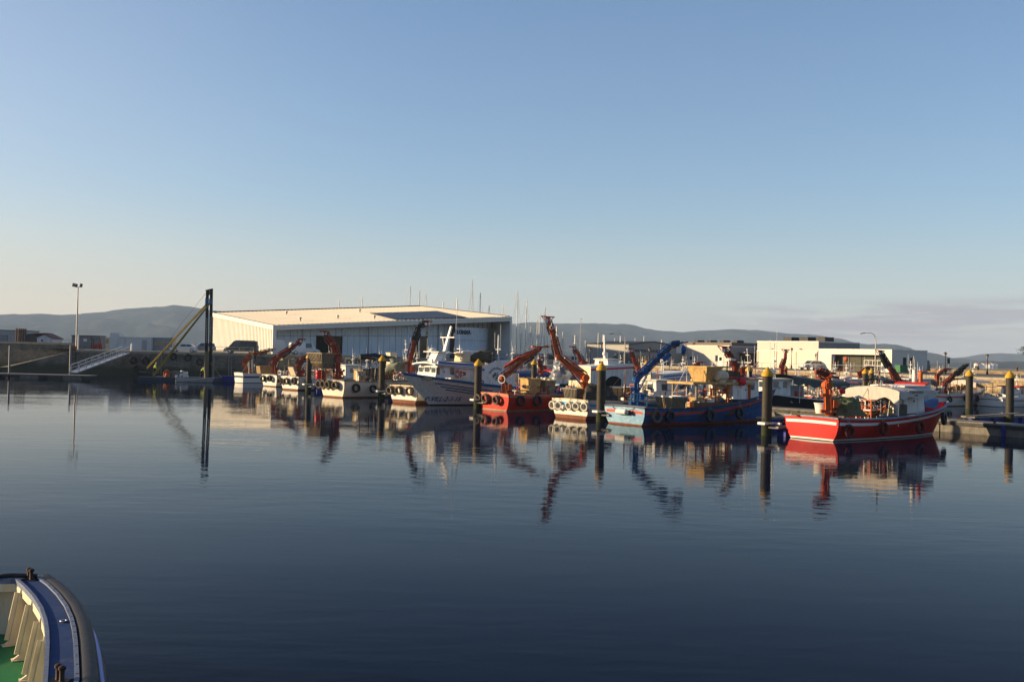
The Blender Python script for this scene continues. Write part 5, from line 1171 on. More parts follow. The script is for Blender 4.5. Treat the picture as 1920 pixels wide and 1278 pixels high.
# grey cabin boat, bow to the left
b = Boat('fishing_boat', 'dark hulled boat with white cabin and grey-green awning behind the tall pile', 'fishing boat', None, 212, 12.5, 4.2, .85, 1.35, 2.1, mat('black_hull_paint', (.03, .032, .038), .4, grime=.3), antif, bow_to_camera=(1420, 776), kb=.6, rail=white)
x1 = b.loc(1480, 720, 1.3).x; zc = dkz(b, x1); zt = b.loc(1480, 712, 1.3).z
b.cabin(x1 - .2, x1 + 2.2, 1.3, zc, zt, white, whiteclean, .3, wins=(('f', .2, zt - .45, .55, .5), ('f', .5, zt - .45, .6, .5), ('f', .8, zt - .45, .55, .5), ('l', .75, zt - .45, .5, .5), ('l', .3, zt - .45, .5, .5)), door=('l', .5, .5, 1.5))
b.part('radar_scanner', MB().lathe([(.1, 0), (.1, .5), (.55, .55), (.6, .68), (.45, .82)], (x1 + 1.2, 0, zt + .1), 16), whiteb, smooth=True)
b.part('awning', MB().grid([[(x, y * 1.7, zt + .25 - .12 * (x1 - x) * .8 + .3 * (1 - y * y) + .06 * noise.noise(V((x * 2, y * 4, 3)))) for y in (-1, -.7, -.3, 0, .3, .7, 1)] for x in [x1 - .1 - k * .7 for k in range(8)]]).grid([[(x1 - .1 - k * .7, 1.7, zt + .25 - .08 * k * .84 - j * (.28 + .08 * math.sin(k * 2))) for k in range(8)] for j in range(3)]), tarpg, smooth=True)
for x in (x1 - 1, x1 - 3, x1 - 5): b.part('awning_post', MB().tube([(x, 1.65, zc), (x, 1.65, zt - .1)], .035, 6), whiteb)
b.mast(x1 + .9, .2, zt, 3.2, .06, ant=2)
b.part('red_marks', MB().bb(x1 - 1.1, x1 - .7, 1.31, 1.33, zc + .6, zc + 1.1).bb(x1 - 1.6, x1 - 1.25, 1.31, 1.33, zc + .6, zc + 1.05), redd)
b.part('side_board', MB().bb(x1 - 1.9, x1 - .25, 1.22, 1.3, zc, zc + 1.6), mat('grey_paint', (.3, .3, .3)))
fittings(b, 111, .8, 5.5, 1.1, 4, False)
buoy('red buoy on the dark hulled boat with the awning', b.w(2.4, 1.2, zc + .8), .3, redb)
# pontoon planks in front of it
b = small_boat('white boat with red rimmed wheelhouse left of the white canvas shelter', (1552, 766), 36, 11, 4, fs=1.2, cab=(4.2, 6.2, 1.9), roof=redb, seed=121, stripe=redd, hull=redd, rail=white)
b.part('radar_scanner', MB().lathe([(.1, 0), (.1, .4), (.55, .45), (.6, .58), (.45, .7)], (5.0, 0, dkz(b, 5) + 2.0), 16), whiteb, smooth=True)
b = small_boat('white boat with red trimmed wheelhouse roof seen above the canvas shelter', (1655, 764), 36, 14, 4.3, fs=1.3, fb=2.2, cab=(5.5, 10, 2.2), roof=whiteclean, seed=131)
crane(b, [(1690, 738), (1688, 722), (1668, 690), (1650, 660)], 118, rustred, .5, jibmat=blackm)
b = small_boat('white boat with red stripe and brown crane under the cream canvas on the right', (1752, 762), 34, 12, 4.2, fs=1.5, fb=2.0, stripe=redb, seed=141, tyres=3, cab=None)
crane(b, [(1774, 742), (1770, 722), (1790, 703), (1813, 684)], 128, rustred, .42, jibmat=blackm, head=False)
xa_ = b.loc(1784, 712, 1.5).x; za = b.loc(1784, 716, 1.5).z
b.part('canvas_shelter', MB().grid([[(x, y * 1.9, za + .35 * (1 - y * y)) for y in (-1, -.7, -.3, 0, .3, .7, 1)] for x in (xa_, xa_ + 1.2, xa_ + 2.4, xa_ + 3.6)]).grid([[(xa_ - .02, y * 1.9, za + .35 * (1 - y * y) - j * .3) for y in (-1, -.5, 0, .5, 1)] for j in range(3)]), tarpw, smooth=True)
for q_ in ((xa_, 1.8), (xa_, -1.8), (xa_ + 3.5, -1.8)): b.part('canopy_post', MB().tube([(q_[0], q_[1], 1), (q_[0], q_[1], za)], .04), rustred)
# white launch with goalpost frame
b = Boat('launch', 'clean white boat with thin black line and white goalpost frame at the right edge', 'boat', (1880, 763), 36, 11.5, 3.7, .93, 1.05, 1.7, whiteclean, navy, kb=.72, bottom_z=.04, rail=whiteb)
b.band('black_line', lambda t: (b.zs(t) - .28, b.zs(t) - .2), blackm, .022, um=.86)
z0 = b.zs(0)
b.part('goalpost', MB().tube([(.9, 1.0, .4), (.9, 1.0, 2.3), (.9, -1.0, 2.3), (.9, -1.0, .4)], .06, 8), whiteb)
b.part('rail', MB().tube([(.1, 1.6, z0 + .5), (.1, -1.6, z0 + .5), (3.5, -1.75, z0 + .5), (7, -1.7, z0 + .7)], .03, 6).tube([(.1, 1.6, z0), (.1, 1.6, z0 + .5)], .03, 6).tube([(.1, -1.6, z0), (.1, -1.6, z0 + .5)], .03, 6).tube([(3.5, -1.75, z0), (3.5, -1.75, z0 + .5)], .03, 6), steel)
zc = dkz(b, 6); b.cabin(4.5, 8, 1.2, zc, zc + 1.9, whiteclean, redd, .5, wins=(('r', .2, zc + 1.35, .5, .5), ('r', .5, zc + 1.35, .5, .5), ('r', .8, zc + 1.35, .5, .5), ('b', .7, zc + 1.35, .5, .5)), door=('b', .35, .55, 1.4))
b.mast(6, 0, zc + 1.95, 1.4, .05, ant=1)
for i in range(3): crate(('white', 'cream', 'pale grey')[i] + ' bin on the stern of the clean white boat at the right edge', b.w(1.5 + .1 * i, 1.0 - .95 * i, z0 - .1), b.rz, (.8, .85, .55), (whiteb, offwhite, alu)[i])
# extra pale boats crowding the middle distance
mids = [((1010, 722), 34, 9, 3.2, 'white motor boat with low cabin behind the plastic sheeting', stripeblue), ((1058, 724), 30, 9, 3.3, 'white motor boat below the far red crane', None),
        ((1150, 728), 34, 10, 3.4, 'white motor boat with long side windows left of the blue crane arm', None), ((1250, 728), 34, 9, 3.2, 'white motor boat under the blue crane arm', stripeblue),
        ((1330, 742), 34, 10, 3.6, 'white fishing boat behind the golden hopper', redd), ((1395, 752), 36, 11, 3.8, 'pale grey boat behind the blue boat wheelhouse', None),
        ((1485, 748), 36, 10, 3.6, 'white fishing boat with brown crane in front of the roller doors', stripeblue), ((1700, 745), 36, 9, 3.4, 'white boat moored close under the ochre wall', redd),
        ((640, 722), 42, 9, 3.4, 'white cabin boat behind the raised slatted hopper', None), ((705, 724), 42, 10, 3.6, 'white cabin boat behind the long brown wooden box', stripeblue), ((905, 734), 36, 10, 3.8, 'tan hulled boat behind the white trawler roof', None)]
for i, (c, h_, L_, B_, lab, st) in enumerate(mids):
    bb_ = small_boat(lab, c, h_, L_, B_, hull=(white if i != 10 else offwhite), fs=1.1 if i != 10 else 2.6, fb=1.7 if i != 10 else 3.2, cab=(L_ * .4, L_ * .75, 1.7), stripe=st, seed=200 + i, fit=2)
    if i == 1: crane(bb_, [(1094, 690), (1092, 680), (1084, 664), (1074, 652)], 150, rustred, .5)
    if i == 6: crane(bb_, [(1466, 706), (1466, 688), (1472, 672), (1473, 658)], 138, rustred, .42)
    if i == 4: crane(bb_, [(1336, 712), (1336, 700), (1328, 690), (1318, 688)], 130, rustred, .3, head=False)

mids2 = [((975, 716), 'white cabin cruiser right of the hall corner', stripeblue, 2.2), ((1040, 712), 'white motor boat behind the big orange crane boom', None, 2.0), ((1085, 735), 'white boat with high cabin right under the orange crane boom', redd, 2.4),
         ((1195, 742), 'white boat with rod holders just left of the blue crane column', None, 1.8), ((1272, 738), 'white boat with tall cabin behind the slatted basket', stripeblue, 2.3), ((1300, 724), 'low white boat beyond the golden hopper', None, 1.6),
         ((1372, 738), 'white boat behind the crane with round radar', redd, 2.0), ((1425, 742), 'white boat half hidden by the tall pile', stripeblue, 2.0), ((1530, 742), 'white boat in front of the off-road car', None, 2.0),
         ((1590, 746), 'white boat under the portico building', stripeblue, 2.1), ((1640, 748), 'white boat behind the close pair of piles', redd, 2.0), ((1735, 750), 'small white boat right of the exhaust pipes', None, 1.8),
         ((1800, 752), 'white boat behind the thin right pile', stripeblue, 1.7), ((600, 716), 'low white boat behind the second slatted box', None, 1.6), ((665, 712), 'white boat under the black canopy', None, 2.0), ((740, 718), 'white boat left of the black tipped crane', redd, 2.0), ((860, 724), 'white boat hidden behind the trawler roof', None, 2.2)]
mids2 += [((950, 730), 'tan boat with dark awning left of the hall corner piles', None, 2.0), ((1120, 736), 'white boat behind the fifth yellow-coned pile', stripeblue, 2.3), ((1165, 736), 'white boat with gallows under the blue crane', redd, 2.1), ((1225, 716), 'small white boat below the lantern lamp of the chandlery', None, 1.7),
          ((1350, 726), 'white boat below the beige warehouse doors', None, 1.9), ((1455, 736), 'white boat below the first roller door', redd, 1.8), ((1560, 752), 'white boat right of the orange crane post', None, 1.9), ((1680, 752), 'white boat behind the canvas shelter of the red boat', stripeblue, 1.9),
          ((560, 712), 'white boat behind the leftmost pair of tyre boats', None, 1.9), ((820, 722), 'white boat hidden behind the trawler wheelhouse', None, 2.0)]
rdb = random.Random(77)
for i, (c, lab, st, ch) in enumerate(mids2):
    L_ = 9 + rdb.random() * 3; b2 = small_boat(lab, c, 33 + rdb.uniform(-4, 8), L_, 3.2 + rdb.random() * .7, hull=(white, white, offwhite, white)[i % 4], fs=1.2, fb=1.9, cab=(L_ * .38, L_ * .7, ch), stripe=st, seed=400 + i, fit=3, roof=(None, whiteclean, redd, None, tarpb)[i % 5])
    g = b2.w(1.2, .3, b2.zs(.1) - .4)
    if i % 2: heap('net_pile', ('brown', 'green', 'straw')[i % 3] + ' net heap on the ' + ' '.join(lab.split()[:11]), 'fishing net', g, .9, .9, 1.0, (netm, netg, MATS['straw_net'])[i % 3], 50 + i)
    else: hopper('wooden box on the ' + ' '.join(lab.split()[:12]), g, b2.rz, 1.5, 1.3, 1.3, .8, (woody, woodp, greyw)[i % 3], None, name='wooden_box', cat='wooden box', group='wooden boxes on the decks', slats=i % 4 == 0)
    if i in (2, 4, 6, 9, 11): 
        p_ = b2.w(2.2, -.3, 1); dd = p_.y; pxx, pyy = c[0] + 22, c[1] - 30
        crane(b2, [(pxx, pyy), (pxx - 1, pyy - 14), (pxx + 12, pyy - 26), (pxx + 22, pyy - 27)], dd, rustred if i != 4 else orangep, .32)

# ------------------------------------------------------------------ pontoons
mo = V((31.8, 79, 0)); MD = V((.577, -.816, 0)); MN = V((.816, .577, 0))
t_ = Thing('walkway_pontoon', 'broad concrete walkway pontoon behind the bows, ending at the right edge', 'pontoon', tuple(mo), math.atan2(MD.y, MD.x))
for i in range(-9, 3):
    x0 = i * 9.0; t_.part('pontoon_block', MB().bb(x0 + .05, x0 + 8.95, 0, 2.3, -.6, .72), conc); 
t_.part('walking_deck', MB().bb(-81, 26.9, -.06, 2.36, .725, .85), greyw)
t_.part('fender_strip', MB().bb(-81, 26.9, -.13, -.065, .55, .78), darkm)
for x in (-3, 4, 11): t_.part('mooring_cleat', MB().bb(x, x + .12, .3, .42, .85, .98).bb(x - .2, x + .32, .32, .4, .98, 1.04), darkm)
t_.part('blue_ladder_fender', MB().bb(4.9, 5.15, -.2, -.132, -.6, .7), blueb)
g = ground(1822, 797); t_ = Thing('finger_pontoon', 'finger pontoon on blue floats in front of the clean white boat', 'pontoon', (g.x, g.y, 0), R(33), 'finger pontoons between the boats')
t_.part('deck', MB().bb(-.5, 15, -.6, .6, .62, .78), greyw)
for i in range(7): t_.part('float', MB().bb(.3 + i * 2, 1.8 + i * 2, -.5, .5, -.25, .6), blueb)
t_.part('guide_post', MB().lathe([(.12, -.3), (.12, .55)], (7.5, -.8, 0), 10), whiteb)
quick('gangplank', 'thin grey gangplank leaning over the walkway pontoon at the right edge', 'gangplank', MB().bar((0, 0, .1), (5.5, 1.0, .35), .5, .08), greyw, tuple(at(1806, 783, 80.5)), 0.2)
for px, py, lab in ((1425, 770, 'grey plank walkway lying right of the tall pile behind the red boat'),):
    g = ground(1445, 800); t_ = Thing('finger_pontoon', lab, 'pontoon', (g.x, g.y, 0), R(33)); t_.part('deck', MB().bb(-1, 10, -.5, .5, .6, .75), greyw)
    for i in range(5): t_.part('float', MB().bb(-.8 + i * 2.1, .6 + i * 2.1, -.45, .45, -.25, .58), blueb)

# ================================================================== left-hand side
rampm = mat('wet_ramp_concrete', (.17, .16, .14), .7, var=.2, scale=.5, grime=.5, gcol=(.06, .07, .04), streak=(.3, .3, .3))
mb = MB(); F_ = [(-71.9, 3.84), (-83, .84), (-92, -1.2)]
mb.grid([[(x, 175.9, z) for x, z in F_], [(x - (8 if i < 1 else 9), 199.8, z + .2) for i, (x, z) in enumerate(F_)]])
tag(mb.build('ramp', rampm), kind='structure')
wall_strip('quay_wall', [(-98, 175.8), (-83, 175.8), (-71.9, 175.8)], lambda x, y: max(-.3, .84 + (x + 83) * .27) - .01, stone_l, thick=.6, label='low sloping stone edge wall of the boat ramp at the far left', coping=False)
g1 = ground(172, 711); t_ = Thing('walkway_pontoon', 'long low pontoon at the foot of the gangway on the left', 'pontoon', (-58.5, 149.2, 0), R(180 - 1.5))
t_.part('walking_deck', MB().bb(0, 60, -1.6, 1.6, .42, .58), mat('pale_deck_boards', (.22, .22, .22), .7, grime=.3))
for i in range(10): t_.part('pontoon_block', MB().bb(1 + i * 6, 3.6 + i * 6, -1.4, 1.4, -.5, .41), conc)
for x in (14, 26): t_.part('mooring_cleat', MB().bb(x, x + .3, 1.2, 1.3, .58, .75), darkm)
for px, tp, lab in ((17, 648, 'thin grey pontoon pole at the far left'), (131, 647, 'thin grey pontoon pole beside the gangway')):
    g = ground(px, 707); quick('pontoon_pole', lab, 'pole', MB().lathe([(.14, -1.5), (.14, at(px, tp, g.y).z), (.1, at(px, tp, g.y).z + .05)], n=12), mat('dull_grey_pole', (.16, .17, .19), .6, .2), (g.x, g.y, 0), smooth=True)
A, B_ = at(146, 699, 153), at(243, 663, 175.5)
t_ = Thing('gangway', 'white aluminium truss gangway sloping from the quay down to the pontoon', 'gangway', tuple(A), math.atan2(B_.y - A.y, B_.x - A.x))
L_ = math.hypot(B_.x - A.x, B_.y - A.y); dzz = B_.z - A.z
t_.part('walking_deck', MB().bar((0, .6, .05), (L_, .6, dzz + .05), 1.2, .12), alu)
for y in (0, 1.2):
    tm = MB().bar((0, y, .1), (L_, y, dzz + .1), .12, .14).bar((.6, y, 1.15), (L_ - .2, y, dzz + 1.15), .09).bar((.5, y, .65), (L_ - .2, y, dzz + .65), .05).bar((0, y, .1), (.6, y, 1.15), .08)
    for k in range(9):
        x = .6 + (L_ - .8) * k / 8; z = dzz * x / L_; tm.bar((x, y, z + .1), (x, y, z + 1.15), .07)
        if k < 8: x2 = .6 + (L_ - .8) * (k + 1) / 8; tm.bar((x, y, z + 1.1), (x2, y, dzz * x2 / L_ + .15), .05)
    t_.part('side_truss', tm, alu)
# floodlight mast
g = at(143, 655, 190); zg = 3.9; tz = at(147, 538, 190).z
t_ = Thing('floodlight_mast', 'tall slim floodlight mast beside the boat ramp', 'floodlight mast', (g.x, g.y, zg))
t_.part('pole', MB().lathe([(.16, 0), (.10, tz - zg)], n=12).bar((-.5, 0, tz - zg), (.6, 0, tz - zg), .08), mat('pale_grey_metal', (.5, .46, .4), .5, .3), smooth=True)
t_.part('base', MB().bb(-.9, .6, -.6, .6, -.02, .55), mat('red_brown_block', (.25, .07, .05)))
for dx, s_ in ((-.45, .75), (.65, .3)):
    lm = t_.part('floodlight', MB().box((dx - .1, 0, tz - zg + .3), (s_, .5, .6), 0, Matrix.Rotation(R(12), 3, 'Y')), blackm); t_.part('lens', MB().box((dx - .1, -.27, tz - zg + .28), (s_ * .8, .03, .45)), glass, parent=lm)
    t_.part('bracket', MB().bar((dx, 0, tz - zg), (dx, 0, tz - zg + .2), .06), darkm, parent=lm)
quick('white_post', 'slim white post close beside the floodlight mast', 'post', MB().lathe([(.14, 0), (.14, 2.4), (.05, 2.6)], n=8), whiteb, tuple(at(146.5, 652, 188).xy) + (3.9,))
cont_w = mat('container_white', (.62, .65, .68), .5, var=.05, grime=.25, streak=(.7, .7, .2)); cont_g = mat('container_grey', (.22, .24, .27), .5, grime=.3)
def boxhouse(name, label, cat, px0, px1, ptop, d, dep, wallm, rz=0.0, roof=None, extra=None, z0=3.9, flat=True):
    a, c = at(px0, 650, d), at(px1, 650, d); W = (c.x - a.x) / math.cos(rz); h = at((px0 + px1) / 2, ptop, d).z - z0
    t_ = Thing(name, label, cat, (a.x, a.y, z0), rz); 
    mb = MB().bb(0, W, 0, dep, -.3, h)
    k = int(W / .6)
    for i in range(k): mb.bb(.15 + i * W / k, .35 + i * W / k, -.03, 0, .1, h - .15)
    t_.part('wall', mb, wallm); t_.part('roof', MB().bb(-.12, W + .12, -.14, dep + .12, h + .003, h + .15), roof or wallm)
    return t_, W, h
t_, W, h = boxhouse('storage_shed', 'pale grey flat-roofed shed at the left edge behind the parapet', 'shed', -60, 35, 619, 235, 10, mat('pale_shed_panel', (.36, .40, .44), .5), roof=blackm)
t_.part('door', MB().bb(W - 5, W - 2.4, -.09, -.035, 0, 2.6), cont_g)
for i, px in enumerate((30.5, 34.7, 38.8, 43, 47)):
    g = at(px, 645, 232 + i % 2); quick('cage_stack', 'tall stack of rusty brown baskets, number %s from the shed' % ('one', 'two', 'three', 'four', 'five')[i], 'basket stack', MB().lathe([(r_, z_) for k in range(9) for r_, z_ in ((.19, k * .45), (.23, k * .45 + .22), (.19, k * .45 + .42))], n=8), mat('rusty_basket', (.14, .07, .04), .8, var=.4), (g.x, g.y, 3.9), group='stacks of rusty baskets by the shed')
a = at(48, 650, 228); quick('boat_cover', 'dark sloping tarpaulin shelter next to the basket stacks', 'tarpaulin shelter', MB().prism([(0, 0, 0), (4.2, 0, 0), (4.2, 0, 1.6), (1.5, 0, 2.9), (0, 0, 2.6)], (0, 4, 0)).prism([(-.1, -.2, 2.7), (4.0, -.2, 3.0), (4.0, -.2, 3.12), (-.1, -.2, 2.82)], (0, 4.6, 0)), mat('dark_shelter', (.035, .035, .04), .6), (a.x, a.y, 3.9))
t_ = Thing('hut', 'small white hut with red-brown gable roof left of the floodlight mast', 'hut', (at(69, 650, 226).x, 226, 3.9)); 
t_.part('wall', MB().prism([(0, 0, 0), (3.3, 0, 0), (3.3, 0, 1.9), (1.4, 0, 2.7), (0, 0, 2.1)], (0, 5, 0)), cont_w); t_.part('roof', MB().prism([(-.2, -.2, 2.06), (1.4, -.2, 2.76), (1.4, -.2, 2.9), (-.2, -.2, 2.2)], (0, 5.4, 0)).prism([(1.4, -.2, 2.76), (3.5, -.2, 1.86), (3.5, -.2, 2.0), (1.4, -.2, 2.9)], (0, 5.4, 0)), mat('red_brown_roof', (.22, .07, .05), .7)); t_.part('vent', MB().bb(.9, 1.3, -.04, -.002, 1.3, 1.7), darkm)
t_, W, h = boxhouse('workshop_container', 'dark grey container workshop with white sign right of the floodlight mast', 'container', 134, 187, 630, 212, 3, cont_g, roof=blackm)
t_.part('sign', MB().bb(W * .42, W * .54, -.07, -.035, 1.5, 2.0), whiteb); t_.part('door', MB().bb(W * .2, W * .38, -.06, -.035, 0, 2.1), cont_g); t_.part('window', MB().bb(W * .65, W * .8, -.08, -.035, 1.1, 1.9), glass)
a = at(173, 652, 205); fk = Thing('forklift', 'small dark forklift parked before the dark container workshop', 'forklift', (a.x, a.y, 3.9), .3)
fk.part('body', MB().bb(0, 1.7, 0, 1.1, .3, .9).bb(.9, 1.7, .1, 1.0, .9, 1.15), redd); fk.part('mast', MB().bb(-.25, -.1, .1, .25, .1, 2.3).bb(-.25, -.1, .85, 1.0, .1, 2.3).bb(-.24, -.11, .25, .85, 2.1, 2.2), darkm)
fk.part('roof_guard', MB().bb(.1, 1.4, .1, 1.0, 1.95, 2.02).bb(.1, .17, .1, .17, .9, 1.95).bb(.1, .17, .93, 1.0, .9, 1.95).bb(1.33, 1.4, .1, .17, 1.1, 1.95).bb(1.33, 1.4, .93, 1.0, 1.1, 1.95), darkm)
for x in (.3, 1.45):
    for y in (-.05, .95): fk.part('wheel', MB().tyre((x, y + .1, .28), (0, 1, 0), .28, .2, 14), black)
t_, W, h = boxhouse('white_house', 'small sunlit cream building between the two containers', 'building', 196, 208, 634, 240, 6, offwhite); t_.part('window', MB().bb(.3, .9, -.08, -.035, 1.3, 2.2), glass)
t_, W, h = boxhouse('cold_store', 'long white refrigerated container with a taller left end', 'container', 206, 283, 633, 205, 2.8, cont_w)
t_.part('cooling_unit', MB().bb(.02, 1.7, -.05, 2.5, h - .4, h + .85), cont_w); t_.part('door', MB().bb(W * .78, W * .9, -.08, -.035, .1, h - .35), mat('container_grey_line', (.38, .4, .42))); t_.part('sign', MB().bb(W * .92, W * .96, -.08, -.035, h - .5, h - .25), whiteb)
t_, W, h = boxhouse('site_trailer', 'grey site trailer with one long window right of the white container', 'trailer', 285, 322, 634, 206, 2.6, mat('trailer_grey', (.33, .35, .38), .5)); t_.part('window', MB().bb(W * .12, W * .68, -.09, -.035, 1.1, 1.6), glass)
a = at(322, 650, 215); quick('sign_board', 'sunlit cream sign board between the trailer and the white car', 'board', MB().bb(0, .12, 0, 2.4, 0, 2.2).bb(-.06, .18, -.05, .05, 0, 2.3), offwhite, (a.x, a.y, 3.9))

# ------------------------------------------------------------------ vehicles
def vehicle(name, label, cat, px, py, d, head, paint, kind='car', z0=None):
    g = at(px, py, d); z0 = ground_z(g.x, g.y) if z0 is None else z0
    t_ = Thing(name, label, cat, (g.x, g.y, z0), head)
    if kind == 'car': L, W, hb, hr, prof = 4.4, 1.75, .85, 1.45, [(-.47, .0), (-.44, .72), (-.2, .82), (-.1, 1), (.12, 1), (.28, .72), (.48, .55)]
    P = {'car': ([(-2.2, .3), (-2.2, .85), (-1.9, .95), (-1.35, .98), (1.0, .92), (1.9, .78), (2.2, .6), (2.2, .3)], [(-1.75, .94), (-1.2, 1.42), (.35, 1.45), (1.15, .92)], 4.4, 1.76, 1.35),
         'suv': ([(-2.3, .35), (-2.3, 1.0), (-2.2, 1.1), (1.0, 1.05), (2.1, .95), (2.3, .7), (2.3, .35)], [(-2.2, 1.08), (-2.0, 1.68), (.3, 1.7), (1.1, 1.04)], 4.6, 1.85, 1.42),
         'van': ([(-2.7, .35), (-2.75, 1.2), (1.2, 1.2), (2.3, 1.0), (2.75, .75), (2.75, .35)], [(-2.72, 1.18), (-2.6, 2.15), (-2.3, 2.25), (.7, 2.25), (1.1, 2.1), (2.0, 1.05)], 5.5, 1.95, 1.75)}[kind]
    body, top, L, W, wx = P; hw = W / 2
    bm = MB(); n = len(body)
    bm.grid([[(x, -hw * .94, z) for x, z in body], [(x, -hw, z) for x, z in body], [(x, hw, z) for x, z in body], [(x, hw * .94, z) for x, z in body]]) if False else bm.prism([(x, -hw, z) for x, z in body], (0, W, 0))
    t_.part('body', bm, paint)
    tw = .82 if kind != 'van' else .9
    P0 = [(x, -hw * (1 if z < 1.2 else tw), z) for x, z in top]; P1 = [(x, hw * (1 if z < 1.2 else tw), z) for x, z in top]; k = len(top)
    P0 = [(x, y * .985, z) for x, y, z in P0]; P1 = [(x, y * .985, z) for x, y, z in P1]
    t_.part('cab', MB().add(P0 + P1, [tuple(range(k)), tuple(range(2*k-1, k-1, -1))] + [(i, k + i, k + (i+1) % k, (i+1) % k) for i in range(k)]), paint)
    zt = max(z for x, z in top); zb = top[0][1]; zl, zh = zb + .06, zt - .12
    def sidey(z): return hw * .985 * (1 + (tw - 1) * min(1, max(0, (z - zb) / (zt - zb)))) 
    spans = {'car': [(-1.35, -.45), (-.38, .62)], 'suv': [(-2.0, -1.2), (-1.1, -.3), (-.2, .72)], 'van': [(.05, 1.35)]}[kind]
    for a, c in spans:
        for s_ in (-1, 1):
            ya, yb = sidey(zl) * s_, sidey(zh) * s_; sh = .28 if c > .5 else 0; sh0 = .25 if a < -1.3 else 0; o_ = .012 * s_
            t_.part('side_window', MB().prism([(a, ya + o_, zl), (c, ya + o_, zl), (c - sh, yb + o_, zh), (a + sh0, yb + o_, zh)], (0, .012 * s_, 0)), glass)
    (xa, za), (xb, zb2) = top[-1], top[-2]
    t_.part('windscreen', MB().prism([(xa + (xb - xa) * .12 + .02, -hw * .8, za + (zb2 - za) * .12 + .02), (xa + (xb - xa) * .12 + .02, hw * .8, za + (zb2 - za) * .12 + .02), (xa + (xb - xa) * .9 + .02, hw * .72, za + (zb2 - za) * .9 + .02), (xa + (xb - xa) * .9 + .02, -hw * .72, za + (zb2 - za) * .9 + .02)], (.015, 0, .015)), glass)
    (xa, za), (xb, zb2) = top[0], top[1]
    if kind != 'van': t_.part('rear_window', MB().prism([(xa + (xb - xa) * .2 - .02, -hw * .75, za + (zb2 - za) * .2), (xa + (xb - xa) * .2 - .02, hw * .75, za + (zb2 - za) * .2), (xa + (xb - xa) * .9 - .02, hw * .7, za + (zb2 - za) * .9), (xa + (xb - xa) * .9 - .02, -hw * .7, za + (zb2 - za) * .9)], (-.015, 0, .01)), glass)
    r_ = .32 if kind == 'car' else .36
    for sx in (-wx, wx):
        for s_ in (-1, 1):
            wl = t_.part('wheel', MB().tyre((sx, s_ * (hw - .08), r_), (0, 1, 0), r_, .2, 16), black); t_.part('rim', MB().lathe([(r_ * .6, -.09), (r_ * .62, .09)], (sx, s_ * (hw - .08), r_), 12, (0, 1, 0)), alu, parent=wl)
    xe = L / 2
    for s_ in (-1, 1):
        t_.part('headlight', MB().box((xe - .02, s_ * hw * .72, .68), (.08, .32, .16)), chrome); t_.part('tail_light', MB().box((-xe + .01, s_ * hw * .85, .85 if kind != 'van' else 1.2), (.06, .14, .25)), redb)
        t_.part('mirror', MB().box((xe * .42, s_ * (hw + .1), 1.0 if kind != 'van' else 1.35), (.12, .2, .14)), paint)
    t_.part('bumper', MB().box((xe + .02, 0, .42), (.1, W * .96, .2)), darkm if kind != 'car' else paint); t_.part('bumper', MB().box((-xe - .02, 0, .42), (.1, W * .96, .2)), darkm if kind != 'car' else paint)
    return t_
cw = mat('white_car_paint', (.78, .77, .75), .2, var=.02, coat=.5); cg = mat('silver_car_paint', (.25, .26, .28), .25, .5, var=.02, coat=.5); cb_ = mat('black_van_paint', (.014, .016, .022), .18, var=.05, coat=.6)
vehicle('car', 'white saloon car parked on the quay left of the pile driver mast', 'car', 345, 661, 184, R(190), cw)
vehicle('car', 'silver car parked behind the white saloon near the pile driver mast', 'car', 378, 660, 193, R(215), cg, 'suv')
vehicle('van', 'black panel van parked before the ribbed white end wall', 'van', 452, 664, 182, R(184), cb_, 'van')
vehicle('van', 'white panel van parked before the dark door of the market hall', 'van', 570, 668, 196, R(25), cw, 'van')
vehicle('car', 'white off-road car parked between the roller doors and the portico', 'car', 1521, 694, 196, R(205), cw, 'suv')
vehicle('car', 'white pickup style car far away right of the hall', 'car', 1006, 674, 260, R(190), cw, 'suv')
vehicle('car', 'dark parked car nearer the white mast in the marina', 'car', 1146, 680, 255, R(190), cb_, 'car')
vehicle('van', 'dark parked van beside the first curved street lamp', 'van', 1163, 682, 240, R(185), cb_, 'van')
vehicle('van', 'dark lorry cab parked right of the portico building', 'van', 1714, 697, 190, R(200), cb_, 'van')

# ------------------------------------------------------------------ rails and tyres on the left quay
def railing(label, pts, h=1.0, matl=None, step=2.0, rails=(1.0, .55)):
    o = Thing('railing', label, 'railing', pts[0]); mb = MB(); k = 0; off = V(pts[0])
    for a, b_ in zip(pts, pts[1:]):
        a = V(a) - off; b_ = V(b_) - off; n = max(1, int((b_ - a).length / step))
        for i in range(n + 1): p = a.lerp(b_, i / n); mb.bar(p, p + V((0, 0, h)), .06)
        for r_ in rails: mb.tube([a + V((0, 0, h * r_)), b_ + V((0, 0, h * r_))], .035, 6)
    o.part('rails', mb, matl or whiteb); return o
e = lambda px, d, dz=0: (at(px, 660, d).x, d, ground_z(at(px, 660, d).x, d) + dz)
railing('white pipe railing on the quay in front of the black van', [e(396, 177.5), e(475, 178)], 1.05)
railing('white pipe railing on the quay before the dark hall door', [e(545, 190), e(590, 196)], 1.05)
for px in (247, 394): 
    g = e(px, 177.3); quick('bollard', 'white concrete post on the quay edge ' + ('at the top of the gangway' if px < 300 else 'behind the pile driver mast'), 'post', MB().lathe([(.2, 0), (.2, 1.1), (.12, 1.25)], n=10), whiteb, g)
for i, (px, z) in enumerate(((250, 2.4), (273, 2.4), (258, 1.0), (325, 3.2), (352, 3.1), (375, 2.4))):
    x = at(px, 670, 175.6).x; MB().tyre((x, 175.6, z), (0, 1, 0), .62, .28, 18).build('tyre_fender', black, tyre_wall, True, Matrix.Translation(tyre_wall.location))
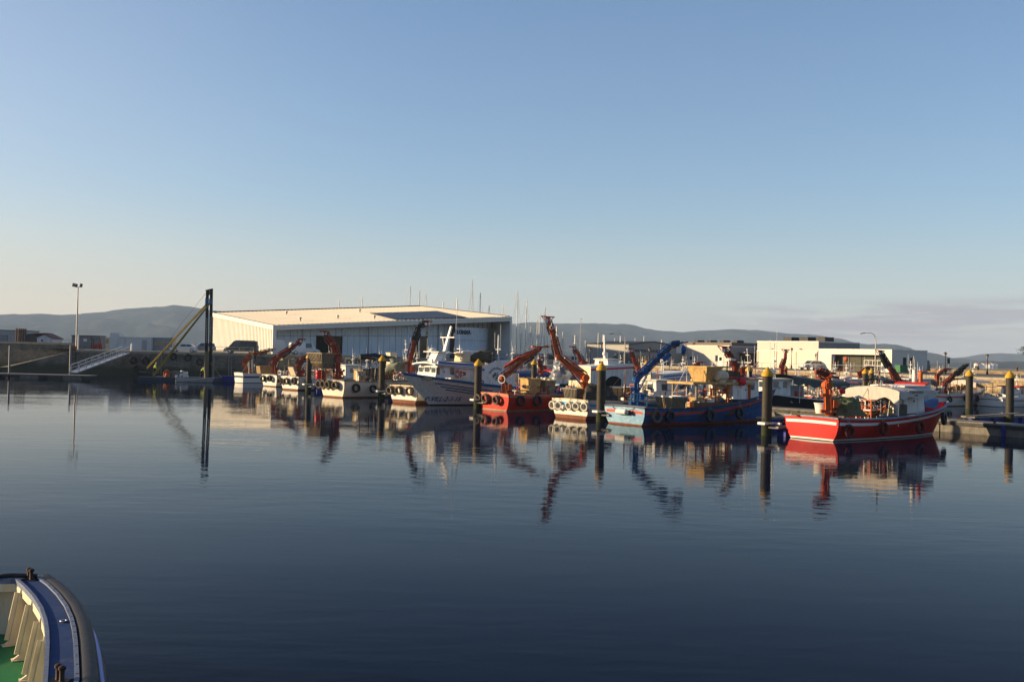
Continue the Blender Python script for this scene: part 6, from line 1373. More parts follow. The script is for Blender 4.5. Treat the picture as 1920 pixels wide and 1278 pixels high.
for px, lab in ((300, 'steel ladder on the dark quay wall above the raft'), (432, 'steel ladder on the dark quay wall below the black van')):
    x = at(px, 670, 175.8).x; lm_ = MB().bar((-.25, 0, 0), (-.25, 0, 3.7), .06).bar((.25, 0, 0), (.25, 0, 3.7), .06)
    for k in range(11): lm_.bar((-.25, 0, .3 + k * .32), (.25, 0, .3 + k * .32), .04)
    quick('wall_ladder', lab, 'ladder', lm_, steel, (x, 175.82, .3))

a = at(528, 666, 186); quick('tank_cabinet', 'tall pale rounded cabinet on the quay at the corner of the hall', 'cabinet', MB().prism([(-.9, 0, 0), (.9, 0, 0), (.9, 0, 2.0), (.6, 0, 2.5), (-.7, 0, 2.6), (-.9, 0, 2.3)], (0, 1.0, 0)), alu, (a.x - .3, a.y, 3.9), .2)

# ------------------------------------------------------------------ pile driver raft
D_ = 151.0
rf_ = Thing('pile_driver_raft', 'floating pile driver raft with tall dark twin mast and yellow A-frame', 'pile driver', tuple(ground(330, 715)), 0)
W_ = lambda px, py, d=D_: at(px, py, d)
rf_.part('raft_hull', MB().prism([tuple(V(W_(258, 716).xy).to_3d() + V((0, 0, -.3))), tuple(V(W_(400, 716).xy).to_3d() + V((0, 0, -.3))), tuple(V(W_(400, 716).xy).to_3d() + V((0, 0, .5))), tuple(V(W_(258, 716).xy).to_3d() + V((0, 0, .5)))], (0, 5, 0)), mat('dark_blue_steel', (.03, .05, .09), .5, .2, grime=.4), world=True)
tb_, tt_ = 1.0, 0
for i, (pb, pt) in enumerate((((386, 712), (389, 546)), ((394, 712), (396.5, 543)))):
    p, q = W_(*pb, D_ + 1), W_(*pt, D_ + 1)
    mm = MB(); n_ = 26
    w_ = .13
    for dx, dy in ((-w_, -w_), (w_, -w_), (w_, w_), (-w_, w_)): mm.bar(p + V((dx, dy, 0)), q + V((dx, dy, 0)), .09)
    for k in range(n_): a = p.lerp(q, k / n_); c = p.lerp(q, (k + 1) / n_); mm.bar(a + V((-w_, -w_, 0)), c + V((w_, -w_, 0)), .04).bar(a + V((-w_, w_, 0)), c + V((w_, w_, 0)), .04).bar(a + V((-w_, -w_, 0)), a + V((w_, -w_, 0)), .04)
    mm.bar(p.lerp(q, .0), p.lerp(q, .42), .22); mm.bar(p.lerp(q, .7), q, .16)
    rf_.part('mast', mm, mat('mast_steel', (.035, .034, .036), .5, .3, grime=.4), world=True)
rf_.part('mast_head', MB().bar(W_(386, 545, D_ + 1), W_(399, 542, D_ + 1), .3, .2).box(W_(390, 549, D_ + 1), (.4, .4, .6)), blackm, world=True); rf_.part('pulley_block', MB().box(W_(388, 563, D_ + .9), (.35, .3, .7)), blackm, world=True)
rf_.part('guide_sleeve', MB().bar(W_(387.5, 572, D_ + .8), W_(387.8, 560, D_ + .8), .36).bar(W_(395, 570, D_ + .8), W_(395, 560, D_ + .8), .36), mat('blue_sleeve', (.03, .15, .3)), world=True)
rf_.part('frame_leg', MB().bar(W_(276, 690, D_ + 3.5), W_(388, 570, D_ + 1.4), .2, .24), yelframe, world=True)
rf_.part('frame_leg', MB().bar(W_(287, 704, D_ + .3), W_(393, 569, D_ + .8), .3, .34, .18, .2), yelframe, world=True)
rf_.part('cable', MB().tube([W_(387, 548), W_(330, 620, D_ + 2), W_(285, 690, D_ + 2)], .02, 5), darkm, world=True)
rf_.part('winch', MB().lathe([(.45, -.6), (.45, -.5), (.3, -.5), (.3, .5), (.45, .5), (.45, .6)], W_(283, 703, D_ + 2), 14, (1, 0, 0)).box(W_(270, 703, D_ + 2.5), (1.6, 1.4, .9)), blackm, world=True)
rf_.part('machine_box', MB().box(W_(315, 703, D_ + 2.5), (1.0, 1.0, 1.0)).box(W_(334, 702, D_ + 2.5), (1.6, 1.0, .9)).bb(*[v for v in (W_(383, 712).x, W_(392, 712).x, D_ + 1.5, D_ + 2.5, .5, 3.8)]), mat('grey_machine', (.22, .22, .2), .6, grime=.5), world=True)
rf_.part('steel_pile', MB().lathe([(.3, -1), (.3, W_(385, 658).z)], (W_(385, 712).x, D_ + .4, 0), 14), mat('rusty_pile', (.20, .17, .10), .7, grime=.5), world=True)
heap('sacks', 'heap of white sacks on the pile driver raft', 'sacks', tuple(V(W_(343, 712, D_ + 2.5).xy).to_3d() + V((0, 0, .5))), .7, .5, .8, whiteb, 31)
heap('sacks', 'orange and white sack standing by the yellow frame foot', 'sacks', tuple(V(W_(313, 712, D_ + 1.6).xy).to_3d() + V((0, 0, .5))), .45, .4, .95, orangep, 33)
g = ground(395, 718); bw = Boat('dinghy', 'low grey dinghy alongside the pile driver raft', 'dinghy', None, 2, 4.7, 1.5, .85, .55, .7, mat('grey_dinghy_paint', (.42, .44, .46), .5, grime=.3), darkm, bow_to_camera=(397, 717), rake=.5, bottom_z=.05, group=None, dz=.3)
bw.part('outboard_motor', MB().box((-.25, 0, .75), (.3, .3, .4)).bar((-.25, 0, .55), (-.28, 0, -.3), .12), whiteb)
g = ground(418, 714); quick('blue_float', 'blue plastic work float between the raft and the first white boat', 'float', MB().prism([(-1.9, 0, 0), (2.0, 0, 0), (2.0, 0, .95), (-1.2, 0, .85)], (0, 1.8, 0)), blueb, (g.x, g.y, -.15), 0)
quick('yellow_pole', 'thin yellow pole leaning between the raft and the blue float', 'pole', MB().tube([(0, 0, 0), tuple(W_(395, 680) - W_(416, 709))], .06, 6), yelframe, tuple(W_(416, 709)))

# ------------------------------------------------------------------ people
def person(label, pos, rz, top, legs, pose='stand', hair=(.03, .02, .015), hat=None, sc=1.0, walk=.0, bend=0.0, vest=None):
    o = bpy.data.objects.new('person', None); col.objects.link(o); o.location = pos; o.rotation_euler = (0, 0, rz); o.scale = (sc,) * 3
    tag(o, label, 'person')
    fx = bend
    S = .09 + walk
    def body(name, verts, edges, rad, matl, lv=1):
        me = bpy.data.meshes.new(name); me.from_pydata(verts, edges, []); ob = bpy.data.objects.new(name, me); col.objects.link(ob); ob.parent = o
        md = ob.modifiers.new('skin', 'SKIN'); md.use_smooth_shade = True
        for i, r_ in enumerate(rad): me.skin_vertices[0].data[i].radius = (r_, r_ * .8)
        me.skin_vertices[0].data[0].use_root = True
        ob.modifiers.new('sub', 'SUBSURF').render_levels = lv; me.materials.append(matl); return ob
    z = lambda x, h: (x + fx * max(0, h - .95), h)
    v = [(0, 0, .93), (fx * .12, 0, 1.08), (fx * .35, 0, 1.32), (fx * .45, 0, 1.44), (fx * .52, 0, 1.52), (fx * .6 + .02, 0, 1.63), (fx * .6 + .01, 0, 1.73),
         (0, .1, .88), (S * .5, .11, .50), (S * (.5 if S > .1 else 0), .11, .08), (S * .5 + .14, .12, .03),
         (0, -.1, .88), (-S * .4, -.11, .50), (-S * 1.6, -.11, .08), (-S * 1.6 + .14, -.12, .03),
         (fx * .42, .18, 1.40), (fx * .42 - .03, .25, 1.12), (fx * .42 + .12, .24, .9), (fx * .42 + .17, .235, .82),
         (fx * .42, -.18, 1.40), (fx * .42 + .05, -.25, 1.12), (fx * .42 + .16, -.23, .92), (fx * .42 + .2, -.225, .84)]
    e_ = [(0,1),(1,2),(2,3),(3,4),(4,5),(5,6),(0,7),(7,8),(8,9),(9,10),(0,11),(11,12),(12,13),(13,14),(3,15),(15,16),(16,17),(17,18),(3,19),(19,20),(20,21),(21,22)]
    r_ = [.15,.145,.17,.11,.055,.09,.07, .10,.075,.05,.04, .10,.075,.05,.04, .07,.055,.042,.035, .07,.055,.042,.035]
    b0 = body('body', v, e_, r_, skin)
    body('jacket', [v[0], v[1], v[2], v[3], v[15], v[16], v[17], v[19], v[20], v[21]], [(0,1),(1,2),(2,3),(3,4),(4,5),(5,6),(3,7),(7,8),(8,9)], [.17,.165,.195,.12,.085,.07,.055,.085,.07,.055], top)
    body('trousers', [v[0], v[7], v[8], v[9], v[11], v[12], v[13]], [(0,1),(1,2),(2,3),(0,4),(4,5),(5,6)], [.165,.115,.09,.062,.115,.09,.062], legs)
    hx = v[5][0]
    hm = MB().sph((hx - .015, 0, 1.68), .1, 8, 1.0); ob = hm.build('helmet' if hat else 'hair', hat or mat('dark_hair', hair, .8), o, True)
    fm = MB().sph((hx + .085, 0, 1.625), .018, 5).sph((hx + .07, .035, 1.65), .012, 4).sph((hx + .07, -.035, 1.65), .012, 4).sph((hx, .095, 1.63), .02, 4).sph((hx, -.095, 1.63), .02, 4); fm.build('face', skin, o)
    return o
def stand(label, px, py, d, rz, top, legs, **k):
    g = at(px, py, d); z = k.pop('z', None); return person(label, (g.x, g.y, ground_z(g.x, g.y) if z is None else z), rz, top, legs, **k)
dkc = mat('dark_clothes', (.03, .03, .035), .9); nvc = mat('navy_clothes', (.02, .03, .07), .9); brc = mat('brown_clothes', (.12, .07, .04), .9); hiv = mat('high_visibility_vest', (.55, .75, .08), .7)
stand('person in dark coat walking on the promenade left of the lamp post', 1830, 702, 204, R(200), dkc, brc, walk=.12)
stand('person in dark coat leaning slightly, beside the first promenade walker', 1834, 702, 205, R(190), nvc, dkc, walk=.1, bend=.2)
stand('person in dark clothes standing on the promenade at the right edge', 1907, 706, 200, R(160), dkc, brc)
stand('worker in green high-visibility vest at the foot of the yellow frame', 289, 700, D_ + 1.6, R(20), hiv, nvc, z=.75, hat=whiteb, bend=.4)
stand('worker in green high-visibility vest bending at the pile driver mast', 377, 704, D_ + 1.2, R(10), hiv, nvc, z=.5, bend=.8)
stand('person in dark clothes in front of the portico glass', 1581, 696, 187, R(150), dkc, dkc)

# ------------------------------------------------------------------ buildings on the right
def block(name, label, corner_px, d, base_py, Lf, Wd, h, wallm, roofm_=None, z0=3.3):
    """corner nearest the camera; local x runs away along the lit front, local y along the shaded side"""
    g = at(corner_px, 680, d); t_ = Thing(name, label, 'building', (g.x, g.y, z0), R(120))
    return t_
wc = mat('pinkish_grey_panel', (.60, .53, .48), .55, var=.04, scale=.3, grime=.1, gcol=(.4, .35, .3)); wl_ = mat('cream_wall', (.70, .64, .54), .6, var=.04, scale=.3, grime=.15, gcol=(.4, .34, .26), streak=(.5, .5, .2))
wsh = mat('warm_white_wall', (.74, .70, .62), .6, var=.04, scale=.3, grime=.12, gcol=(.4, .34, .26))
trimw = mat('white_trim', (.78, .76, .72), .5)
# C : tall block with roller doors
t_ = block('warehouse', 'tall pinkish warehouse with cream roller doors and roof vents', 1534, 210, 0, 17, 10, 5.3, wc)
h = 5.45; Lc, Wc = 17.2, 11.5
t_.part('wall', MB().bb(0, Lc, -Wc, 0, -.5, h), wc)
t_.part('parapet', MB().bb(-.08, Lc + .08, 0, .1, h - .12, h + .1).bb(-.1, -.002, -Wc, .1, h - .12, h + .1), trimw)
for i in range(3): t_.part('roller_door', MB().bb(.7 + i * 5.5, 5.9 + i * 5.5, .0, .12, 0, 3.35), wl_)
t_.part('lintel', MB().bb(0, Lc, .0, .2, 3.4, 3.55), trimw)
for i in range(4): t_.part('pilaster', MB().bb(.25 + i * 5.5, .6 + i * 5.5, 0, .2, 0, 3.38), wc)
for i in range(3): t_.part('roof_vent', MB().bb(1.2 + 4.6 * i, 3.6 + 4.6 * i, -5.5, -3, h, h + 1.0), darkm)
for i in range(2): t_.part('wall_lamp', MB().bb(4.5 + 8 * i, 4.8 + 8 * i, .1, .35, 3.9, 4.05), darkm)
t_.part('side_cladding', MB().bb(-.06, -.001, -Wc, -.3, 0, h - .15), mat('grey_side_cladding', (.28, .27, .27), .6))  # shade of this side painted on as a darker grey sheet
# D : portico building
t_ = block('portico_building', 'low white building with a deep glazed portico beside the street lamp', 1672, 182, 0, 17, 5, 3.8, wsh)
h = 3.85; Ld, Wd_ = 16.7, 9.0
t_.part('wall', MB().bb(0, 2.2, -Wd_, 0, -.5, h).bb(2.2, 13.6, -Wd_, 0, 2.95, h).bb(13.6, Ld, -Wd_, 0, -.5, h).bb(2.2, 13.6, -Wd_, -1.7, -.5, 2.95), wsh)
t_.part('glass_front', MB().bb(2.25, 13.55, -1.62, -1.55, .0, 2.9), mat('olive_shop_glass', (.10, .10, .07), .12, spec=.6))
gb = MB()
for x in (2.3, 4.6, 5.2, 8.0, 10.8, 13.4): gb.bb(x, x + .12, -1.54, -1.46, 0, 2.9)
t_.part('glazing_bar', gb, darkm)
gr = MB()
for x in (2.4, 3.3, 4.3, 5.3, 6.2): gr.bb(x, x + .08, -.35, -.27, 0, 2.0)
for z in (.05, 1.05, 1.95): gr.bb(2.4, 6.28, -.36, -.26, z, z + .08)
t_.part('white_lattice', gr, whiteb)
t_.part('portico_jamb', MB().bb(13.4, 13.58, -1.5, -.01, 0, 2.93), mat('dark_red_jamb', (.15, .03, .02)))
t_.part('parapet', MB().bb(-.08, Ld + .08, 0.003, .07, h - .1, h + .08).bb(-.09, -.003, -Wd_, .07, h - .1, h + .08), trimw)
t_.part('side_window', MB().bb(-.05, -.002, -3.6, -2.8, .5, 2.6).bb(-.05, -.002, -5.4, -4.6, .5, 2.6), blackm)
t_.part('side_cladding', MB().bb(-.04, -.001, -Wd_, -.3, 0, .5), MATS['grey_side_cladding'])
# B : long low warehouse
t_ = block('warehouse', 'long low beige warehouse with two small doors and dark roof edge', 1367, 235, 0, 19, 8.5, 4.5, wc)
h = 4.55
t_.part('wall', MB().bb(0, 20, -14, 0, -.5, h), wc); t_.part('parapet', MB().bb(-.08, 20, .002, .1, h - .15, h + .05), trimw)
t_.part('roof', MB().bb(1, 19.5, -13, -1.5, h, h + .75), mat('brown_roof_edge', (.16, .13, .11), .7))
for i in range(4): t_.part('roof_vent', MB().bb(2 + 4.5 * i, 3.2 + 4.5 * i, -6, -4, h + .751, h + 1.3), darkm)
for x in (2.0, 12.2):
    dr = t_.part('door', MB().bb(x, x + 1.5, .0, .08, 0, 2.2), trimw); t_.part('door_window', MB().bb(x + .3, x + 1.2, .085, .1, 1.2, 2.0), glass, parent=dr)
t_.part('side_cladding', MB().bb(-.06, -.001, -14, -.2, 0, h - .2), MATS['grey_side_cladding']); t_.part('dark_doorway', MB().bb(-1.8, -.07, -9, -3, 0, 3.0), blackm); t_.part('door_canopy', MB().bb(-2.2, -.065, -9.4, -2.6, 3.0, 3.25), MATS['grey_side_cladding'])  # the shaded side gets the same darker grey; the canopy shares it
# A : gabled chandlery, shaded front
g = at(1178, 680, 240); t_ = Thing('chandlery', 'grey gabled ship chandlery with dark lettering over its glass front', 'building', (g.x, g.y, 3.3), R(30))
La = 15.5; hA = lambda x: 3.9 + .9 * (1 - abs(x - La * .45) / (La * .55)) + .25
gm = mat('grey_gable_panel', (.36, .36, .35), .6, var=.05, scale=.4)
t_.part('wall', MB().prism([(0, 0, 2.0), (La, 0, 2.0), (La, 0, hA(La)), (La * .45, 0, hA(La * .45)), (0, 0, hA(0))], (0, 17, 0)).bb(0, .5, 0, 17, -.5, 2.0).bb(La - 4, La, 0, 17, -.5, 2.0), gm)
t_.part('roof', MB().prism([(-.2, -.3, hA(0) + .02), (La * .45, -.3, hA(La * .45) + .04), (La * .45, -.3, hA(La * .45) + .2), (-.2, -.3, hA(0) + .18)], (0, 17.5, 0)).prism([(La * .45, -.3, hA(La * .45) + .04), (La + .2, -.3, hA(La) + .02), (La + .2, -.3, hA(La) + .18), (La * .45, -.3, hA(La * .45) + .2)], (0, 17.5, 0)), darkm)
t_.part('glass_front', MB().bb(.52, La - 4.02, .5, .6, -.3, 1.98), glass)
gb = MB()
for i in range(7): gb.bb(.6 + i * 1.75, .7 + i * 1.75, .4, .5, -.3, 1.97)
t_.part('glazing_bar', gb, alu)
text_mesh("EFECTOS NAVALES 'NAUTIBAR'".replace("NAUTIBAR", "MARINA"), .78, signm, t_.o, Matrix.Translation((1.7, -.02, 2.75)) @ TX, bold=.03, ext=.03)
# low background sheds and dry stacked boats between
for i, (a, c, tp, d, lab, mt) in enumerate(((1020, 1052, 664, 300, 'far grey shed behind the orange crane', gm), (1060, 1100, 668, 320, 'far long white shed in the marina', cont_w), (958, 985, 664, 290, 'far white shed right of the market hall', cont_w), (1120, 1175, 666, 330, 'far low grey building behind the yacht masts', gm))):
    t2, W, hh = boxhouse('shed', lab, 'shed', a, c, tp, d, 6, mt, z0=3.3); t2.part('door', MB().bb(W * .3, W * .6, -.09, -.035, 0, 1.4), darkm)

# ------------------------------------------------------------------ lamps, posts and rails on the promenade
def classic_lamp(px, ptop, pbase, label, d=None):
    z0 = 3.3; d = d or (5 - z0) * F / (pbase - H(px)); g = at(px, pbase, d); ht = at(px, ptop, d).z - z0
    t_ = Thing('promenade_lamp', label, 'street lamp', (g.x, g.y, z0), 0, 'classic lantern lamp posts on the promenade')
    t_.part('post', MB().lathe([(.2, 0), (.16, .5), (.08, .8), (.055, ht - .8), (.1, ht - .7)], n=10), blackm, smooth=True)
    ln = t_.part('lantern', MB().lathe([(.08, ht - .7), (.24, ht - .25), (.27, ht - .22)], n=6), mat('lantern_glass', (.32, .26, .18), .2)); t_.part('lantern_cap', MB().lathe([(.32, ht - .21), (.2, ht - .08), (.06, ht - .02), (.03, ht + .08)], n=6), blackm, parent=ln)
classic_lamp(1772, 660, 701, 'lantern lamp post left of the small sign, tallest on the promenade')
classic_lamp(1851, 664, 702, 'lantern lamp post right of the two promenade walkers')
classic_lamp(1714, 662, 698, 'lantern lamp post at the corner of the portico building')
classic_lamp(1484, 652, 691, 'lantern lamp post in front of the roller doors')
classic_lamp(1217, 651, 688, 'lantern lamp post in front of the chandlery lettering')
classic_lamp(1106, 652, 684, 'lantern lamp post far off among the yacht masts')
def street_lamp(px, ptop, pbase, d, arm, label):
    g = at(px, pbase, d); z0 = 3.3; ht = at(px, ptop, d).z - z0; pm = mat('pale_grey_metal', (.5, .46, .4))
    t_ = Thing('street_lamp', label, 'street lamp', (g.x, g.y, z0), 0, 'tall street lamps')
    pts = [(0, 0, 0), (0, 0, ht * .78)] + ([(arm * .15 * k * k / 4, 0, ht * .78 + (ht * .22) * math.sin(k / 4 * math.pi / 2)) for k in range(1, 5)] if arm else [(0, 0, ht)])
    e_ = V(pts[-1]) + V((arm * .6, 0, -.05)); t_.part('pole', MB().tube(pts + [tuple(e_)], [.12, .08] + [.05] * (len(pts) - 1), 8), pm, smooth=True)
    t_.part('lamp_head', MB().bar(e_, e_ + V((arm * .45 if arm else .3, 0, -.12)), .28, .12), darkm)
street_lamp(1641, 624, 700, 172, -1.5, 'tall curved street lamp in front of the portico building')
street_lamp(1171, 625, 684, 215, -1.9, 'tall curved street lamp beside the chandlery')
street_lamp(1087, 597, 684, 290, 0, 'tall straight lamp mast in the marina')
for px, tp, bs, d, lab in ((1778, 671, 701, 205, 'small sign on a post right of the tallest promenade lamp'), (1562, 664, 694, 184, 'grey sign on a post before the portico glass'), (1343, 666, 690, 200, 'pale sign on a post before the beige warehouse')):
    g = at(px, bs, d); ht = at(px, tp, d).z - 3.3; t_ = Thing('sign_post', lab, 'sign', (g.x, g.y, 3.3), 0); t_.part('post', MB().lathe([(.04, 0), (.04, ht)], n=8), steel); t_.part('sign_plate', MB().bb(-.25, .25, -.07, -.03, ht - 1.1, ht), steel if px != 1778 else darkm)
railing('thin pipe railing along the quay edge before the warehouses', [(36.2, 194, 3.35), (46.2, 177, 3.35), (55.5, 161, 3.35)], 1.05, steel, 3.0, (1.0,))
lowm = stone_r
o_ = wall_strip('low_wall', [(70, 223), (84, 205), (101, 186), (130, 160)], 3.85, stone_r, thick=.4, zb=3.2, label='low pale wall along the far side of the promenade on the right', cop_h=.12)
o_['category'] = 'low wall'
g = at(1690, 703, 175); t_ = Thing('dumpster', 'green wheeled rubbish container beside the portico building', 'rubbish container', (g.x, g.y, 3.3), .5)
t_.part('bin', MB().prism([(-.85, -.5, .15), (.85, -.5, .15), (.95, -.55, 1.2), (-.95, -.55, 1.2)], (0, 1.1, 0)), greenb); t_.part('lid', MB().bb(-1.0, 1.0, -.6, .6, 1.2, 1.3), greenb)
for x in (-.7, .7): t_.part('wheel', MB().tyre((x, -.3, .1), (0, 1, 0), .1, .06, 10), black)
g = at(1586, 697, 184); quick('life_ring_box', 'orange rescue ring box on the quay before the portico glass', 'rescue box', MB().sph((0, 0, 2.1), .42, 8).bar((0, 0, 0), (0, 0, 1.8), .08), orangeb, (g.x, g.y, 3.3), smooth=True)

# ------------------------------------------------------------------ yachts beyond the hall
def yacht(px, ptop, d, label, lean=0.0, z0=0.0, boat=True):
    g = at(px, 660, d); ht = at(px, ptop, d).z
    t_ = Thing('sailing_yacht', label, 'yacht', (g.x, g.y, 0), R(20 + (px * 7) % 60), 'sailing yachts in the marina behind')
    hb = Boat.__new__(Boat)
    L, B = 10, 3.2; mb = MB(); T = [0, .15, .35, .55, .75, .9, 1]; W = [.7, .9, 1, .95, .7, .35, .02]
    for s_ in (-1, 1): mb.grid([[(t * L - 5, s_ * B / 2 * w_ * (.7 + .3 * q), -.3 + (1.35 + .3 * t) * q) for q in (0, .3, .7, 1)] for t, w_ in zip(T, W)])
    mb.grid([[(-5, y * B / 2 * .7 * (.7 + .3 * q), -.3 + 1.35 * q) for y in (-1, 0, 1)] for q in (0, .5, 1)]); mb.grid([[(t * L - 5, y * B / 2 * w_, 1.05 + .3 * t) for y in (-1, 0, 1)] for t, w_ in zip(T, W)])
    t_.part('hull', mb, whiteclean, smooth=True); t_.part('cabin_top', MB().prism([(-1.5, -.9, 1.1), (2.5, -.7, 1.2), (1.8, -.6, 1.7), (-1.5, -.8, 1.75)], (0, 1.5, 0)), whiteclean)
    ms = t_.part('mast', MB().tube([(.5, 0, 1.2), (.5 + lean * .3, 0, ht)], .125, 6), mat('bright_mast_alloy', (.8, .78, .74), .5, .1)); t_.part('boom', MB().tube([(.4, 0, 2.4), (-3.5, 0, 2.5)], .09, 6), tarpb if px % 2 else alu, parent=ms)
    t_.part('spreader', MB().bar((.5, -.7, ht * .6), (.5, .7, ht * .6), .05).bar((.5, -.5, ht * .8), (.5, .5, ht * .8), .04), alu, parent=ms)
    t_.part('rigging', MB().tube([(5.2, 0, 1.4), (.5, 0, ht - .1), (-4.9, 0, 1.1)], .018, 4).tube([(.4, -1.4, 1.2), (.4, -.7, ht * .6), (.5, 0, ht * .92)], .015, 4).tube([(.4, 1.4, 1.2), (.4, .7, ht * .6), (.5, 0, ht * .92)], .015, 4), darkm, parent=ms)
ys = [(631, 563, 300, 'first from the left above the hall roof'), (674, 557, 300, 'second from the left above the hall roof'), (763, 536, 305, 'third from the left above the hall roof, with slanting stay'), (781, 545, 310, 'fourth from the left above the hall roof'), (794, 550, 310, 'fifth from the left above the hall roof'),
      (852, 559, 300, 'just left of the tallest mast above the hall'), (881, 524, 300, 'the tallest mast above the hall roof'), (896, 549, 300, 'just right of the tallest mast above the hall'), (913, 573, 300, 'third mast from the right corner of the hall roof'), (938, 571, 300, 'nearest the right corner of the hall roof'),
      (966, 545, 250, 'tall mast just right of the hall'), (982, 562, 250, 'slightly leaning mast right of the hall'), (1008, 587, 255, 'short mast left of the orange crane tip'), (1019, 576, 255, 'mast right beside the orange crane tip'), (1054, 622, 250, 'low mast right of the orange crane'),
      (1097, 638, 260, 'shortest mast left of the lantern lamp'), (1119, 624, 250, 'mast left of the close mast pair'), (1128, 627, 255, 'thin mast of the close mast pair'), (1160, 630, 250, 'mast left of the curved street lamp'), (1189, 634, 262, 'short mast over the chandlery roof left corner'), (1238, 637, 262, 'short mast over the chandlery roof right side'), (974, 625, 245, 'short mast low beside the tall one right of the hall')]
ys += [(1003, 600, 262, 'thin mast left of the orange crane tip', ), (1040, 612, 268, 'thin mast just right of the orange crane knee'), (1075, 628, 258, 'mast left of the tall straight lamp'), (1140, 640, 266, 'low thin mast beside the white column mast'), (1149, 634, 270, 'low mast between the mast pair and the curved lamp'), (1178, 641, 268, 'lowest mast at the chandlery corner'), (1205, 630, 275, 'thin mast behind the chandlery gable'), (992, 612, 258, 'thin short mast right of the leaning mast'), (708, 574, 305, 'short thin mast over the middle of the hall roof'), (826, 566, 305, 'short thin mast left of the tallest group over the hall')]
for a in ys: yacht(a[0], a[1], a[2], 'white sailing yacht, ' + a[3], .8 if a[0] == 982 else 0)

# ------------------------------------------------------------------ pine at the right edge
rd = random.Random(5); g = at(1990, 700, 150); th_ = Thing('pine_tree', 'dark pine tree whose branch reaches in at the right edge', 'tree', (g.x, g.y, 3.2))
tr = MB().tube([(0, 0, 0), (.15, 0, 2), (-.1, .1, 4.2), (.1, 0, 7)], [.3, .24, .17, .06], 8); cr = MB()
lm = mat('pine_foliage', (.045, .065, .025), .8, var=.4, scale=4)
for k in range(34):
    z = rd.uniform(1.8, 7); a = rd.uniform(0, 6.28) if k > 6 else math.pi + rd.uniform(-.25, .25); rl = (7.6 - z) * rd.uniform(.55, .95) + .3
    if k <= 6: z = (2.7, 3.3, 4.0, 4.6, 2.9, 3.7, 3.4)[k]; rl = (5.2, 5.6, 4.6, 4.2, 5.4, 5.0, 5.7)[k]
    e_ = V((math.cos(a) * rl, math.sin(a) * rl * .8, z + rl * .12)); tr.tube([(0, 0, z), tuple(V((0, 0, z)).lerp(e_, .6) + V((0, 0, .1))), tuple(e_)], [.07, .05, .02], 5)
    for q in range(int(60 * rl / 3)):
        f = rd.uniform(.3, 1.05); c = V((0, 0, z)).lerp(e_, f) + V((rd.gauss(0, .22), rd.gauss(0, .22), rd.gauss(.05, .13)))
        for w_ in range(3):
            u_ = V((rd.gauss(0, 1), rd.gauss(0, 1), rd.gauss(.3, 1))).normalized() * rd.uniform(.12, .28); v_ = u_.orthogonal().normalized() * .03
            cr.add([c - v_, c + v_, c + u_ + v_ * .3, c + u_ - v_ * .3], [(0, 1, 2, 3)])
th_.part('trunk', tr, mat('pine_bark', (.10, .07, .05), .9)); th_.part('crown', cr, lm)

# ------------------------------------------------------------------ the near boat, bottom left
def zq_(px, py, z): return ground(px, py, z)
nb = Thing('workboat', 'blue rimmed workboat with green deck, cream ribs and black pipe fender at the lower left', 'workboat', (-8.2, 13.0, 0), 0)
# outer rim outline, starboard quarter first (x, y) at z = 1.3, seen from above
out = [(-8.9, 16.9), (-8.2, 16.9), (-7.75, 16.92)] + [tuple(ground(px, py, 1.3).xy) for px, py in ((70, 1081), (92, 1097), (110, 1115), (126, 1137), (136, 1160), (141, 1180), (144, 1203), (146, 1240), (147, 1278))] + [(-4.3, 10.4), (-4.05, 9.2), (-3.95, 7.6), (-4.0, 6.0), (-4.2, 4.6)]
ax0, axd = V((-9.4, 17.05)), V((.17, -.985)).normalized()
def mirror(p):
    d = V(p) - ax0; t = d.dot(axd); n = d - axd * t; r_ = ax0 + axd * t - n; return (r_.x, r_.y)
full = [mirror(p) for p in out[::-1][:-1]] + out
def inset(pts, k):
    R_ = []
    for i, p in enumerate(pts):
        a = V(pts[max(i-1, 0)]); c = V(pts[min(i+1, len(pts)-1)]); d = (c - a).normalized(); R_.append((p[0] + d.y * -k * -1 * -1, p[1] - d.x * -k * -1 * -1))
    return R_
def ins(k):
    # move towards the inside (to the right of travel here)
    R_ = []
    for i, p in enumerate(full):
        a = V(full[max(i-1, 0)]); c = V(full[min(i+1, len(full)-1)]); d = (c - a).normalized(); R_.append(V((p[0] + d.y * k, p[1] - d.x * k)))
    return R_
RZt = 1.3
def strip(rows_): return MB().grid(rows_)
def lvl(k, z): return [V((p.x, p.y, z)) for p in ins(k)]
navyp = mat('navy_deck_paint', (.006, .04, .16), .6, spec=.2, var=.2, scale=6, grime=.22, gcol=(.18, .2, .25), streak=(3, 3, 3), bump=.15, bscale=25)
edgem = mat('worn_grey_edge', (.15, .20, .32), .6, var=.25, scale=14, grime=.55, gcol=(.05, .045, .07), streak=(14, 14, 14), bump=.1, bscale=60)
nb.part('hull', strip([lvl(.0, RZt - .06), lvl(.02, .75), lvl(.12, .2), lvl(.5, -.5)]), mat('bright_blue_hull', (.02, .12, .50), .35, grime=.15), world=True, smooth=True)
nb.part('rim_deck', strip([lvl(.035, RZt), lvl(.315, RZt)]), navyp, world=True)
nb.part('outer_edge', strip([lvl(-.01, RZt - .08), lvl(-.01, RZt + .03), lvl(.04, RZt + .03), lvl(.04, RZt - .02)]), edgem, world=True)
nb.part('inner_edge', strip([lvl(.31, RZt - .02), lvl(.31, RZt + .03), lvl(.36, RZt + .03), lvl(.36, RZt - .05)]), edgem, world=True)
crm = mat('cream_bulwark_paint', (.74, .66, .50), .45, var=.1, scale=3, grime=.5, gcol=(.3, .24, .16), bump=.1)
nb.part('bulwark_lining', strip([lvl(.10, RZt - .03), lvl(.14, .42)]), crm, world=True)
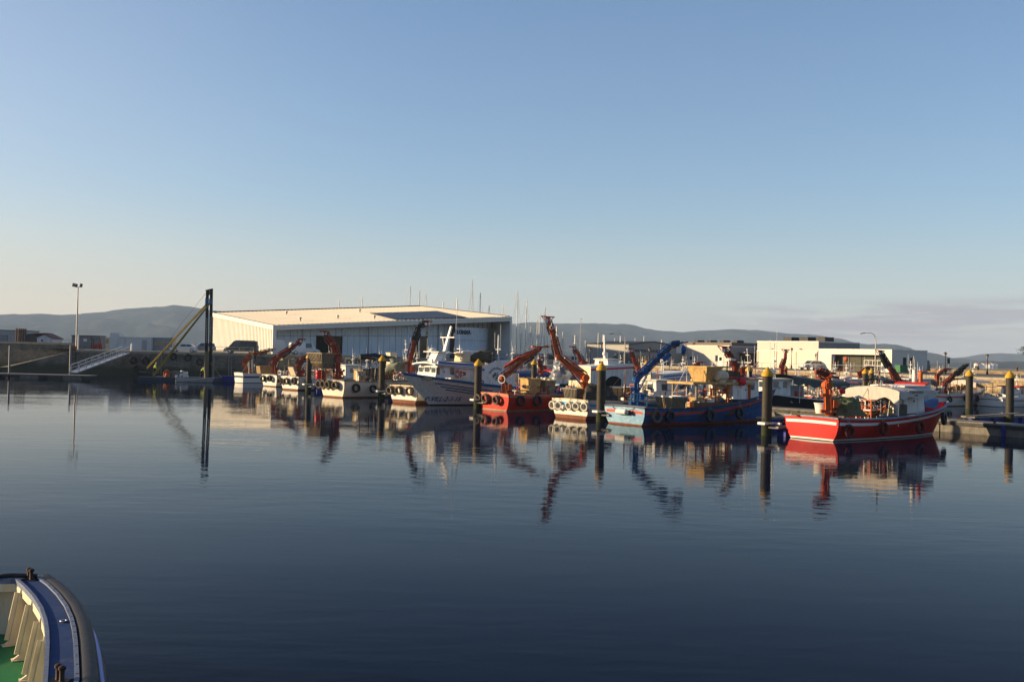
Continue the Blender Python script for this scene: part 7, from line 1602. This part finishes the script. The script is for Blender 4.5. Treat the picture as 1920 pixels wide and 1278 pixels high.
nb.part('deck', MB().add(lvl(.13, .42), [tuple(range(len(full)))]), greendk, world=True)
nb.part('inner_lip', strip([lvl(.355, RZt - .045), lvl(.355, RZt - .17)]), crm, world=True)
I0, I1 = ins(.12), ins(.42)
def onside(f, k, z):
    idx = len(full) - len(out); j = idx + f; i = int(j); t = j - i; A_ = ins(k); p = A_[i].lerp(A_[min(i+1, len(A_)-1)], t); return V((p.x, p.y, z))
rib = None
for f in (3.7, 5.0, 6.4, 8.0, 11.6):
    a = onside(f, .13, .44); tn = (onside(f + .2, .13, .44) - onside(f - .2, .13, .44)).normalized(); 
    P_ = [onside(f, .14, RZt - .05), onside(f, .37, RZt - .05), onside(f, .39, RZt - .14), onside(f, .51, .50), onside(f, .61, .43), onside(f, .14, .43)]
    nb.part('rib', MB().prism([p - tn * .02 for p in P_], tn * .05), crm, world=True)
    nb.part('rib_flange', MB().bar(onside(f, .385, RZt - .1), onside(f, .52, .5), .12, .02, up=tn).prism([onside(f, .15, .425) - tn * .1, onside(f, .61, .425) - tn * .07, onside(f, .61, .425) + tn * .07, onside(f, .15, .425) + tn * .1], (0, 0, .015)), crm, world=True)
# big black pipe fenders outside the rim
def pipe(k, z, r_, f0, f1, n=60):
    pts = []
    for i in range(n + 1): pts.append(onside(f0 + (f1 - f0) * i / n, k, z))
    return MB().tube(pts, r_, 18)
pipem = mat('worn_black_pipe', (.012, .010, .010), .4, var=.3, scale=5, grime=.35, gcol=(.04, .025, .02), streak=(6, 6, 6), bump=.06, bscale=18)
nb.part('pipe_fender', pipe(-.115, RZt - .06, .11, 3.1, 15.6, 90), pipem, world=True, smooth=True)
nb.part('lower_pipe_fender', pipe(-.25, RZt - .44, .12, 6.0, 15.6, 90), pipem, world=True, smooth=True)
nb.part('rubbing_strip', pipe(-.255, RZt - .24, .045, 6.5, 15.6, 90), mat('bright_blue_strip', (.02, .13, .62), .3), world=True, smooth=True)
def bollard(p, h=.13):
    o = nb.part('mooring_bitt', MB().lathe([(.04, 0), (.028, .02), (.028, h), (.042, h + .005), (.042, h + .035), (.02, h + .05)], p + V((-.035, .04, 0)), 14).lathe([(.04, 0), (.028, .02), (.028, h), (.042, h + .005), (.042, h + .035), (.02, h + .05)], p + V((.035, -.03, 0)), 14).prism([p + V((-.11, -.09, 0)), p + V((.11, -.09, 0)), p + V((.11, .09, 0)), p + V((-.11, .09, 0))], (0, 0, .012)), mat('rusty_bitt', (.06, .04, .035), .5, .5, grime=.5, gcol=(.1, .05, .03)), world=True, smooth=True)
bollard(zq_(56, 1086, RZt)); bollard(zq_(112, 1276, RZt))
for k_ in range(26): nb.part('edge_screw', MB().lathe([(.009, 0), (.009, .006)], onside(3.2 + k_ * .47, .015, RZt + .03), 6), darkm, world=True)
nb.part('ring_bolt', MB().torus(zq_(119, 1163, RZt + .02), (0, 0, 1), .04, .01, 14, 6).lathe([(.05, 0), (.05, .008)], zq_(119, 1163, RZt + .003), 12), steel, world=True)
nb.part('transom_pipe', MB().tube([zq_(-20, 1082, RZt + .05), zq_(20, 1078, RZt + .06), zq_(70, 1079, RZt + .04)], .035, 8), darkm, world=True)
